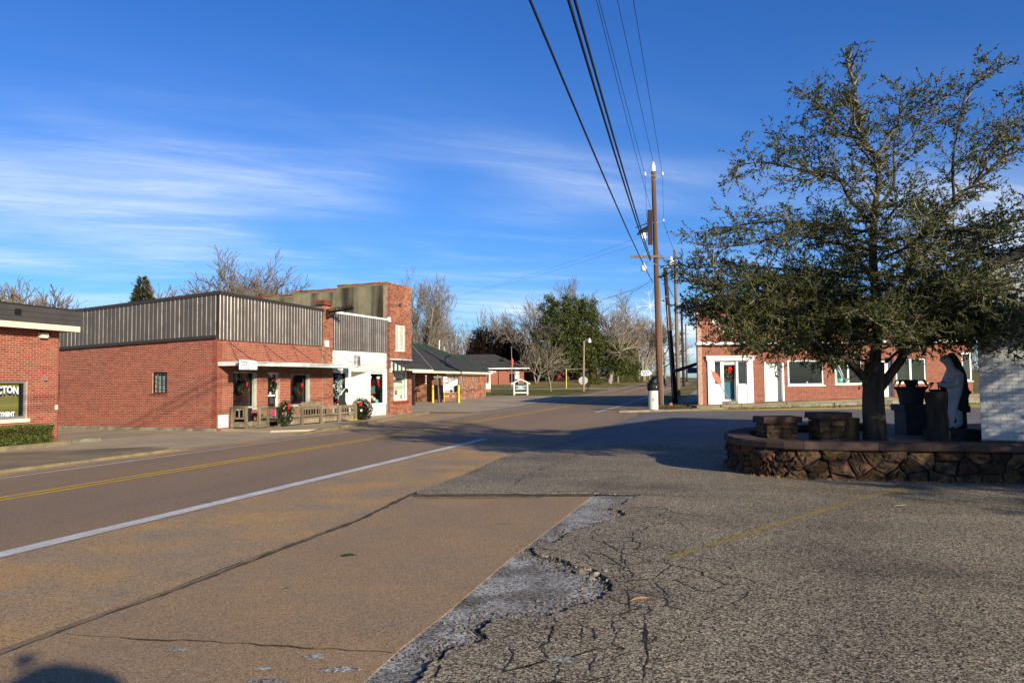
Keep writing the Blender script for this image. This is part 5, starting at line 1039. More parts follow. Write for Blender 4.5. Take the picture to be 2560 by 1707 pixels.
part_box('door_panel', FT, (1.64, 2.2, -.398, -.385, .66, 1.16), M['teal'], dr); part_box('door_rail', FT, (1.56, 2.28, -.398, -.38, 1.40, 1.54), M['teal'], dr); part_box('lintel', FT, (1.552, 2.288, -.44, -.1, 2.622, 2.85), M['white'], st); part_box('doorstep', FT, (1.43, 2.35, -.5, .12, .28, .46), M['found'], st); part_box('bottom_rail', FT, (1.552, 2.288, -.445, -.38, .462, .558), M['white'], dr)
wreath(FT.P(1.95, -.33, 2.15), FT.u, FT.n, .26, .10, 'round red berry wreath on the teal store door', 33, (.1, .7), 700, deco=True, bows=.5)
d2 = part_box('garage_door', FT, (4.08, 5.06, -.35, -.31, .42, 2.73), M['white'], st)
for k in range(7): part_box('door_section', FT, (4.1, 5.04, -.31, -.295, .44+k*.32, .74+k*.32), M['white'], d2)
part_box('door_step', FT, (4.06, 5.08, -.3, .05, .3, .415), M['found'], st); part_box('jamb', FT, (3.98, 4.075, -.3, .02, .42, 2.76), M['white'], st); part_box('jamb', FT, (5.065, 5.16, -.3, .02, .44, 2.76), M['white'], st)
window(FT, st, 5.40, 7.58, 1.35, 2.86, -.05, .10, 1, 1, 'white', 'glass', room='dark', sill=(.06, .06, 'white'), roomd=2.0)
w3 = window(FT, st, 8.25, 9.9, 1.38, 2.95, -.05, .07, 2, 1, 'white', 'glass', room='dark', sill=(.05, .05, 'white'), mun=.10); window(FT, st, 11.95, 13.8, 1.42, 2.9, -.05, .09, 2, 1, 'white', 'glass', room='dark', sill=(.05, .05, 'white'), mun=.12); window(FT, st, 16.0, 16.6, 1.5, 3.2, -.05, .09, 1, 1, 'white', 'glass_dk', sill=(.05, .05, 'white'))
d3 = part_box('siding_door', FT, (10.2, 11.85, -.4, -.35, .55, 2.9), M['white'], st)
for k in range(8): part_box('door_section', FT, (10.25, 11.8, -.35, -.335, .58+k*.28, .84+k*.28), M['white'], d3)
for k, (s, z, r) in enumerate(((8.42, 1.45, .12), (8.42, 1.72, .10), (8.72, 1.47, .14), (9.05, 1.45, .10), (8.45, 1.95, .08))):
    mb = MB(); mb.lathe(FT.P(s, -.35, z), [(r, 0), (r, .22), (r*1.05, .23), (r*1.05, .27), (.01, .275)], 12); tag(obj('hat_box', mb, M['mint'], None, FT.P(s, -.35, z)), ['mint round box at the lower left of the store window', 'mint box stacked on the lower left one', 'large mint round box in the middle of the store window', 'mint round box at the right of the large one', 'topmost small mint box in the store window'][k], 'box', 'mint boxes in the store window')
mb = MB(); mb.tube([FT.P(8.5, -.4, 2.6), FT.P(8.85, -.3, 1.7)], .03, 5); mb.tube([FT.P(8.62, -.4, 2.6), FT.P(8.97, -.3, 1.7)], .03, 5); tag(obj('leaning_rods', mb, M['signwhite'], None, FT.P(8.7, -.35, 1.7)), 'pair of white rods leaning inside the store window', 'rods')
blob('window_globe', FT.P(6.6, -.15, 1.52), .06, M['porcelain'], None, 'small white ball on the dark store window sill', 'ball')
# store pavement: two courses of old stone slabs stepping up from the street
t = thing('store_pavement', 'raised pavement of old stone slabs before the brick store', 'pavement', FT.P(6, 1, 0)); del t['category']; t['kind'] = 'structure'
for k in range(9):
    a = -.5+k*2.6; b = a+2.57
    for j, (w0, w1, dz) in enumerate(((-.02, 1.5, 0.), (1.5, 1.95, -.13))):
        mb = MB(); FT.box(mb, a if (j == 0 or k) else a-.4, b, w0, w1+.03*((k*7+j) % 3-1), -.05, slab(a)+dz-.02, z1b=slab(b)+dz-.02); obj('slab', mb, M['found'] if j else M['conc_dark'], t)
mb = MB(); FT.box(mb, -2.6, 24, 1.98, 2.6, -.05, .03, z1b=.30); tag(obj('verge', mb, M['grass'], None), 'dry grassy verge at the foot of the store pavement', None, kind='structure')
rg = np.random.default_rng(40); n = 2600; s_ = rg.uniform(1, 20, n); PP = np.array([FT.P(s, rg.uniform(2.0, 2.6), .03+.010*max(0, s)) for s in s_]); v, q, rn = leaf_quads(PP, rg.normal(0, .5, (n, 3))+np.array([0, 0, .6]), .14, .02, rg); tag(npobj('verge_grass', v, q, M['leaf_ivy'], None, rnd=rn), 'tufts of green and dry grass along the store pavement', 'grass', kind='stuff')
vv, tt, rr = stones_mesh(160, lambda r: (*FT.P(r.uniform(7, 17), r.uniform(1.9, 2.7), 0)[:2], .15), .04, .13, 51); tag(npobj('bank_rubble', vv, None, M['rubble'], None, tt, rr), 'pale rubble and leaves along the bank before the store', 'rubble', kind='stuff')
# canopy on the street side of the store
t = thing('street_canopy', 'maroon lean-to canopy on the road side of the store', 'canopy', TSw.P(8, .8, 0)); P = TSw.P
mb = MB(); mb.hexa([P(7.5, 1.9, 2.34), P(11.5, 1.9, 2.34), P(11.5, .01, 2.95), P(7.5, .01, 2.95), P(7.5, 1.9, 2.46), P(11.5, 1.9, 2.46), P(11.5, .01, 3.08), P(7.5, .01, 3.08)]); obj('roof_panel', mb, M['maroon'], t); part_box('edge_trim', TSw, (7.48, 11.52, 1.9, 1.94, 2.30, 2.48), M['white_old'], t); part_box('blue_board', TSw, (7.6, 7.64, .3, 1.0, 2.2, 2.6), M['teal'], t)
# leaning stop sign before the store
t = thing('stop_sign', 'faded red stop sign seen edge on, leaning before the store corner', 'sign', (12.55, 44.4, .0)); b = Vector((12.6, 44.35, -.05)); tp = Vector((11.35, 44.9, 2.35)); ax = (tp-b).normalized(); mb = MB(); mb.tube([b, b+(tp-b)*.98], .03, 6); obj('post', mb, M['steel'], t)
sd_ = Vector((.6, .8, .1)); sd_ = (sd_-ax*sd_.dot(ax)).normalized(); c = b+(tp-b)*.78; no = ax.cross(sd_); no = no if no.y < 0 else -no; mb = MB(); mb.prism([c+no*.035+(sd_*math.cos(math.pi/8+k*math.pi/4)+ax*math.sin(math.pi/8+k*math.pi/4))*.44 for k in range(8)], no*.012); obj('plate', mb, M['orange_sign'], t)

# ---------------------------------------------------------------- corner island with the utility poles
tag(flat('corner_kerb_island', [ROAD.P(33.2, 4.9, 0)[:2], (7.6, 43.8), (8.6, 43.75), (12.4, 44.6), (10.4, 46.4), ROAD.P(60, 7.0, 0)[:2], ROAD.P(60, 4.9, 0)[:2]], .10, M['conc_dark'], .13), 'low concrete kerb island at the street corner', None, kind='structure')
n = 1500; s_ = rg.uniform(0, 1, n); PP = np.stack([8.4+1.5*s_+.25*rg.normal(size=n), 45.3+.9*s_+.5*rg.normal(size=n), np.full(n, .09)], 1); v, q, rn = leaf_quads(PP, rg.normal(0, .5, (n, 3))+np.array([0, 0, .8]), .22, .025, rg); tag(npobj('corner_grass', v, q, M['leaf_ivy'], None, rnd=rn), 'tuft of green grass around the foot of the tall pole', 'grass', kind='stuff')
def pole(base, top, r0, r1, m, label, n=10):
    t = thing('utility_pole', label, 'utility pole', base, 'utility poles along the right road side'); mb = MB(); b = Vector(base); tp = Vector(top); mb.tube([b+(tp-b)*f-(Vector((0, 0, .3)) if f == 0 else Vector()) for f in (0, .3, .6, .85, 1)], [r0+(r1-r0)*f for f in (0, .3, .6, .85, 1)], n); obj('shaft', mb, M[m], t, smooth=True); return t
mp = pole((8.83, 47.0, 0), (8.69, 47.0, 14.75), .185, .125, 'pole', 'tall brown wooden power pole with insulators and two lamps at the corner', 14)
def insul(t, c, h=.2, r=.08):
    mb = MB(); mb.lathe(c, [(r*.5, 0), (r, h*.2), (r*.6, h*.35), (r, h*.5), (r*.6, h*.7), (r*.9, h*.8), (r*.4, h)], 10); obj('insulator', mb, M['porcelain'], t)
mb = MB(); mb.lathe((8.69, 47, 14.4), [(.135, 0), (.135, .36), (.10, .42), (.04, .5)], 12); obj('pole_cap', mb, M['porcelain'], mp); insul(mp, (8.69, 47, 14.82), .18, .1)
for sx_ in (-1, 1):
    mb = MB(); mb.tube([(8.69, 46.9, 14.1), (8.69+sx_*.5, 46.9, 14.2)], .022, 6); mb.tube([(8.69, 46.9, 13.8), (8.69+sx_*.5, 46.9, 14.18)], .016, 6); obj('bracket', mb, M['steel'], mp); insul(mp, (8.69+sx_*.53, 46.9, 14.1), .24, .10)
    mb = MB(); mb.tube([(8.72, 46.9, 11.2), (8.72+sx_*.48, 46.9, 11.35)], .018, 6); obj('bracket', mb, M['steel'], mp); insul(mp, (8.72+sx_*.5, 46.9, 11.3), .18, .07)
mb = MB(); mb.box(7.2, 9.1, 46.74, 46.84, 9.1, 9.24); obj('crossarm', mb, M['pole_grey'], mp); mb = MB(); mb.tube([(8.5, 46.85, 9.7), (7.9, 46.8, 9.2)], .012, 5); obj('brace', mb, M['steel'], mp)
mb = MB(); mb.box(8.28, 8.52, 46.75, 46.95, 9.9, 12.0); obj('riser_pipe', mb, M['pole_dark'], mp); mb = MB()
for k in range(3): mb.tube([(7.6+k*.1, 46.7+.1*k, 10.5+.12*k), (8.3, 46.8, 10.75+.12*k)], .07, 7)
mb.tube([(7.5, 46.7, 10.9), (8.3, 46.8, 11.2)], .03, 5); obj('cutout_switch', mb, M['black'], mp); mb = MB(); mb.tube([(8.2, 46.7, 10.4), (8.0, 46.7, 10.05), (7.8, 46.7, 10.4)], .02, 5); mb.box(7.85, 8.1, 46.7, 46.8, 10.25, 10.6); obj('fuse_holder', mb, M['porcelain'], mp)
for sx_, zc_ in ((-1, 8.45), (1, 8.75)):
    c = (8.75+sx_*.83, 46.6, zc_); mb = MB(); mb.tube([(8.78, 46.85, zc_+.2), (8.78+sx_*.4, 46.7, zc_+.35), (c[0], c[1], zc_+.34)], .022, 6); obj('lamp_arm', mb, M['steel'], mp)
    mb = MB(); mb.lathe(c, [(.04, .36), (.07, .32), (.08, .16), (.17, .09), (.18, -.02), (.165, -.10), (.15, -.17), (.04, -.19)], 14); obj('lamp_head', mb, M['porcelain'], mp)
mb = MB(); mb.tube([(8.98, 46.9, 0.1), (8.98, 46.9, 7.2)], .03, 6); obj('conduit', mb, M['steel'], mp)
p2_ = pole((11.38, 55, 0), (10.9, 55.2, 9.7), .20, .14, 'pole_dark', 'dark leaning wooden pole right behind the tall one'); mb = MB(); mb.tube([(11.0, 54.8, 7.6), (10.35, 54.8, 7.6)], .02, 5); obj('bracket', mb, M['steel'], p2_); mb = MB(); mb.tube([(11.2, 54.75, .5), (10.95, 54.95, 7)], .025, 5); obj('conduit', mb, M['steel'], p2_)
p3_ = pole((15.1, 71.5, .3), (15.05, 71.5, 13.7), .20, .13, 'pole_grey', 'grey brown wooden pole third along the pavement')
for sx_ in (-1, 1):
    mb = MB(); mb.tube([(15.05, 71.4, 12.0), (15.05+sx_*.7, 71.4, 12.1)], .025, 5); obj('bracket', mb, M['steel'], p3_); insul(p3_, (15.05+sx_*.72, 71.4, 12.05), .2, .09)
pole((22.7, 104, .9), (22.6, 104, 12), .2, .13, 'pole_dark', 'dark far pole seen beside the store corner'); pole((30, 135, 1.4), (30, 135, 11.5), .18, .12, 'pole_grey', 'farthest grey pole beyond the store canopy')
# snowflake decoration hung from the second pole
t = thing('snowflake_light', 'white rope light snowflake hung over the road from the leaning pole', 'decoration', (9.83, 55.5, 6.3)); c = Vector((9.75, 55.0, 7.0)); mb = MB(); k_ = 1.08
for j in range(8):
    a = j*math.pi/4+.1; d1 = Vector((math.cos(a), .25*math.cos(a), math.sin(a))); d2 = Vector((-math.sin(a), 0, math.cos(a))); L_ = k_*(1 if j % 2 == 0 else .72); mb.tube([c, c+d1*L_], .010, 5)
    if j % 2 == 0:
        for sg_ in (-1, 1): mb.tube([c+d1*L_*.72, c+d1*L_*.98+d2*sg_*.27], .009, 5)
for j in range(12):
    a = j*math.pi/6; mb.tube([c, c+Vector((math.cos(a), 0, math.sin(a)))*.3], .009, 5)
obj('rope_light', mb, M['signwhite'], t)
# trash bin
t = thing('trash_bin', 'cream cylindrical trash bin with a black bag beside the tall pole', 'bin', (7.86, 43.95, .1)); mb = MB(); mb.lathe((7.86, 43.95, .10), [(.27, 0), (.28, .03), (.28, 1.05), (.27, 1.08)], 20); obj('drum', mb, M['bin'], t, smooth=False)
mb = MB(); rb = random.Random(6); prof = [(.285, 1.06), (.33, 1.22), (.31, 1.42), (.36, 1.50), (.30, 1.46)]; mb.lathe((7.86, 43.95, .10), prof, 14, False, False); obj('bag_liner', mb, M['black'], t); mb = MB(); mb.box(7.85, 8.02, 43.66, 43.69, 1.33, 1.40); obj('paper_cup', mb, M['signwhite'], t); part_box('label_mark', Fr((7.80, 43.66), 90), (0, .06, 0.0, .01, .62, .72), M['orange_sign'], t)
mb = MB(); mb.box(9.25, 9.42, 46.3, 46.42, .1, .34); mb.box(9.27, 9.40, 46.31, 46.41, .341, .40); tag(obj('junk_box', mb, M['orange_sign'], None, (9.3, 46.35, .1)), 'small orange and white box on the ground beside the pole foot', 'box')
t = thing('parked_car', 'dark parked car far along the pavement behind the bin', 'car', (20.2, 108, 1.0)); mb = MB(); mb.prism([(19.3, 107, 1.25), (21.1, 107, 1.25), (21.15, 107, 1.75), (20.9, 107, 1.9), (20.6, 107, 2.4), (19.8, 107, 2.4), (19.5, 107, 1.9), (19.25, 107, 1.75)], (0, 4, 0)); obj('body', mb, M['ink'], t)
for x in (19.35, 20.85): mb = MB(); mb.prism([(x, 107.5+.32*math.cos(k*.628), 1.28+.32*math.sin(k*.628)) for k in range(10)], (.2, 0, 0)); obj('wheel', mb, M['black'], t)

# ---------------------------------------------------------------- wires
def wire(name, pts, r, label, sag=0., n=22, group='overhead wires'):
    mb = MB(); out = []
    for (a, b) in zip(pts, pts[1:]):
        a = Vector(a); b = Vector(b)
        for k in range(n+1):
            f = k/n; p = a.lerp(b, f); p.z -= 4*sag*f*(1-f); out.append(p)
    mb.tube(out, r, 5); base = tuple(out[0]); tag(obj(name, mb, M['wire'], None, base), label, 'wire', group)
def wire_back(pole_pt, cross, r, label, sag=.3):
    a = Vector(pole_pt); b = Vector(cross); d = b-a; e = a+d*(60/ -d.y) ; e.z = a.z + (b.z-a.z)*1.0 + .8
    # quadratic through pole, crossing point and the next pole behind the camera
    L1 = (b-a).length; Lt = (e-a).length; f1 = L1/Lt; lin = a.z+(e.z-a.z)*f1; sg_ = (lin-b.z)/(4*f1*(1-f1))
    wire('power_wire', [a, e], r, label, sg_, 40)
wire_back((9.22, 46.9, 14.2), (4.6, 27.34, 15.3-.9), .012, 'rightmost thin wire from the pole top to above the camera')
wire_back((8.69, 47, 15.0), (4.1, 27.93, 15.6-.6), .012, 'thin wire from the pole cap to above the camera')
wire_back((8.16, 46.9, 14.2), (3.43, 27.31, 15.3-.8), .012, 'thin wire from the left top insulator to above the camera')
wire_back((8.45, 46.8, 12.1), (2.27, 19.68, 11.5), .010, 'thin neutral wire below the top insulators')
wire_back((8.4, 46.8, 9.0), (1.2, 13.84, 8.6), .030, 'thick black cable, right one of the heavy pair')
wire_back((8.36, 46.8, 8.9), (1.04, 13.24, 8.3), .030, 'thick black cable, left one of the heavy pair')
wire_back((8.5, 46.8, 7.6), (.31, 11.02, 7.2), .022, 'lowest black cable swinging out left of the heavy pair')
for sx_, z0, z1, lb in ((-1, 14.2, 12.2, 'left span wire running from the tall pole to the third pole'), (1, 14.2, 12.2, 'right span wire running from the tall pole to the third pole')):
    wire('power_wire', [(8.69+sx_*.53, 47, 11.4), (15.05+sx_*.72, 71.4, z1)], .012, lb, .4)
for sx_, lb in ((-1, 'short vertical jumper wire left of the pole top'), (1, 'short vertical jumper wire right of the pole top')): wire('jumper_wire', [(8.69+sx_*.53, 46.85, 14.1), (8.72+sx_*.5, 46.85, 11.4)], .010, lb, 0, 6)
wire('power_wire', [(8.6, 46.9, 8.6), (10.95, 55.1, 8.8), (15.05, 71.4, 9.2)], .025, 'black cable running from the tall pole along the pavement poles', .3)
wire('service_wire', [(8.5, 46.8, 10.6), (-25, 95, 9.5)], .005, 'upper faint wire crossing the sky to the left', 1.2); wire('service_wire', [(8.5, 46.8, 10.2), (-26, 88, 8.8)], .005, 'second faint wire crossing the sky to the left', 1.2); wire('service_wire', [(8.6, 46.8, 7.9), (4, 110, 8.2)], .009, 'wire crossing from the tall pole to the magnolia', .8); wire('service_wire', [(8.6, 46.8, 7.7), (-2.5, 71, 6.7), (-14, 92, 7.6)], .009, 'dark service wire sagging toward the bare trees', .5); wire('service_wire', [(8.6, 46.8, 7.6), (9.75, 55, 7.0), (3, 120, 9)], .007, 'thin wire passing the snowflake toward the magnolia', .3)
wire('service_wire', [(-2.5, 71, 6.7), (-5, 78, 3.6)], .008, 'service drop to the clinic roof', .15); wire('service_wire', [(8.6, 46.8, 7.5), (-18, 118, 9)], .006, 'long low wire across the road to the wood', 1.0)
# ---------------------------------------------------------------- trees
def tubes(br, rmin=0.):
    V = []; Q = []; i0 = 0
    for pts, rad in br:
        pts = np.asarray(pts, float); rad = np.maximum(np.asarray(rad, float), rmin); k = len(pts); n = 7 if rad[0] > .08 else (5 if rad[0] > .03 else 3)
        t = np.gradient(pts, axis=0); t /= np.maximum(1e-9, np.linalg.norm(t, axis=1))[:, None]
        ref = np.array([.31, .87, .38]) if abs(t[0] @ np.array([.31, .87, .38])) < .9 else np.array([.9, -.2, .3])
        a = np.cross(t, ref); a /= np.maximum(1e-9, np.linalg.norm(a, axis=1))[:, None]; b = np.cross(t, a)
        th = 2*np.pi*np.arange(n)/n
        v = pts[:, None, :] + rad[:, None, None]*(np.cos(th)[None, :, None]*a[:, None, :]+np.sin(th)[None, :, None]*b[:, None, :]); V.append(v.reshape(-1, 3))
        j = np.arange(k-1)[:, None]*n; q = np.arange(n)[None, :]; q1 = (q+1) % n
        Q.append((np.stack([j+q, j+q1, j+n+q1, j+n+q], -1)+i0).reshape(-1, 4)); i0 += k*n
    return np.concatenate(V), np.concatenate(Q)
def unit(v): return v/max(1e-9, np.linalg.norm(v))
def grow(rg, p, d, L, r, lev, prm, out, tips):
    n = 4 if lev < 3 else 3; pts = [p]; rad = [r]; up = prm['up'][min(lev, len(prm['up'])-1)]
    for i in range(n):
        d = unit(d+rg.normal(0, prm['wander'], 3)+np.array([0, 0, up])); p = p+d*L/n; pts.append(p); rad.append(r*(1-prm.get('taper', .5)*(i+1)/n))
    out.append((pts, rad))
    if lev >= len(prm['n']): tips.append((p, d)); return
    nc = prm['n'][lev]
    for k in range(nc):
        t = prm['t0'][lev] + (1-prm['t0'][lev])*(k+rg.uniform(.2, .9))/nc; f = t*n; i = min(n-1, int(f)); q = pts[i]+(pts[i+1]-pts[i])*(f-i); dd = unit(pts[i+1]-pts[i])
        ang = math.radians(rg.uniform(*prm['ang'][lev])); az = rg.uniform(0, 2*math.pi) if prm.get('rand', True) else k*2.4
        o = unit(np.cross(dd, np.array([.3, .5, .81]))); o2 = np.cross(dd, o); cd = unit(dd*math.cos(ang)+(o*math.cos(az)+o2*math.sin(az))*math.sin(ang))
        grow(rg, q, cd, L*prm['lr'][lev]*rg.uniform(.7, 1.2)*(1.15-.35*t), rad[min(n, i+1)]*prm.get('rr', .62), lev+1, prm, out, tips)
def bare_tree(name, base, h, r, label, seed, prm, m='bark_grey', rmin=.012, stems=1, group='bare winter trees', sx=1., lean=(0, 0)):
    rg = np.random.default_rng(seed); out = []; tips = []
    for s in range(stems):
        a = rg.uniform(0, 6.28); sp = prm.get('stem', 0.); grow(rg, np.array([0., 0, -.3]), unit(np.array([sp*math.cos(s*2.4+a)+lean[0], sp*math.sin(s*2.4+a)+lean[1], 1.])), h*prm['trunk'], r, 0, prm, out, tips)
    zmax = max(float(p[0][-1][2]) for p in out); k = h/zmax; out = [([np.array([q[0]*k*sx+base[0], q[1]*k*sx+base[1], q[2]*k+base[2]]) for q in pts], rad) for pts, rad in out]
    t = thing(name, label, 'tree', base, group); big = [b for b in out if b[1][0] > .04]; small = [b for b in out if b[1][0] <= .04]
    if big: v, q = tubes(big); npobj('trunk', v, q, M[m], t, smooth=True)
    if small: v, q = tubes(small, rmin); npobj('crown', v, q, M[m], t)
    return t, tips, k
PR_OAK = dict(trunk=.30, n=[7, 7, 7, 5], t0=[.45, .25, .2, .15], ang=[(25, 60), (25, 55), (25, 55), (20, 55)], lr=[1.15, .62, .58, .55], up=[0, .05, .06, .05, .02], wander=.10, taper=.4, rr=.66)
PR_VASE = dict(trunk=.16, n=[9, 8, 7, 6], t0=[.6, .25, .15, .12], ang=[(20, 62), (18, 45), (18, 45), (18, 50)], lr=[2.1, .58, .54, .5], up=[0, .04, .06, .06, .04], wander=.08, taper=.45, rr=.62, stem=.2)
PR_TALL = dict(trunk=.75, n=[14, 6, 5], t0=[.15, .2, .2], ang=[(15, 40), (20, 45), (20, 50)], lr=[.42, .5, .55], up=[.02, .12, .12, .08], wander=.06, taper=.75, rr=.5)
bare_tree('bare_tree', (-20.9, 62, .1), 12.6, .34, 'wide domed bare tree behind the metal clad shop', 101, PR_VASE, 'bark_grey', .021, 6, sx=1.3)
bare_tree('bare_tree', (-25.6, 61, .1), 9.0, .16, 'thin bare tree at the left of the domed one', 102, PR_VASE, 'bark_grey', .012, 1)
bare_tree('bare_tree', (-39.5, 60, .1), 10.6, .2, 'bare twiggy tree cut off by the left picture edge', 103, PR_VASE, 'bark_grey', .024, 3); bare_tree('bare_tree', (-36.4, 62, .1), 9.6, .2, 'bare twiggy tree rising behind the brick office roof', 104, PR_VASE, 'bark_grey', .024, 3)
bare_tree('bare_tree', (-11.2, 95, .8), 15.6, .3, 'tall many stemmed bare tree behind the two storey building', 105, dict(PR_TALL, stem=.28, n=[13, 6, 5], trunk=.8), 'bark_pale', .016, 6)
bare_tree('bare_tree', (3.4, 112, 1.5), 7.6, .16, 'small white barked multi stemmed tree at the lawn', 106, dict(PR_VASE, stem=.3, trunk=.3, n=[4, 5, 5]), 'bark_pale', .02, 3); bare_tree('bare_tree', (4.34, 88, .65), 6.0, .09, 'slim young bare tree beside the dental sign', 107, dict(PR_TALL, n=[16, 4, 3]), 'bark_pale', .012, 1)
bare_tree('bare_tree', (15.0, 122, 1.6), 14.5, .34, 'spreading pale bare tree right of the magnolia', 108, PR_OAK, 'bark_pale', .018, 1, lean=(.25, 0)); bare_tree('bare_tree', (1.0, 124, 1.8), 14.5, .3, 'bare branching tree left of the magnolia', 109, PR_OAK, 'bark_grey', .018, 1, lean=(.1, 0))
bare_tree('bare_tree', (10, 135, 1.9), 18.6, .3, 'bare tree top rising above the magnolia', 110, dict(PR_TALL, stem=.2), 'bark_grey', .02, 3); bare_tree('bare_tree', (26, 155, 1.8), 15.5, .34, 'grey bare tree over the road beyond the snowflake', 111, PR_OAK, 'bark_grey', .02, 2); bare_tree('bare_tree', (31, 160, 1.8), 14, .3, 'bare tree behind the utility poles', 112, PR_OAK, 'bark_grey', .02, 1)
bare_tree('bare_tree', (42, 120, 1.5), 12, .25, 'bare tree beyond the store canopy', 113, PR_OAK, 'bark_grey', .02, 1)
# distant wood: many slim stems merged, nobody could count them
rg = np.random.default_rng(500); proto = []
for k in range(7):
    out = []; grow(rg, np.array([0., 0, 0]), np.array([0, 0, 1.]), 9., .14, 0, dict(PR_TALL, n=[12, 6]), out, []); proto.append(tubes(out, .028))
VV = []; QQ = []; RR = []; off = 0
for k in range(330):
    v, q = proto[rg.integers(7)]; a = rg.uniform(0, 6.28); s = rg.uniform(.75, 1.25); y = rg.uniform(165, 250); x = rg.uniform(-75, 170)
    if k > 285: x, y = rg.uniform(-18, 6), rg.uniform(140, 170)
    if abs(road_w(x, y)) < 9: continue
    c, s_ = math.cos(a)*s, math.sin(a)*s; VV.append(np.c_[v[:, 0]*c-v[:, 1]*s_+x, v[:, 0]*s_+v[:, 1]*c+y, v[:, 2]*s+1.4]); QQ.append(q+off); off += len(v)
tag(npobj('distant_wood', np.concatenate(VV), np.concatenate(QQ), M['bark_grey'], None), 'hazy mass of bare woodland at the end of the road', 'wood', kind='stuff')
n = 38000; PP = np.stack([rg.uniform(-60, 170, n), rg.uniform(168, 240, n), 1.4+np.abs(rg.normal(0, 2.3, n))], 1); keep = np.abs((PP[:, 0]-ROAD.O.x)*ROAD.n.x+(PP[:, 1]-ROAD.O.y)*ROAD.n.y) > 8; PP = PP[keep]; v, q, rn = leaf_quads(PP, rg.normal(0, 1, (len(PP), 3)), .5, .3, rg); tag(npobj('undergrowth', v, q, M['leaf_ced'], None, rnd=rn), 'brown and green undergrowth along the far wood', 'undergrowth', kind='stuff')

def leafy_tree(name, base, lobes, label, m, nleaf, ln, wd, seed, trunk=None, bark='bark', group=None, shell=.55, clump=26, csize=.5, droop=0.):
    rg = np.random.default_rng(seed); t = thing(name, label, 'tree', base, group); vol = np.array([a[3]*a[4]*a[5] for a in lobes])**.67; pk = rg.choice(len(lobes), size=nleaf//clump, p=vol/vol.sum()); L_ = np.array(lobes)[pk]
    d = rg.normal(0, 1, (len(pk), 3)); d /= np.linalg.norm(d, axis=1)[:, None]; rad = (1-shell*rg.random(len(pk))**1.6)[:, None]*(1+.10*rg.normal(size=(len(pk), 1))); C = L_[:, :3]+d*rad*L_[:, 3:6]
    P = np.repeat(C, clump, 0)+rg.normal(0, csize*.45, (len(C)*clump, 3)); D_ = np.repeat(d, clump, 0)*.8+rg.normal(0, .8, P.shape)+np.array([0, 0, .15-droop]); v, q, rn = leaf_quads(P, D_, ln, wd, rg)
    npobj('crown', v+np.array(base), q, M[m], t, rnd=np.clip(rn*.7+np.repeat(np.repeat(rg.random(len(C)), clump), 4)*.3, 0, 1)); mb = MB(); b = Vector(base)
    for pts, rad_ in (trunk or []): mb.tube([b+Vector(p) for p in pts], rad_, 8)
    for k in range(0, len(lobes)):
        a = lobes[k]; mb.tube([b+Vector((0, 0, .9)), b+Vector((a[0]*.5, a[1]*.5, a[2]*.55)), b+Vector(a[:3])], [.16, .11, .03], 5)
    obj('trunk', mb, M[bark], t); return t
leafy_tree('magnolia', (8.3, 119, 1.5), [(0, 0, 7.0, 3.6, 3.4, 4.6), (-2.6, 0, 11.0, 1.5, 1.8, 2.0), (.4, 0, 11.3, 1.7, 1.8, 1.9), (-1.2, 0, 9.2, 2.4, 2.2, 2.4), (3.4, .3, 11.0, 1.5, 1.8, 2.0), (3.0, .3, 8.4, 2.2, 2.2, 2.8), (-3.1, 0, 6.4, 1.9, 2.2, 3.4), (3.6, 0, 5.4, 2.0, 2.2, 3.2), (0, -1.8, 4.6, 3.2, 2, 3.0), (-2.3, -.8, 3.6, 2.2, 2, 2.2), (2.4, -.8, 3.2, 2.6, 2, 2.0)], 'large glossy dark green magnolia in the middle distance', 'leaf_mag', 30000, .36, .17, 61, [([(0, 0, -.5), (0, 0, 4)], [.4, .3])], shell=.55, csize=.62, clump=44)
leafy_tree('evergreen_tree', (14.2, 123, 1.7), [(0, 0, 4.2, 2.6, 2.5, 2.8), (1.8, 0, 3.2, 2.2, 2, 2.2), (-1.2, 0, 5.8, 1.8, 2, 2)], 'darker evergreen tree at the right foot of the magnolia', 'leaf_mag', 9000, .36, .16, 62, csize=.7)
leafy_tree('evergreen_tree', (20.3, 140, 2.2), [(0, 0, 2.4, 2.3, 2.2, 2.3), (0, 0, 4.4, 1.7, 1.7, 2.0), (.2, 0, 6.0, .8, .8, 1.0)], 'round green evergreen tree before the far pale poles', 'leaf_mag', 9000, .36, .16, 63, csize=.6)
for k, (x, y, z, lb) in enumerate(((-4.6, 126, 1.6, 'brown leaved oak left of the grey roofed building'), (-.3, 127, 1.6, 'brown leaved oak right behind the grey roof'))):
    leafy_tree('brown_oak', (x, y, z), [(0, 0, 6.3, 2.1, 2, 2.5), (-.8, 0, 4.2, 2.2, 2, 2.0), (1.0, 0, 4.4, 2.2, 2, 2.2)], lb, 'leaf_brown', 6500, .34, .2, 70+k, group='brown leaved oaks', csize=.7, shell=.7)
leafy_tree('rust_oak', (-8.2, 127, 1.5), [(0, 0, 2.6, 2.4, 2, 1.8), (2.4, 0, 3.4, 1.4, 1.6, 2.2), (-3, 1, 2.2, 2, 2, 1.2)], 'rust red leaved oak low behind the clinic roof', 'leaf_rust', 4200, .34, .2, 75, csize=.7, shell=.7)
leafy_tree('shrub', (11.2, 112, 1.0), [(0, 0, .8, 1.3, 1.1, .9), (.9, 0, .6, .9, .9, .7)], 'rounded yellow green shrub beside the octagonal sign', 'leaf_ivy', 4000, .16, .08, 76, csize=.25)
leafy_tree('shrub', (17.5, 128, 1.4), [(0, 0, .5, 2.2, 1.1, .7), (3, 8, .5, 2.2, 1.1, .6)], 'low green shrub at the bend under the pale poles', 'leaf_ivy', 3000, .2, .1, 77, csize=.3)
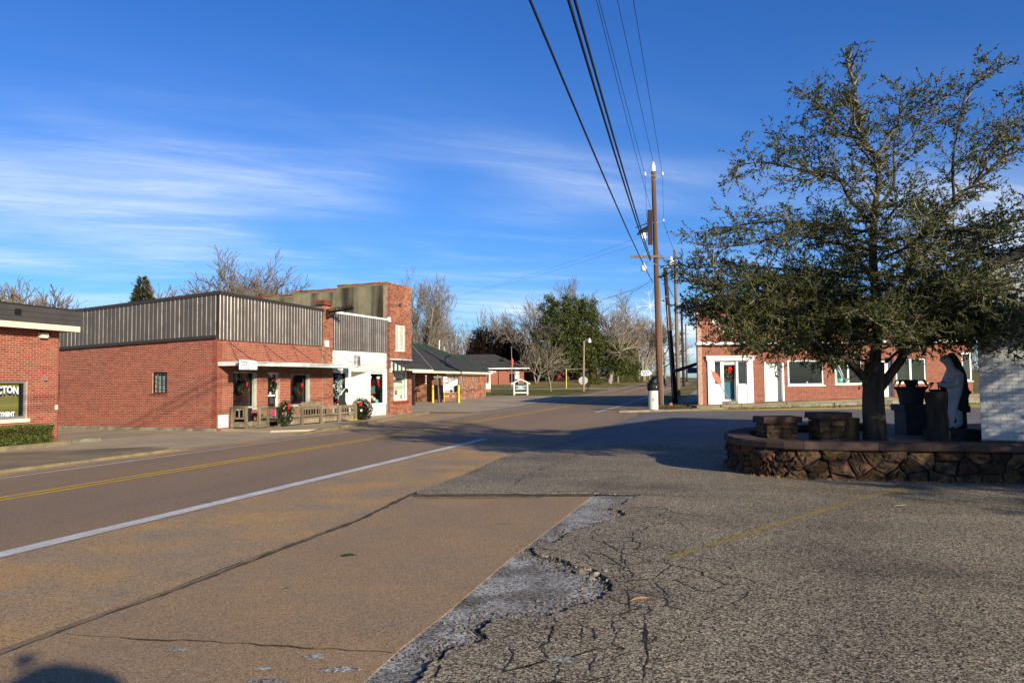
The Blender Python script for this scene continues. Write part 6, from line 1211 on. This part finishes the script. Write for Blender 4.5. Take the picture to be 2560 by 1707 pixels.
rg = np.random.default_rng(81); n = 9000; u1 = rg.random(n)**.6; th = rg.uniform(0, 6.28, n); rad = (.12+2.3*u1*(.8+.2*np.sin(th*5+u1*40)))*np.sqrt(rg.uniform(.35, 1, n)); P = np.stack([rad*np.cos(th)-26, rad*np.sin(th)+55, 9.35-u1*6.2], 1); D_ = np.stack([np.cos(th), np.sin(th), rg.uniform(.1, 1.0, n)], 1)+rg.normal(0, .4, (n, 3)); v, q, rn = leaf_quads(P, D_, .32, .09, rg)
t = thing('cedar', 'pointed olive green cedar rising behind the metal clad shop', 'tree', (-26, 55, 0)); npobj('crown', v, q, M['leaf_ced'], t, rnd=rn); mb = MB(); mb.tube([(-26, 55, -.3), (-26, 55, 9)], [.2, .03], 7); obj('trunk', mb, M['bark'], t)

# ---------------------------------------------------------------- the evergreen tree in the stone planter
def main_tree(base, seed):
    rg = np.random.default_rng(seed); K = .00811
    Pp = lambda x, y, dy=0.: np.array([(x-2010)*K, dy, 1.7+(868-y)*K-.5])
    limbs = []
    def limb(px, r0, r1, d0=0., d1=0., bow=0.):
        n = len(px); limbs.append(([Pp(x, y, d0+(d1-d0)*(k/(n-1))+bow*math.sin(math.pi*k/(n-1))) for k, (x, y) in enumerate(px)], list(np.linspace(r0, r1, n))))
    limb([(2010, 1045), (2010, 985), (2008, 930), (2010, 880), (2014, 830)], .255, .20); limbs[-1][1][0] = .30
    limb([(2014, 850), (2020, 780), (2024, 700), (2020, 592), (2026, 516), (2030, 474), (2043, 386), (2030, 340), (2009, 305), (2001, 221), (1980, 116)], .17, .012, 0, .1)
    limb([(2030, 474), (2068, 436), (2085, 398), (2090, 330), (2110, 250), (2125, 165)], .06, .01, 0, .4); limb([(2090, 340), (2150, 290), (2200, 200), (2240, 170)], .03, .008, .3, .8)
    limb([(2005, 890), (1965, 845), (1925, 815), (1880, 795), (1830, 780), (1760, 755), (1700, 750)], .14, .012, 0, -.7)
    limb([(2015, 900), (2050, 860), (2090, 800), (2072, 720), (2100, 640), (2127, 575), (2170, 500), (2220, 453), (2300, 398), (2360, 343), (2430, 280)], .15, .02, 0, .5)
    limb([(2233, 450), (2233, 360), (2254, 251), (2279, 183), (2352, 116)], .05, .01, .3, .3); limb([(2300, 398), (2330, 320), (2420, 240), (2470, 150)], .04, .01, .4, .8); limb([(2170, 500), (2260, 520), (2370, 500), (2480, 460)], .05, .01, .3, -.2)
    limb([(2022, 512), (1963, 453), (1933, 411), (1857, 394), (1752, 377), (1690, 388)], .06, .008, 0, -.5); limb([(2018, 571), (1921, 559), (1815, 546), (1689, 571), (1590, 582)], .06, .008, 0, -.9)
    limb([(2024, 530), (1942, 516), (1815, 495), (1700, 505), (1610, 518)], .05, .008, 0, .5); limb([(2018, 622), (1900, 622), (1731, 643), (1600, 640)], .06, .008, 0, .3); limb([(2020, 660), (1900, 680), (1770, 690), (1640, 700)], .06, .008, 0, -1.1)
    limb([(2010, 720), (1920, 740), (1820, 730), (1700, 720), (1610, 690)], .06, .008, 0, 1.0); limb([(2043, 390), (1990, 330), (1930, 270), (1860, 215)], .04, .008, 0, -.3); limb([(2009, 305), (1960, 260), (1935, 200)], .025, .006, 0, .3)
    limb([(1990, 440), (1960, 400), (1900, 330), (1830, 285)], .035, .006, 0, .5)
    for (x0, y0), (x1, y1), d in (((2060, 730), (2240, 700), -1.2), ((2080, 690), (2330, 640), .7), ((2090, 640), (2350, 560), -1.5), ((2060, 760), (2300, 770), -1.9), ((2040, 780), (2200, 800), -2.4), ((2030, 740), (1950, 800), -2.6), ((2025, 700), (1860, 760), -2.5), ((2030, 640), (2080, 720), -2.9), ((2025, 600), (1950, 640), -3.0), ((2030, 560), (2110, 600), -2.6), ((2030, 520), (1980, 520), -2.2), ((2040, 700), (2120, 700), 2.8), ((2020, 650), (1930, 660), 2.9), ((2020, 580), (2090, 560), 2.6), ((2030, 500), (1990, 480), 2.2), ((2100, 620), (2400, 720), -.4), ((2120, 600), (2430, 620), -1.0), ((2150, 540), (2420, 560), 1.2), ((2000, 830), (1800, 800), .8), ((2050, 830), (2260, 760), 1.5), ((1950, 690), (1700, 700), .2), ((2060, 790), (2390, 790), -.9), ((2080, 760), (2440, 700), .5)):
        limb([(x0, y0), ((x0*2+x1)/3, (2*y0+y1)/3-14), ((x0+2*x1)/3, (y0+2*y1)/3-16), (x1, y1)], .05, .008, 0 if abs(d) < 1.4 else d*.12, d)
    for (x0, y0), (x1, y1), d in (((2015, 690), (1585, 655), -.5), ((2010, 735), (1600, 715), .4), ((2005, 770), (1640, 775), -.9), ((2012, 640), (1572, 605), .3), ((2010, 750), (1690, 800), -1.3), ((2015, 700), (1610, 690), .9), ((2012, 720), (1660, 745), -.2)):
        limb([(x0, y0), ((x0*2+x1)/3, (2*y0+y1)/3-12), ((x0+2*x1)/3, (y0+2*y1)/3-14), (x1, y1)], .05, .008, 0, d)
    for _ in range(17):
        x0 = rg.uniform(1995, 2085); y0 = rg.uniform(690, 800); x1 = rg.uniform(1620, 2420); y1 = rg.uniform(690, 835) - .06*abs(x1-2020); d = rg.uniform(-2.7, 1.8); k_ = min(1., 1.15-abs(x1-2020)/700); d *= k_
        limb([(x0, y0), ((x0*2+x1)/3, (2*y0+y1)/3-18), ((x0+2*x1)/3, (y0+2*y1)/3-16), (x1, y1)], .04, .007, d*.1, d)
    out = list(limbs); tw = []; LP = []; LD = []
    def side(pts, rad, lev):
        pts = [np.asarray(p) for p in pts]; seg = [np.linalg.norm(b-a) for a, b in zip(pts, pts[1:])]; tot = sum(seg)
        step = (.10, .055)[lev]; s = .12*tot if lev == 0 else .1*tot
        while s < tot:
            acc = 0
            for k, L_ in enumerate(seg):
                if acc+L_ >= s: break
                acc += L_
            f = (s-acc)/max(1e-6, seg[k]); p = pts[k]+(pts[k+1]-pts[k])*f; d = unit(pts[k+1]-pts[k]); tt = s/tot
            sd = unit(np.cross(d, rg.normal(0, 1, 3))); sd[2] = sd[2]*.55+(.12 if lev == 0 else .05); cd = unit(d*rg.uniform(.3, .9)+sd)
            if lev == 0:
                L2 = rg.uniform(.35, 1.05)*(1.1-.55*tt); a = p; q = [a]; dd = cd
                for _ in range(4): dd = unit(dd+rg.normal(0, .16, 3)+np.array([0, 0, .03])); a = a+dd*L2/4; q.append(a)
                r_ = list(np.linspace(max(.009, rad*.22), .004, 5)); out.append((q, r_)); side(q, .009, 1)
            else:
                L2 = rg.uniform(.10, .34); q = [p, p+cd*L2*.5, p+unit(cd+rg.normal(0, .25, 3))*L2]; tw.append((q, [.0040, .003, .0018])); LP.append((q[0], q[2])); LD.append(cd)
            s += step*rg.uniform(.6, 1.5)
    for k, (pts, rad) in enumerate(limbs):
        if k == 0: continue
        side(pts[1:] if k < 2 else pts, rad[0], 0)
    A = np.array(LP); D_ = np.array(LD); K_ = 13; n = len(A); u_ = (np.arange(K_)[None, :]+rg.uniform(.1, .9, (n, K_)))/K_
    P_ = A[:, 0][:, None]+(A[:, 1]-A[:, 0])[:, None]*u_[..., None]; Q_ = np.repeat(D_[:, None], K_, 1)+rg.normal(0, .7, (n, K_, 3))
    keep = rg.random((n, K_)) < np.clip(.80-.02*(P_[..., 2]-3.2), .6, .85)
    return limbs, out[len(limbs):], tw, P_[keep], Q_[keep]
limbs, subs, tw, LP, LD = main_tree(None, 7)
TB = np.array((6.72, 14.6, .5))
def smooth_limb(pts, rad):
    pts = [np.asarray(p) for p in pts]; o = []; r = []
    for k in range(len(pts)-1):
        p0 = pts[max(0, k-1)]; p1 = pts[k]; p2 = pts[k+1]; p3 = pts[min(len(pts)-1, k+2)]
        for j in range(4):
            t = j/4; o.append(.5*((2*p1)+(-p0+p2)*t+(2*p0-5*p1+4*p2-p3)*t*t+(-p0+3*p1-3*p2+p3)*t**3)); r.append(rad[k]+(rad[k+1]-rad[k])*t)
    o.append(pts[-1]); r.append(rad[-1]); return o, r
rg = np.random.default_rng(91)
def build_main(base, label, rz=0., sc_=1.):
    t = thing('evergreen_oak', label, 'tree', tuple(base)); return t
t = build_main(TB, 'large spreading small leaved evergreen tree growing in the stone planter')
v, q = tubes([smooth_limb(l[0], [r_*(.88 if k_ == 0 else .62) for r_ in l[1]]) for k_, l in enumerate(limbs)]); tr_ = npobj('trunk', v+TB, q, M['bark'], t, smooth=True)
v, q = tubes(subs+tw, .0028); br_ = npobj('branches', v+TB, q, M['bark_pale'], t)
v, q, rn = leaf_quads(LP, LD, .068, .026, rg, .8); cr_ = npobj('crown', v+TB, q, M['leaf_oak'], t, rnd=rn)
print('main tree leaves', len(LP), 'twigs', len(tw))
# ---------------------------------------------------------------- stone planter wall
def spline(pts, n=6):
    o = []
    for k in range(len(pts)-1):
        p0 = Vector(pts[max(0, k-1)]); p1 = Vector(pts[k]); p2 = Vector(pts[k+1]); p3 = Vector(pts[min(len(pts)-1, k+2)])
        for j in range(n):
            t_ = j/n; o.append(.5*((2*p1)+(-p0+p2)*t_+(2*p0-5*p1+4*p2-p3)*t_*t_+(-p0+3*p1-3*p2+p3)*t_**3))
    o.append(Vector(pts[-1])); return o
WL = spline([(8.6, 18.6), (6.6, 18.3), (5.3, 17.4), (4.5, 16.2), (4.15, 14.9), (4.2, 14.0), (4.62, 13.42), (5.3, 13.1), (6.2, 12.86), (7.1, 12.6), (8.0, 12.32), (9.2, 11.98), (11, 11.6)], 8)
cum = [0.]
for a, b in zip(WL, WL[1:]): cum.append(cum[-1]+(b-a).length)
def wl_at(s):
    for k in range(len(cum)-1):
        if cum[k+1] >= s: break
    f = (s-cum[k])/(cum[k+1]-cum[k]); p = WL[k].lerp(WL[k+1], f); a = WL[max(0, k-1)]; b = WL[min(len(WL)-1, k+2)]; d = (b-a).normalized(); return p, Vector((-d.y, d.x)) * -1 if False else Vector((d.y, -d.x))
# outward normal points away from the planter (to the left of travel is inside?)
pw = thing('stone_planter', 'curved rubble stone planter wall with reddish coping round the tree', 'planter', (6.0, 13.4, 0))
def wl_out(s):
    p, n_ = wl_at(s); c = Vector((7.4, 15.2)); 
    if n_.dot(p-c) < 0: n_ = -n_
    return p, n_
TOT = cum[-1]; nseg = 90; v = []; q = []
for k in range(nseg+1):
    p, n_ = wl_out(TOT*k/nseg)
    for off, z in ((-.04, -.05), (-.04, .52), (-.30, .52), (-.30, .3)): v.append((p.x+n_.x*off, p.y+n_.y*off, z))
for k in range(nseg):
    for j in range(3): q.append((4*k+j, 4*k+j+1, 4*k+5+j, 4*k+4+j))
core = npobj('mortar_core', v, q, M['mortar_stone'], pw)
# individual field stones: cells of a jittered lattice over (arc length, height), each standing proud of the mortar
rs = random.Random(21); seeds = []; row_h = (.13, .37)
for rw, zc_ in enumerate((.08, .25, .44)):
    s = 1.0+.15*rw
    while s < TOT: seeds.append((s+rs.uniform(-.09, .09), zc_+rs.uniform(-.06, .06))); s += rs.uniform(.24, .50)
def clip(poly, a, b):      # keep the part nearer to a than to b (height stretched)
    out = []; mx_, mz_ = (a[0]+b[0])/2, (a[1]+b[1])/2; nx__, nz__ = b[0]-a[0], (b[1]-a[1])*1.5
    fn = lambda p: (p[0]-mx_)*nx__+(p[1]-mz_)*nz__
    for p, q_ in zip(poly, poly[1:]+poly[:1]):
        fp, fq = fn(p), fn(q_)
        if fp <= 0: out.append(p)
        if (fp < 0 < fq) or (fq < 0 < fp):
            t_ = fp/(fp-fq); out.append((p[0]+(q_[0]-p[0])*t_, p[1]+(q_[1]-p[1])*t_))
    return out
def pt(sx_, z_, o_): p, n_ = wl_out(min(TOT-.01, max(0, sx_))); return (p.x+n_.x*o_, p.y+n_.y*o_, z_)
for c_ in seeds:
    poly = [(c_[0]-.6, -.04), (c_[0]+.6, -.04), (c_[0]+.6, .52), (c_[0]-.6, .52)]
    for o_ in seeds:
        if o_ is not c_ and abs(o_[0]-c_[0]) < 1.2 and len(poly) > 2: poly = clip(poly, c_, o_)
    if len(poly) < 3: continue
    cx = sum(p[0] for p in poly)/len(poly); cz = sum(p[1] for p in poly)/len(poly); ring = []
    for p, q_ in zip(poly, poly[1:]+poly[:1]):
        if math.hypot(p[0]-q_[0], p[1]-q_[1]) < .03: continue
        for f_ in (0, .33, .67): ring.append((p[0]+(q_[0]-p[0])*f_+(rs.uniform(-.014, .014) if f_ else 0), p[1]+(q_[1]-p[1])*f_+(rs.uniform(-.014, .014) if f_ else 0)))
    if len(ring) < 4: continue
    def ins(k_, amt):
        return [(cx+(x-cx)*k_+rs.uniform(-amt, amt), cz+(z_-cz)*k_+rs.uniform(-amt, amt)) for x, z_ in ring]
    nv = len(ring); pr0 = rs.uniform(.02, .085); tx, tz = rs.uniform(-.35, .35), rs.uniform(-.45, .3); mb = MB()
    lv_ = [(ins(.96, .008), -.05, 0), (ins(.92, .014), pr0*.3, .4), (ins(.74, .026), pr0*.85, 1), (ins(.40, .03), pr0, 1)]
    for rg_, o_, tk in lv_: mb.v += [pt(x, min(.522, max(-.04, z_)), o_+tk*((x-cx)*tx*.5+(z_-cz)*tz)+(rs.uniform(-.02, .02) if tk else 0)) for x, z_ in rg_]
    mb.v.append(pt(cx, cz, pr0+rs.uniform(-.01, .012)))
    for lv in range(3):
        for k in range(nv): mb.f.append((lv*nv+k, lv*nv+(k+1) % nv, (lv+1)*nv+(k+1) % nv, (lv+1)*nv+k))
    for k in range(nv): mb.f.append((3*nv+k, 3*nv+(k+1) % nv, 4*nv))
    obj('stone', mb, M['stone'], core)
# coping slabs
s = 0.; k = 0
while s < TOT-.05:
    L_ = rs.uniform(.75, 1.25); e = min(TOT, s+L_); n = 6; v = []; q = []
    for j in range(n+1):
        p, n_ = wl_out(min(TOT-.001, s+.004+(e-s-.008)*j/n)); jo = rs.uniform(-.012, .012); zt_ = .655+rs.uniform(-.006, .006)
        for off, z in ((-.36, .53), (.085+jo, .525), (.10+jo, .55), (.095+jo, zt_-.03), (.065+jo, zt_), (-.36, zt_)): v.append((p.x+n_.x*off, p.y+n_.y*off, z))
    for j in range(n):
        for i in range(6): q.append((6*j+i, 6*j+(i+1) % 6, 6*j+6+(i+1) % 6, 6*j+6+i))
    mb = MB(); mb.v = v; mb.f = q + [tuple(range(6))[::-1], tuple(6*n+i for i in range(6))]; obj('coping_stone', mb, M['coping'], pw); s = e
mb = MB(); mb.poly([(p.x, p.y, .50) for p in WL] + [(20, 11.4, .50), (20, 22, .50), (9, 20, .50)]); tag(obj('planter_bed', mb, M['conc_dark']), 'dark paved bed inside the stone planter', None, kind='structure')
vv, tt, rr = stones_mesh(500, lambda r: (lambda p_: (p_[0].x+p_[1].x*abs(r.normal(.04, .09)), p_[0].y+p_[1].y*abs(r.normal(.04, .09)), .05))(wl_out(r.uniform(5, TOT-.2))), .008, .03, 61); tag(npobj('wall_foot_litter', vv, None, M['sandstone'], None, tt, rr), 'dry leaf litter and grit along the foot of the stone wall', 'litter', kind='stuff')
# pedestals, stump and pillar in the planter
def pedestal(x, y, w_, d, z0, z1, capw, label, m='stone', capm='coping', seed=0):
    t = thing('stone_pedestal', label, 'pedestal', (x, y, z0), 'stone pedestals in the planter'); r = random.Random(seed); z = z0-.02; k = 0; core = MB(); core.box(x-w_/2+.03, x+w_/2-.03, y-d/2+.03, y+d/2-.03, z0-.05, z1-.1); obj('core', core, M['mortar_stone'], t)
    while z < z1-.13:
        h = min(r.uniform(.07, .13), z1-.11-z); a = -w_/2
        while a < w_/2-.02:
            l = min(r.uniform(.14, .3), w_/2-a); j = r.uniform(0, .02); mb = MB(); mb.box(x+a+.006, x+a+l-.006, y-d/2-j, y-d/2+.06, z+.006, z+h-.006); mb.v = [(vx+r.uniform(-.008, .008), vy+r.uniform(-.008, .004), vz+r.uniform(-.006, .006)) for vx, vy, vz in mb.v]; obj('stone', mb, M[m], t); a += l
        for sx_ in (-1, 1): mb = MB(); xx = x+sx_*(w_/2); mb.box(xx-.02, xx+.02, y-d/2+.065, y+d/2, z+.006, z+h-.006); obj('stone', mb, M[m], t)
        z += h
    mb = MB(); mb.box(x-capw/2, x+capw/2, y-d/2-.06, y+d/2+.06, z1-.11, z1); mb.v = [(vx+r.uniform(-.012, .012), vy+r.uniform(-.012, .012), vz+r.uniform(-.008, .008)) for vx, vy, vz in mb.v]; obj('cap_slab', mb, M[capm], t)
pedestal(5.10, 15.2, .60, .55, .5, .99, .73, 'low flat stone pedestal nearest the planter end', seed=1); pedestal(5.92, 14.8, .50, .5, .5, 1.08, .64, 'taller stone pedestal just left of the tree trunk', seed=2)
t = thing('sandstone_stump', 'rough orange sandstone stump catching light beside the trunk', 'stump', (6.42, 15.0, .5)); mb = MB(); mb.lathe((6.43, 15.0, .48), [(.17, 0), (.16, .1), (.15, .25), (.14, .33), (.165, .34), (.17, .47), (.15, .48)], 9); mb.v = [(a+RNG.uniform(-.02, .02), b+RNG.uniform(-.02, .02), c) for a, b, c in mb.v]; obj('stump', mb, M['sandstone'], t)
t = thing('stone_pillar', 'dark rough log-like pillar right of the tree trunk', 'pillar', (7.76, 14.4, .5)); mb = MB(); mb.lathe((7.76, 14.4, .48), [(.21, 0), (.19, .12), (.18, .4), (.175, .7), (.19, .85), (.205, .95), (.18, .97)], 12); mb.v = [(a+RNG.uniform(-.02, .02), b+RNG.uniform(-.02, .02), c) for a, b, c in mb.v]; obj('shaft', mb, M['bark'], t)
def urn(x, y, z0, z1, r0, r1, label, ped):
    t = thing('garden_urn', label, 'urn', (x, y, z0-ped), 'dark garden urns'); mb = MB(); h = z1-z0; mb.lathe((x, y, z0), [(r0*.9, 0), (r0, .03), (r0*1.02, h*.3), (r1*.9, h*.8), (r1, h*.88), (r1*1.06, h*.9), (r1*1.06, h), (r1*.9, h), (r1*.86, h*.8)], 20); obj('pot', mb, M['terrac'], t, smooth=False); mb = MB(); mb.box(x-r0*1.25, x+r0*1.25, y-r0*1.25, y+r0*1.25, z0-.14, z0-.002); mb.box(x-r0*1.05, x+r0*1.05, y-r0*1.05, y+r0*1.05, z0-ped, z0-.142); obj('plinth', mb, M['terrac'], t)
    rg_ = np.random.default_rng(int(x*100)); n = 26; 
    for k in range(9):
        a = rg_.uniform(0, 6.28); c = Vector((x, y, z1-.05)); d = Vector((math.cos(a), math.sin(a), 0)); mb = MB(); pts = [c+d*.05, c+d*.14+Vector((0, 0, .18)), c+d*.28+Vector((0, 0, .2)), c+d*.38+Vector((0, 0, .05))]
        sdv = Vector((-d.y, d.x, 0)); ws = (.02, .06, .055, .01); i0 = len(mb.v)
        for p, w__ in zip(pts, ws): mb.v += [tuple(p-sdv*w__), tuple(p+sdv*w__)]
        for j in range(3): mb.f.append((2*j, 2*j+1, 2*j+3, 2*j+2))
        obj('leaf', mb, M['leaf_oak'], t)
urn(8.52, 16.8, 1.15, 1.52, .24, .32, 'left dark garden urn on a plinth behind the pillar', .65); urn(9.15, 16.6, 1.12, 1.46, .26, .30, 'right dark garden urn behind the statue', .6)
# statue: pale figure with folded arms, head turned left, dark fur cloak down its back
def skin(name, verts, edges, rad, m, parent, sub=2):
    me = bpy.data.meshes.new(name); me.from_pydata([tuple(v_) for v_ in verts], edges, []); o = bpy.data.objects.new(name, me); col.objects.link(o)
    md = o.modifiers.new('s', 'SKIN'); 
    for k, r in enumerate(rad): me.skin_vertices[0].data[k].radius = (r, r) if not isinstance(r, tuple) else r
    me.skin_vertices[0].data[0].use_root = True; sb = o.modifiers.new('d', 'SUBSURF'); sb.levels = sub; sb.render_levels = sub
    dg = bpy.context.evaluated_depsgraph_get(); dg.update(); m2 = bpy.data.meshes.new_from_object(o.evaluated_get(dg)); bpy.data.objects.remove(o); m2.name = name; m2.materials.clear(); m2.materials.append(m); m2.polygons.foreach_set('use_smooth', [True]*len(m2.polygons)); return link(name, m2, parent)
sx0, sy0, sz0 = 8.50, 15.2, .70; S_ = lambda x, y, z: (sx0+x, sy0+y, sz0+z)
t = thing('stone_statue', 'pale weathered standing statue with folded arms and dark cloak', 'statue', (sx0, sy0, .5))
vs_ = [S_(.05, 0, .72), S_(.06, 0, .95), S_(.05, 0, 1.10), S_(.0, 0, 1.20), S_(-.05, 0, 1.30), S_(-.10, -.01, 1.38), S_(-.22, -.01, 1.35), S_(-.0, -.09, .66), S_(-.06, -.10, .38), S_(-.12, -.10, .08), S_(-.30, -.11, .03), S_(.12, .09, .66), S_(.16, .1, .38), S_(.20, .1, .1), S_(.05, .1, .05), S_(.04, -.15, 1.08), S_(-.01, -.19, .88), S_(-.17, -.13, .84), S_(-.20, .02, .90), S_(.04, .15, 1.08), S_(-.03, .19, .90), S_(-.18, .1, .86)]
es_ = [(0, 1), (1, 2), (2, 3), (3, 4), (4, 5), (5, 6), (0, 7), (7, 8), (8, 9), (9, 10), (0, 11), (11, 12), (12, 13), (13, 14), (2, 15), (15, 16), (16, 17), (17, 18), (2, 19), (19, 20), (20, 21)]
skin('figure', vs_, es_, [.15, .16, .14, .065, .09, .11, .05, .11, .085, .06, .05, .11, .08, .06, .05, .08, .065, .055, .045, .08, .065, .05], M['statue'], t)
skin('cloak', [S_(.21, .04, .60), S_(.22, .04, .85), S_(.20, .04, 1.08), S_(.13, .04, 1.24), S_(.06, .04, 1.40), S_(-.01, .05, 1.48), S_(.22, .05, .34)], [(0, 1), (1, 2), (2, 3), (3, 4), (4, 5), (0, 6)], [.13, .12, .11, .10, .10, .06, .12], M['statue_dk'], t)
mb = MB(); mb.box(sx0-.45, sx0+.45, sy0-.25, sy0+.3, .5, .705); obj('base_block', mb, M['statue_dk'], t)
blob('held_fruit', (sx0-.16, sy0-.17, sz0+.95), .05, M['statue'], t)

# ---------------------------------------------------------------- white painted brick building at the right edge
FW = Fr((8.62, 14.5), 121); t = thing('white_brick_building', 'white painted brick building cut off by the right picture edge', 'building', FW.P(4, -5, .5))
masonry(FW, t, 0, 9, .55, 3.5, (), 'brick_white', 'mortar_white', course=.0715, bl=.205, nind=300, seed=41, joint=.012, proud=.009, jit=.002)
part_box('side_wall', FW, (0, .25, -10, -.251, .5, 3.4), M['brick_white'], t)
mb = MB(); P = FW.P; mb.prism([P(0, -.02, 3.5), P(9, -.02, 3.5), P(9, -.02, 3.6), P(4.5, -.02, 5.6), P(0, -.02, 3.6)], FW.n*-.2); obj('gable_wall', mb, M['brick_white'], t)
mb = MB(); mb.prism([P(-.65, .35, 3.2), P(4.5, .35, 5.6), P(9.9, .35, 3.2), P(9.9, .35, 3.38), P(4.5, .35, 5.8), P(-.65, .35, 3.38)], FW.n*-11); obj('roof', mb, M['roof_dark'], t)
mb = MB(); mb.tube([P(.84, .035, 1.06), P(.84, .035, 3.2)], .017, 8); obj('conduit', mb, M['signwhite'], t); part_box('outlet_box', FW, (.76, .93, .012, .07, .98, 1.055), M['signwhite'], t); part_box('doormat_slab', FW, (.55, 1.6, .05, .7, .502, .545), M['conc'], t)

# ---------------------------------------------------------------- unseen shrub added behind the camera to cast the domed shadow on the apron
BX, BY = 1.83, -1.95
t = leafy_tree('shadow_shrub', (BX, BY, LZ), [(0, 0, 1.2, .44, .44, 1.1), (0, 0, 1.95, .42, .42, .56)], 'unseen domed shrub added behind the camera to cast the shadow at bottom left', 'leaf_hedge', 9000, .06, .035, 95, [([(0, 0, -.1), (0, 0, 1)], [.07, .05])], csize=.03, shell=.12)
mb = MB(); mb.lathe((BX, BY, LZ), [(.30, .25), (.46, .7), (.50, 1.6), (.49, 2.0), (.42, 2.25), (.28, 2.45), (.12, 2.54), (.02, 2.56)], 16); obj('inner_core', mb, M['bark'], t)  # solid core that makes the added shrub's shadow opaque

# ---------------------------------------------------------------- second tree off the right edge, whose shade falls on the planter
def copy_tree(src, loc, rz, label, s=1.):
    c = src.copy(); col.objects.link(c); c.location = loc; c.rotation_euler = (0, 0, rz); c.scale = (s, s, s); c['label'] = label
    for ch in src.children:
        d = ch.copy(); col.objects.link(d); d.parent = c
    return c
copy_tree(bpy.data.objects['evergreen_oak'], (12.7, 6.9, .1), 2.3, 'second evergreen tree reaching in from beyond the right picture edge', .92)
copy_tree(bpy.data.objects['evergreen_oak'], (15.2, 2.6, .1), .7, 'third evergreen tree, unseen, added beyond the right picture edge to deepen the shade', .95)  # unseen tree added to deepen the shade on planter and white wall
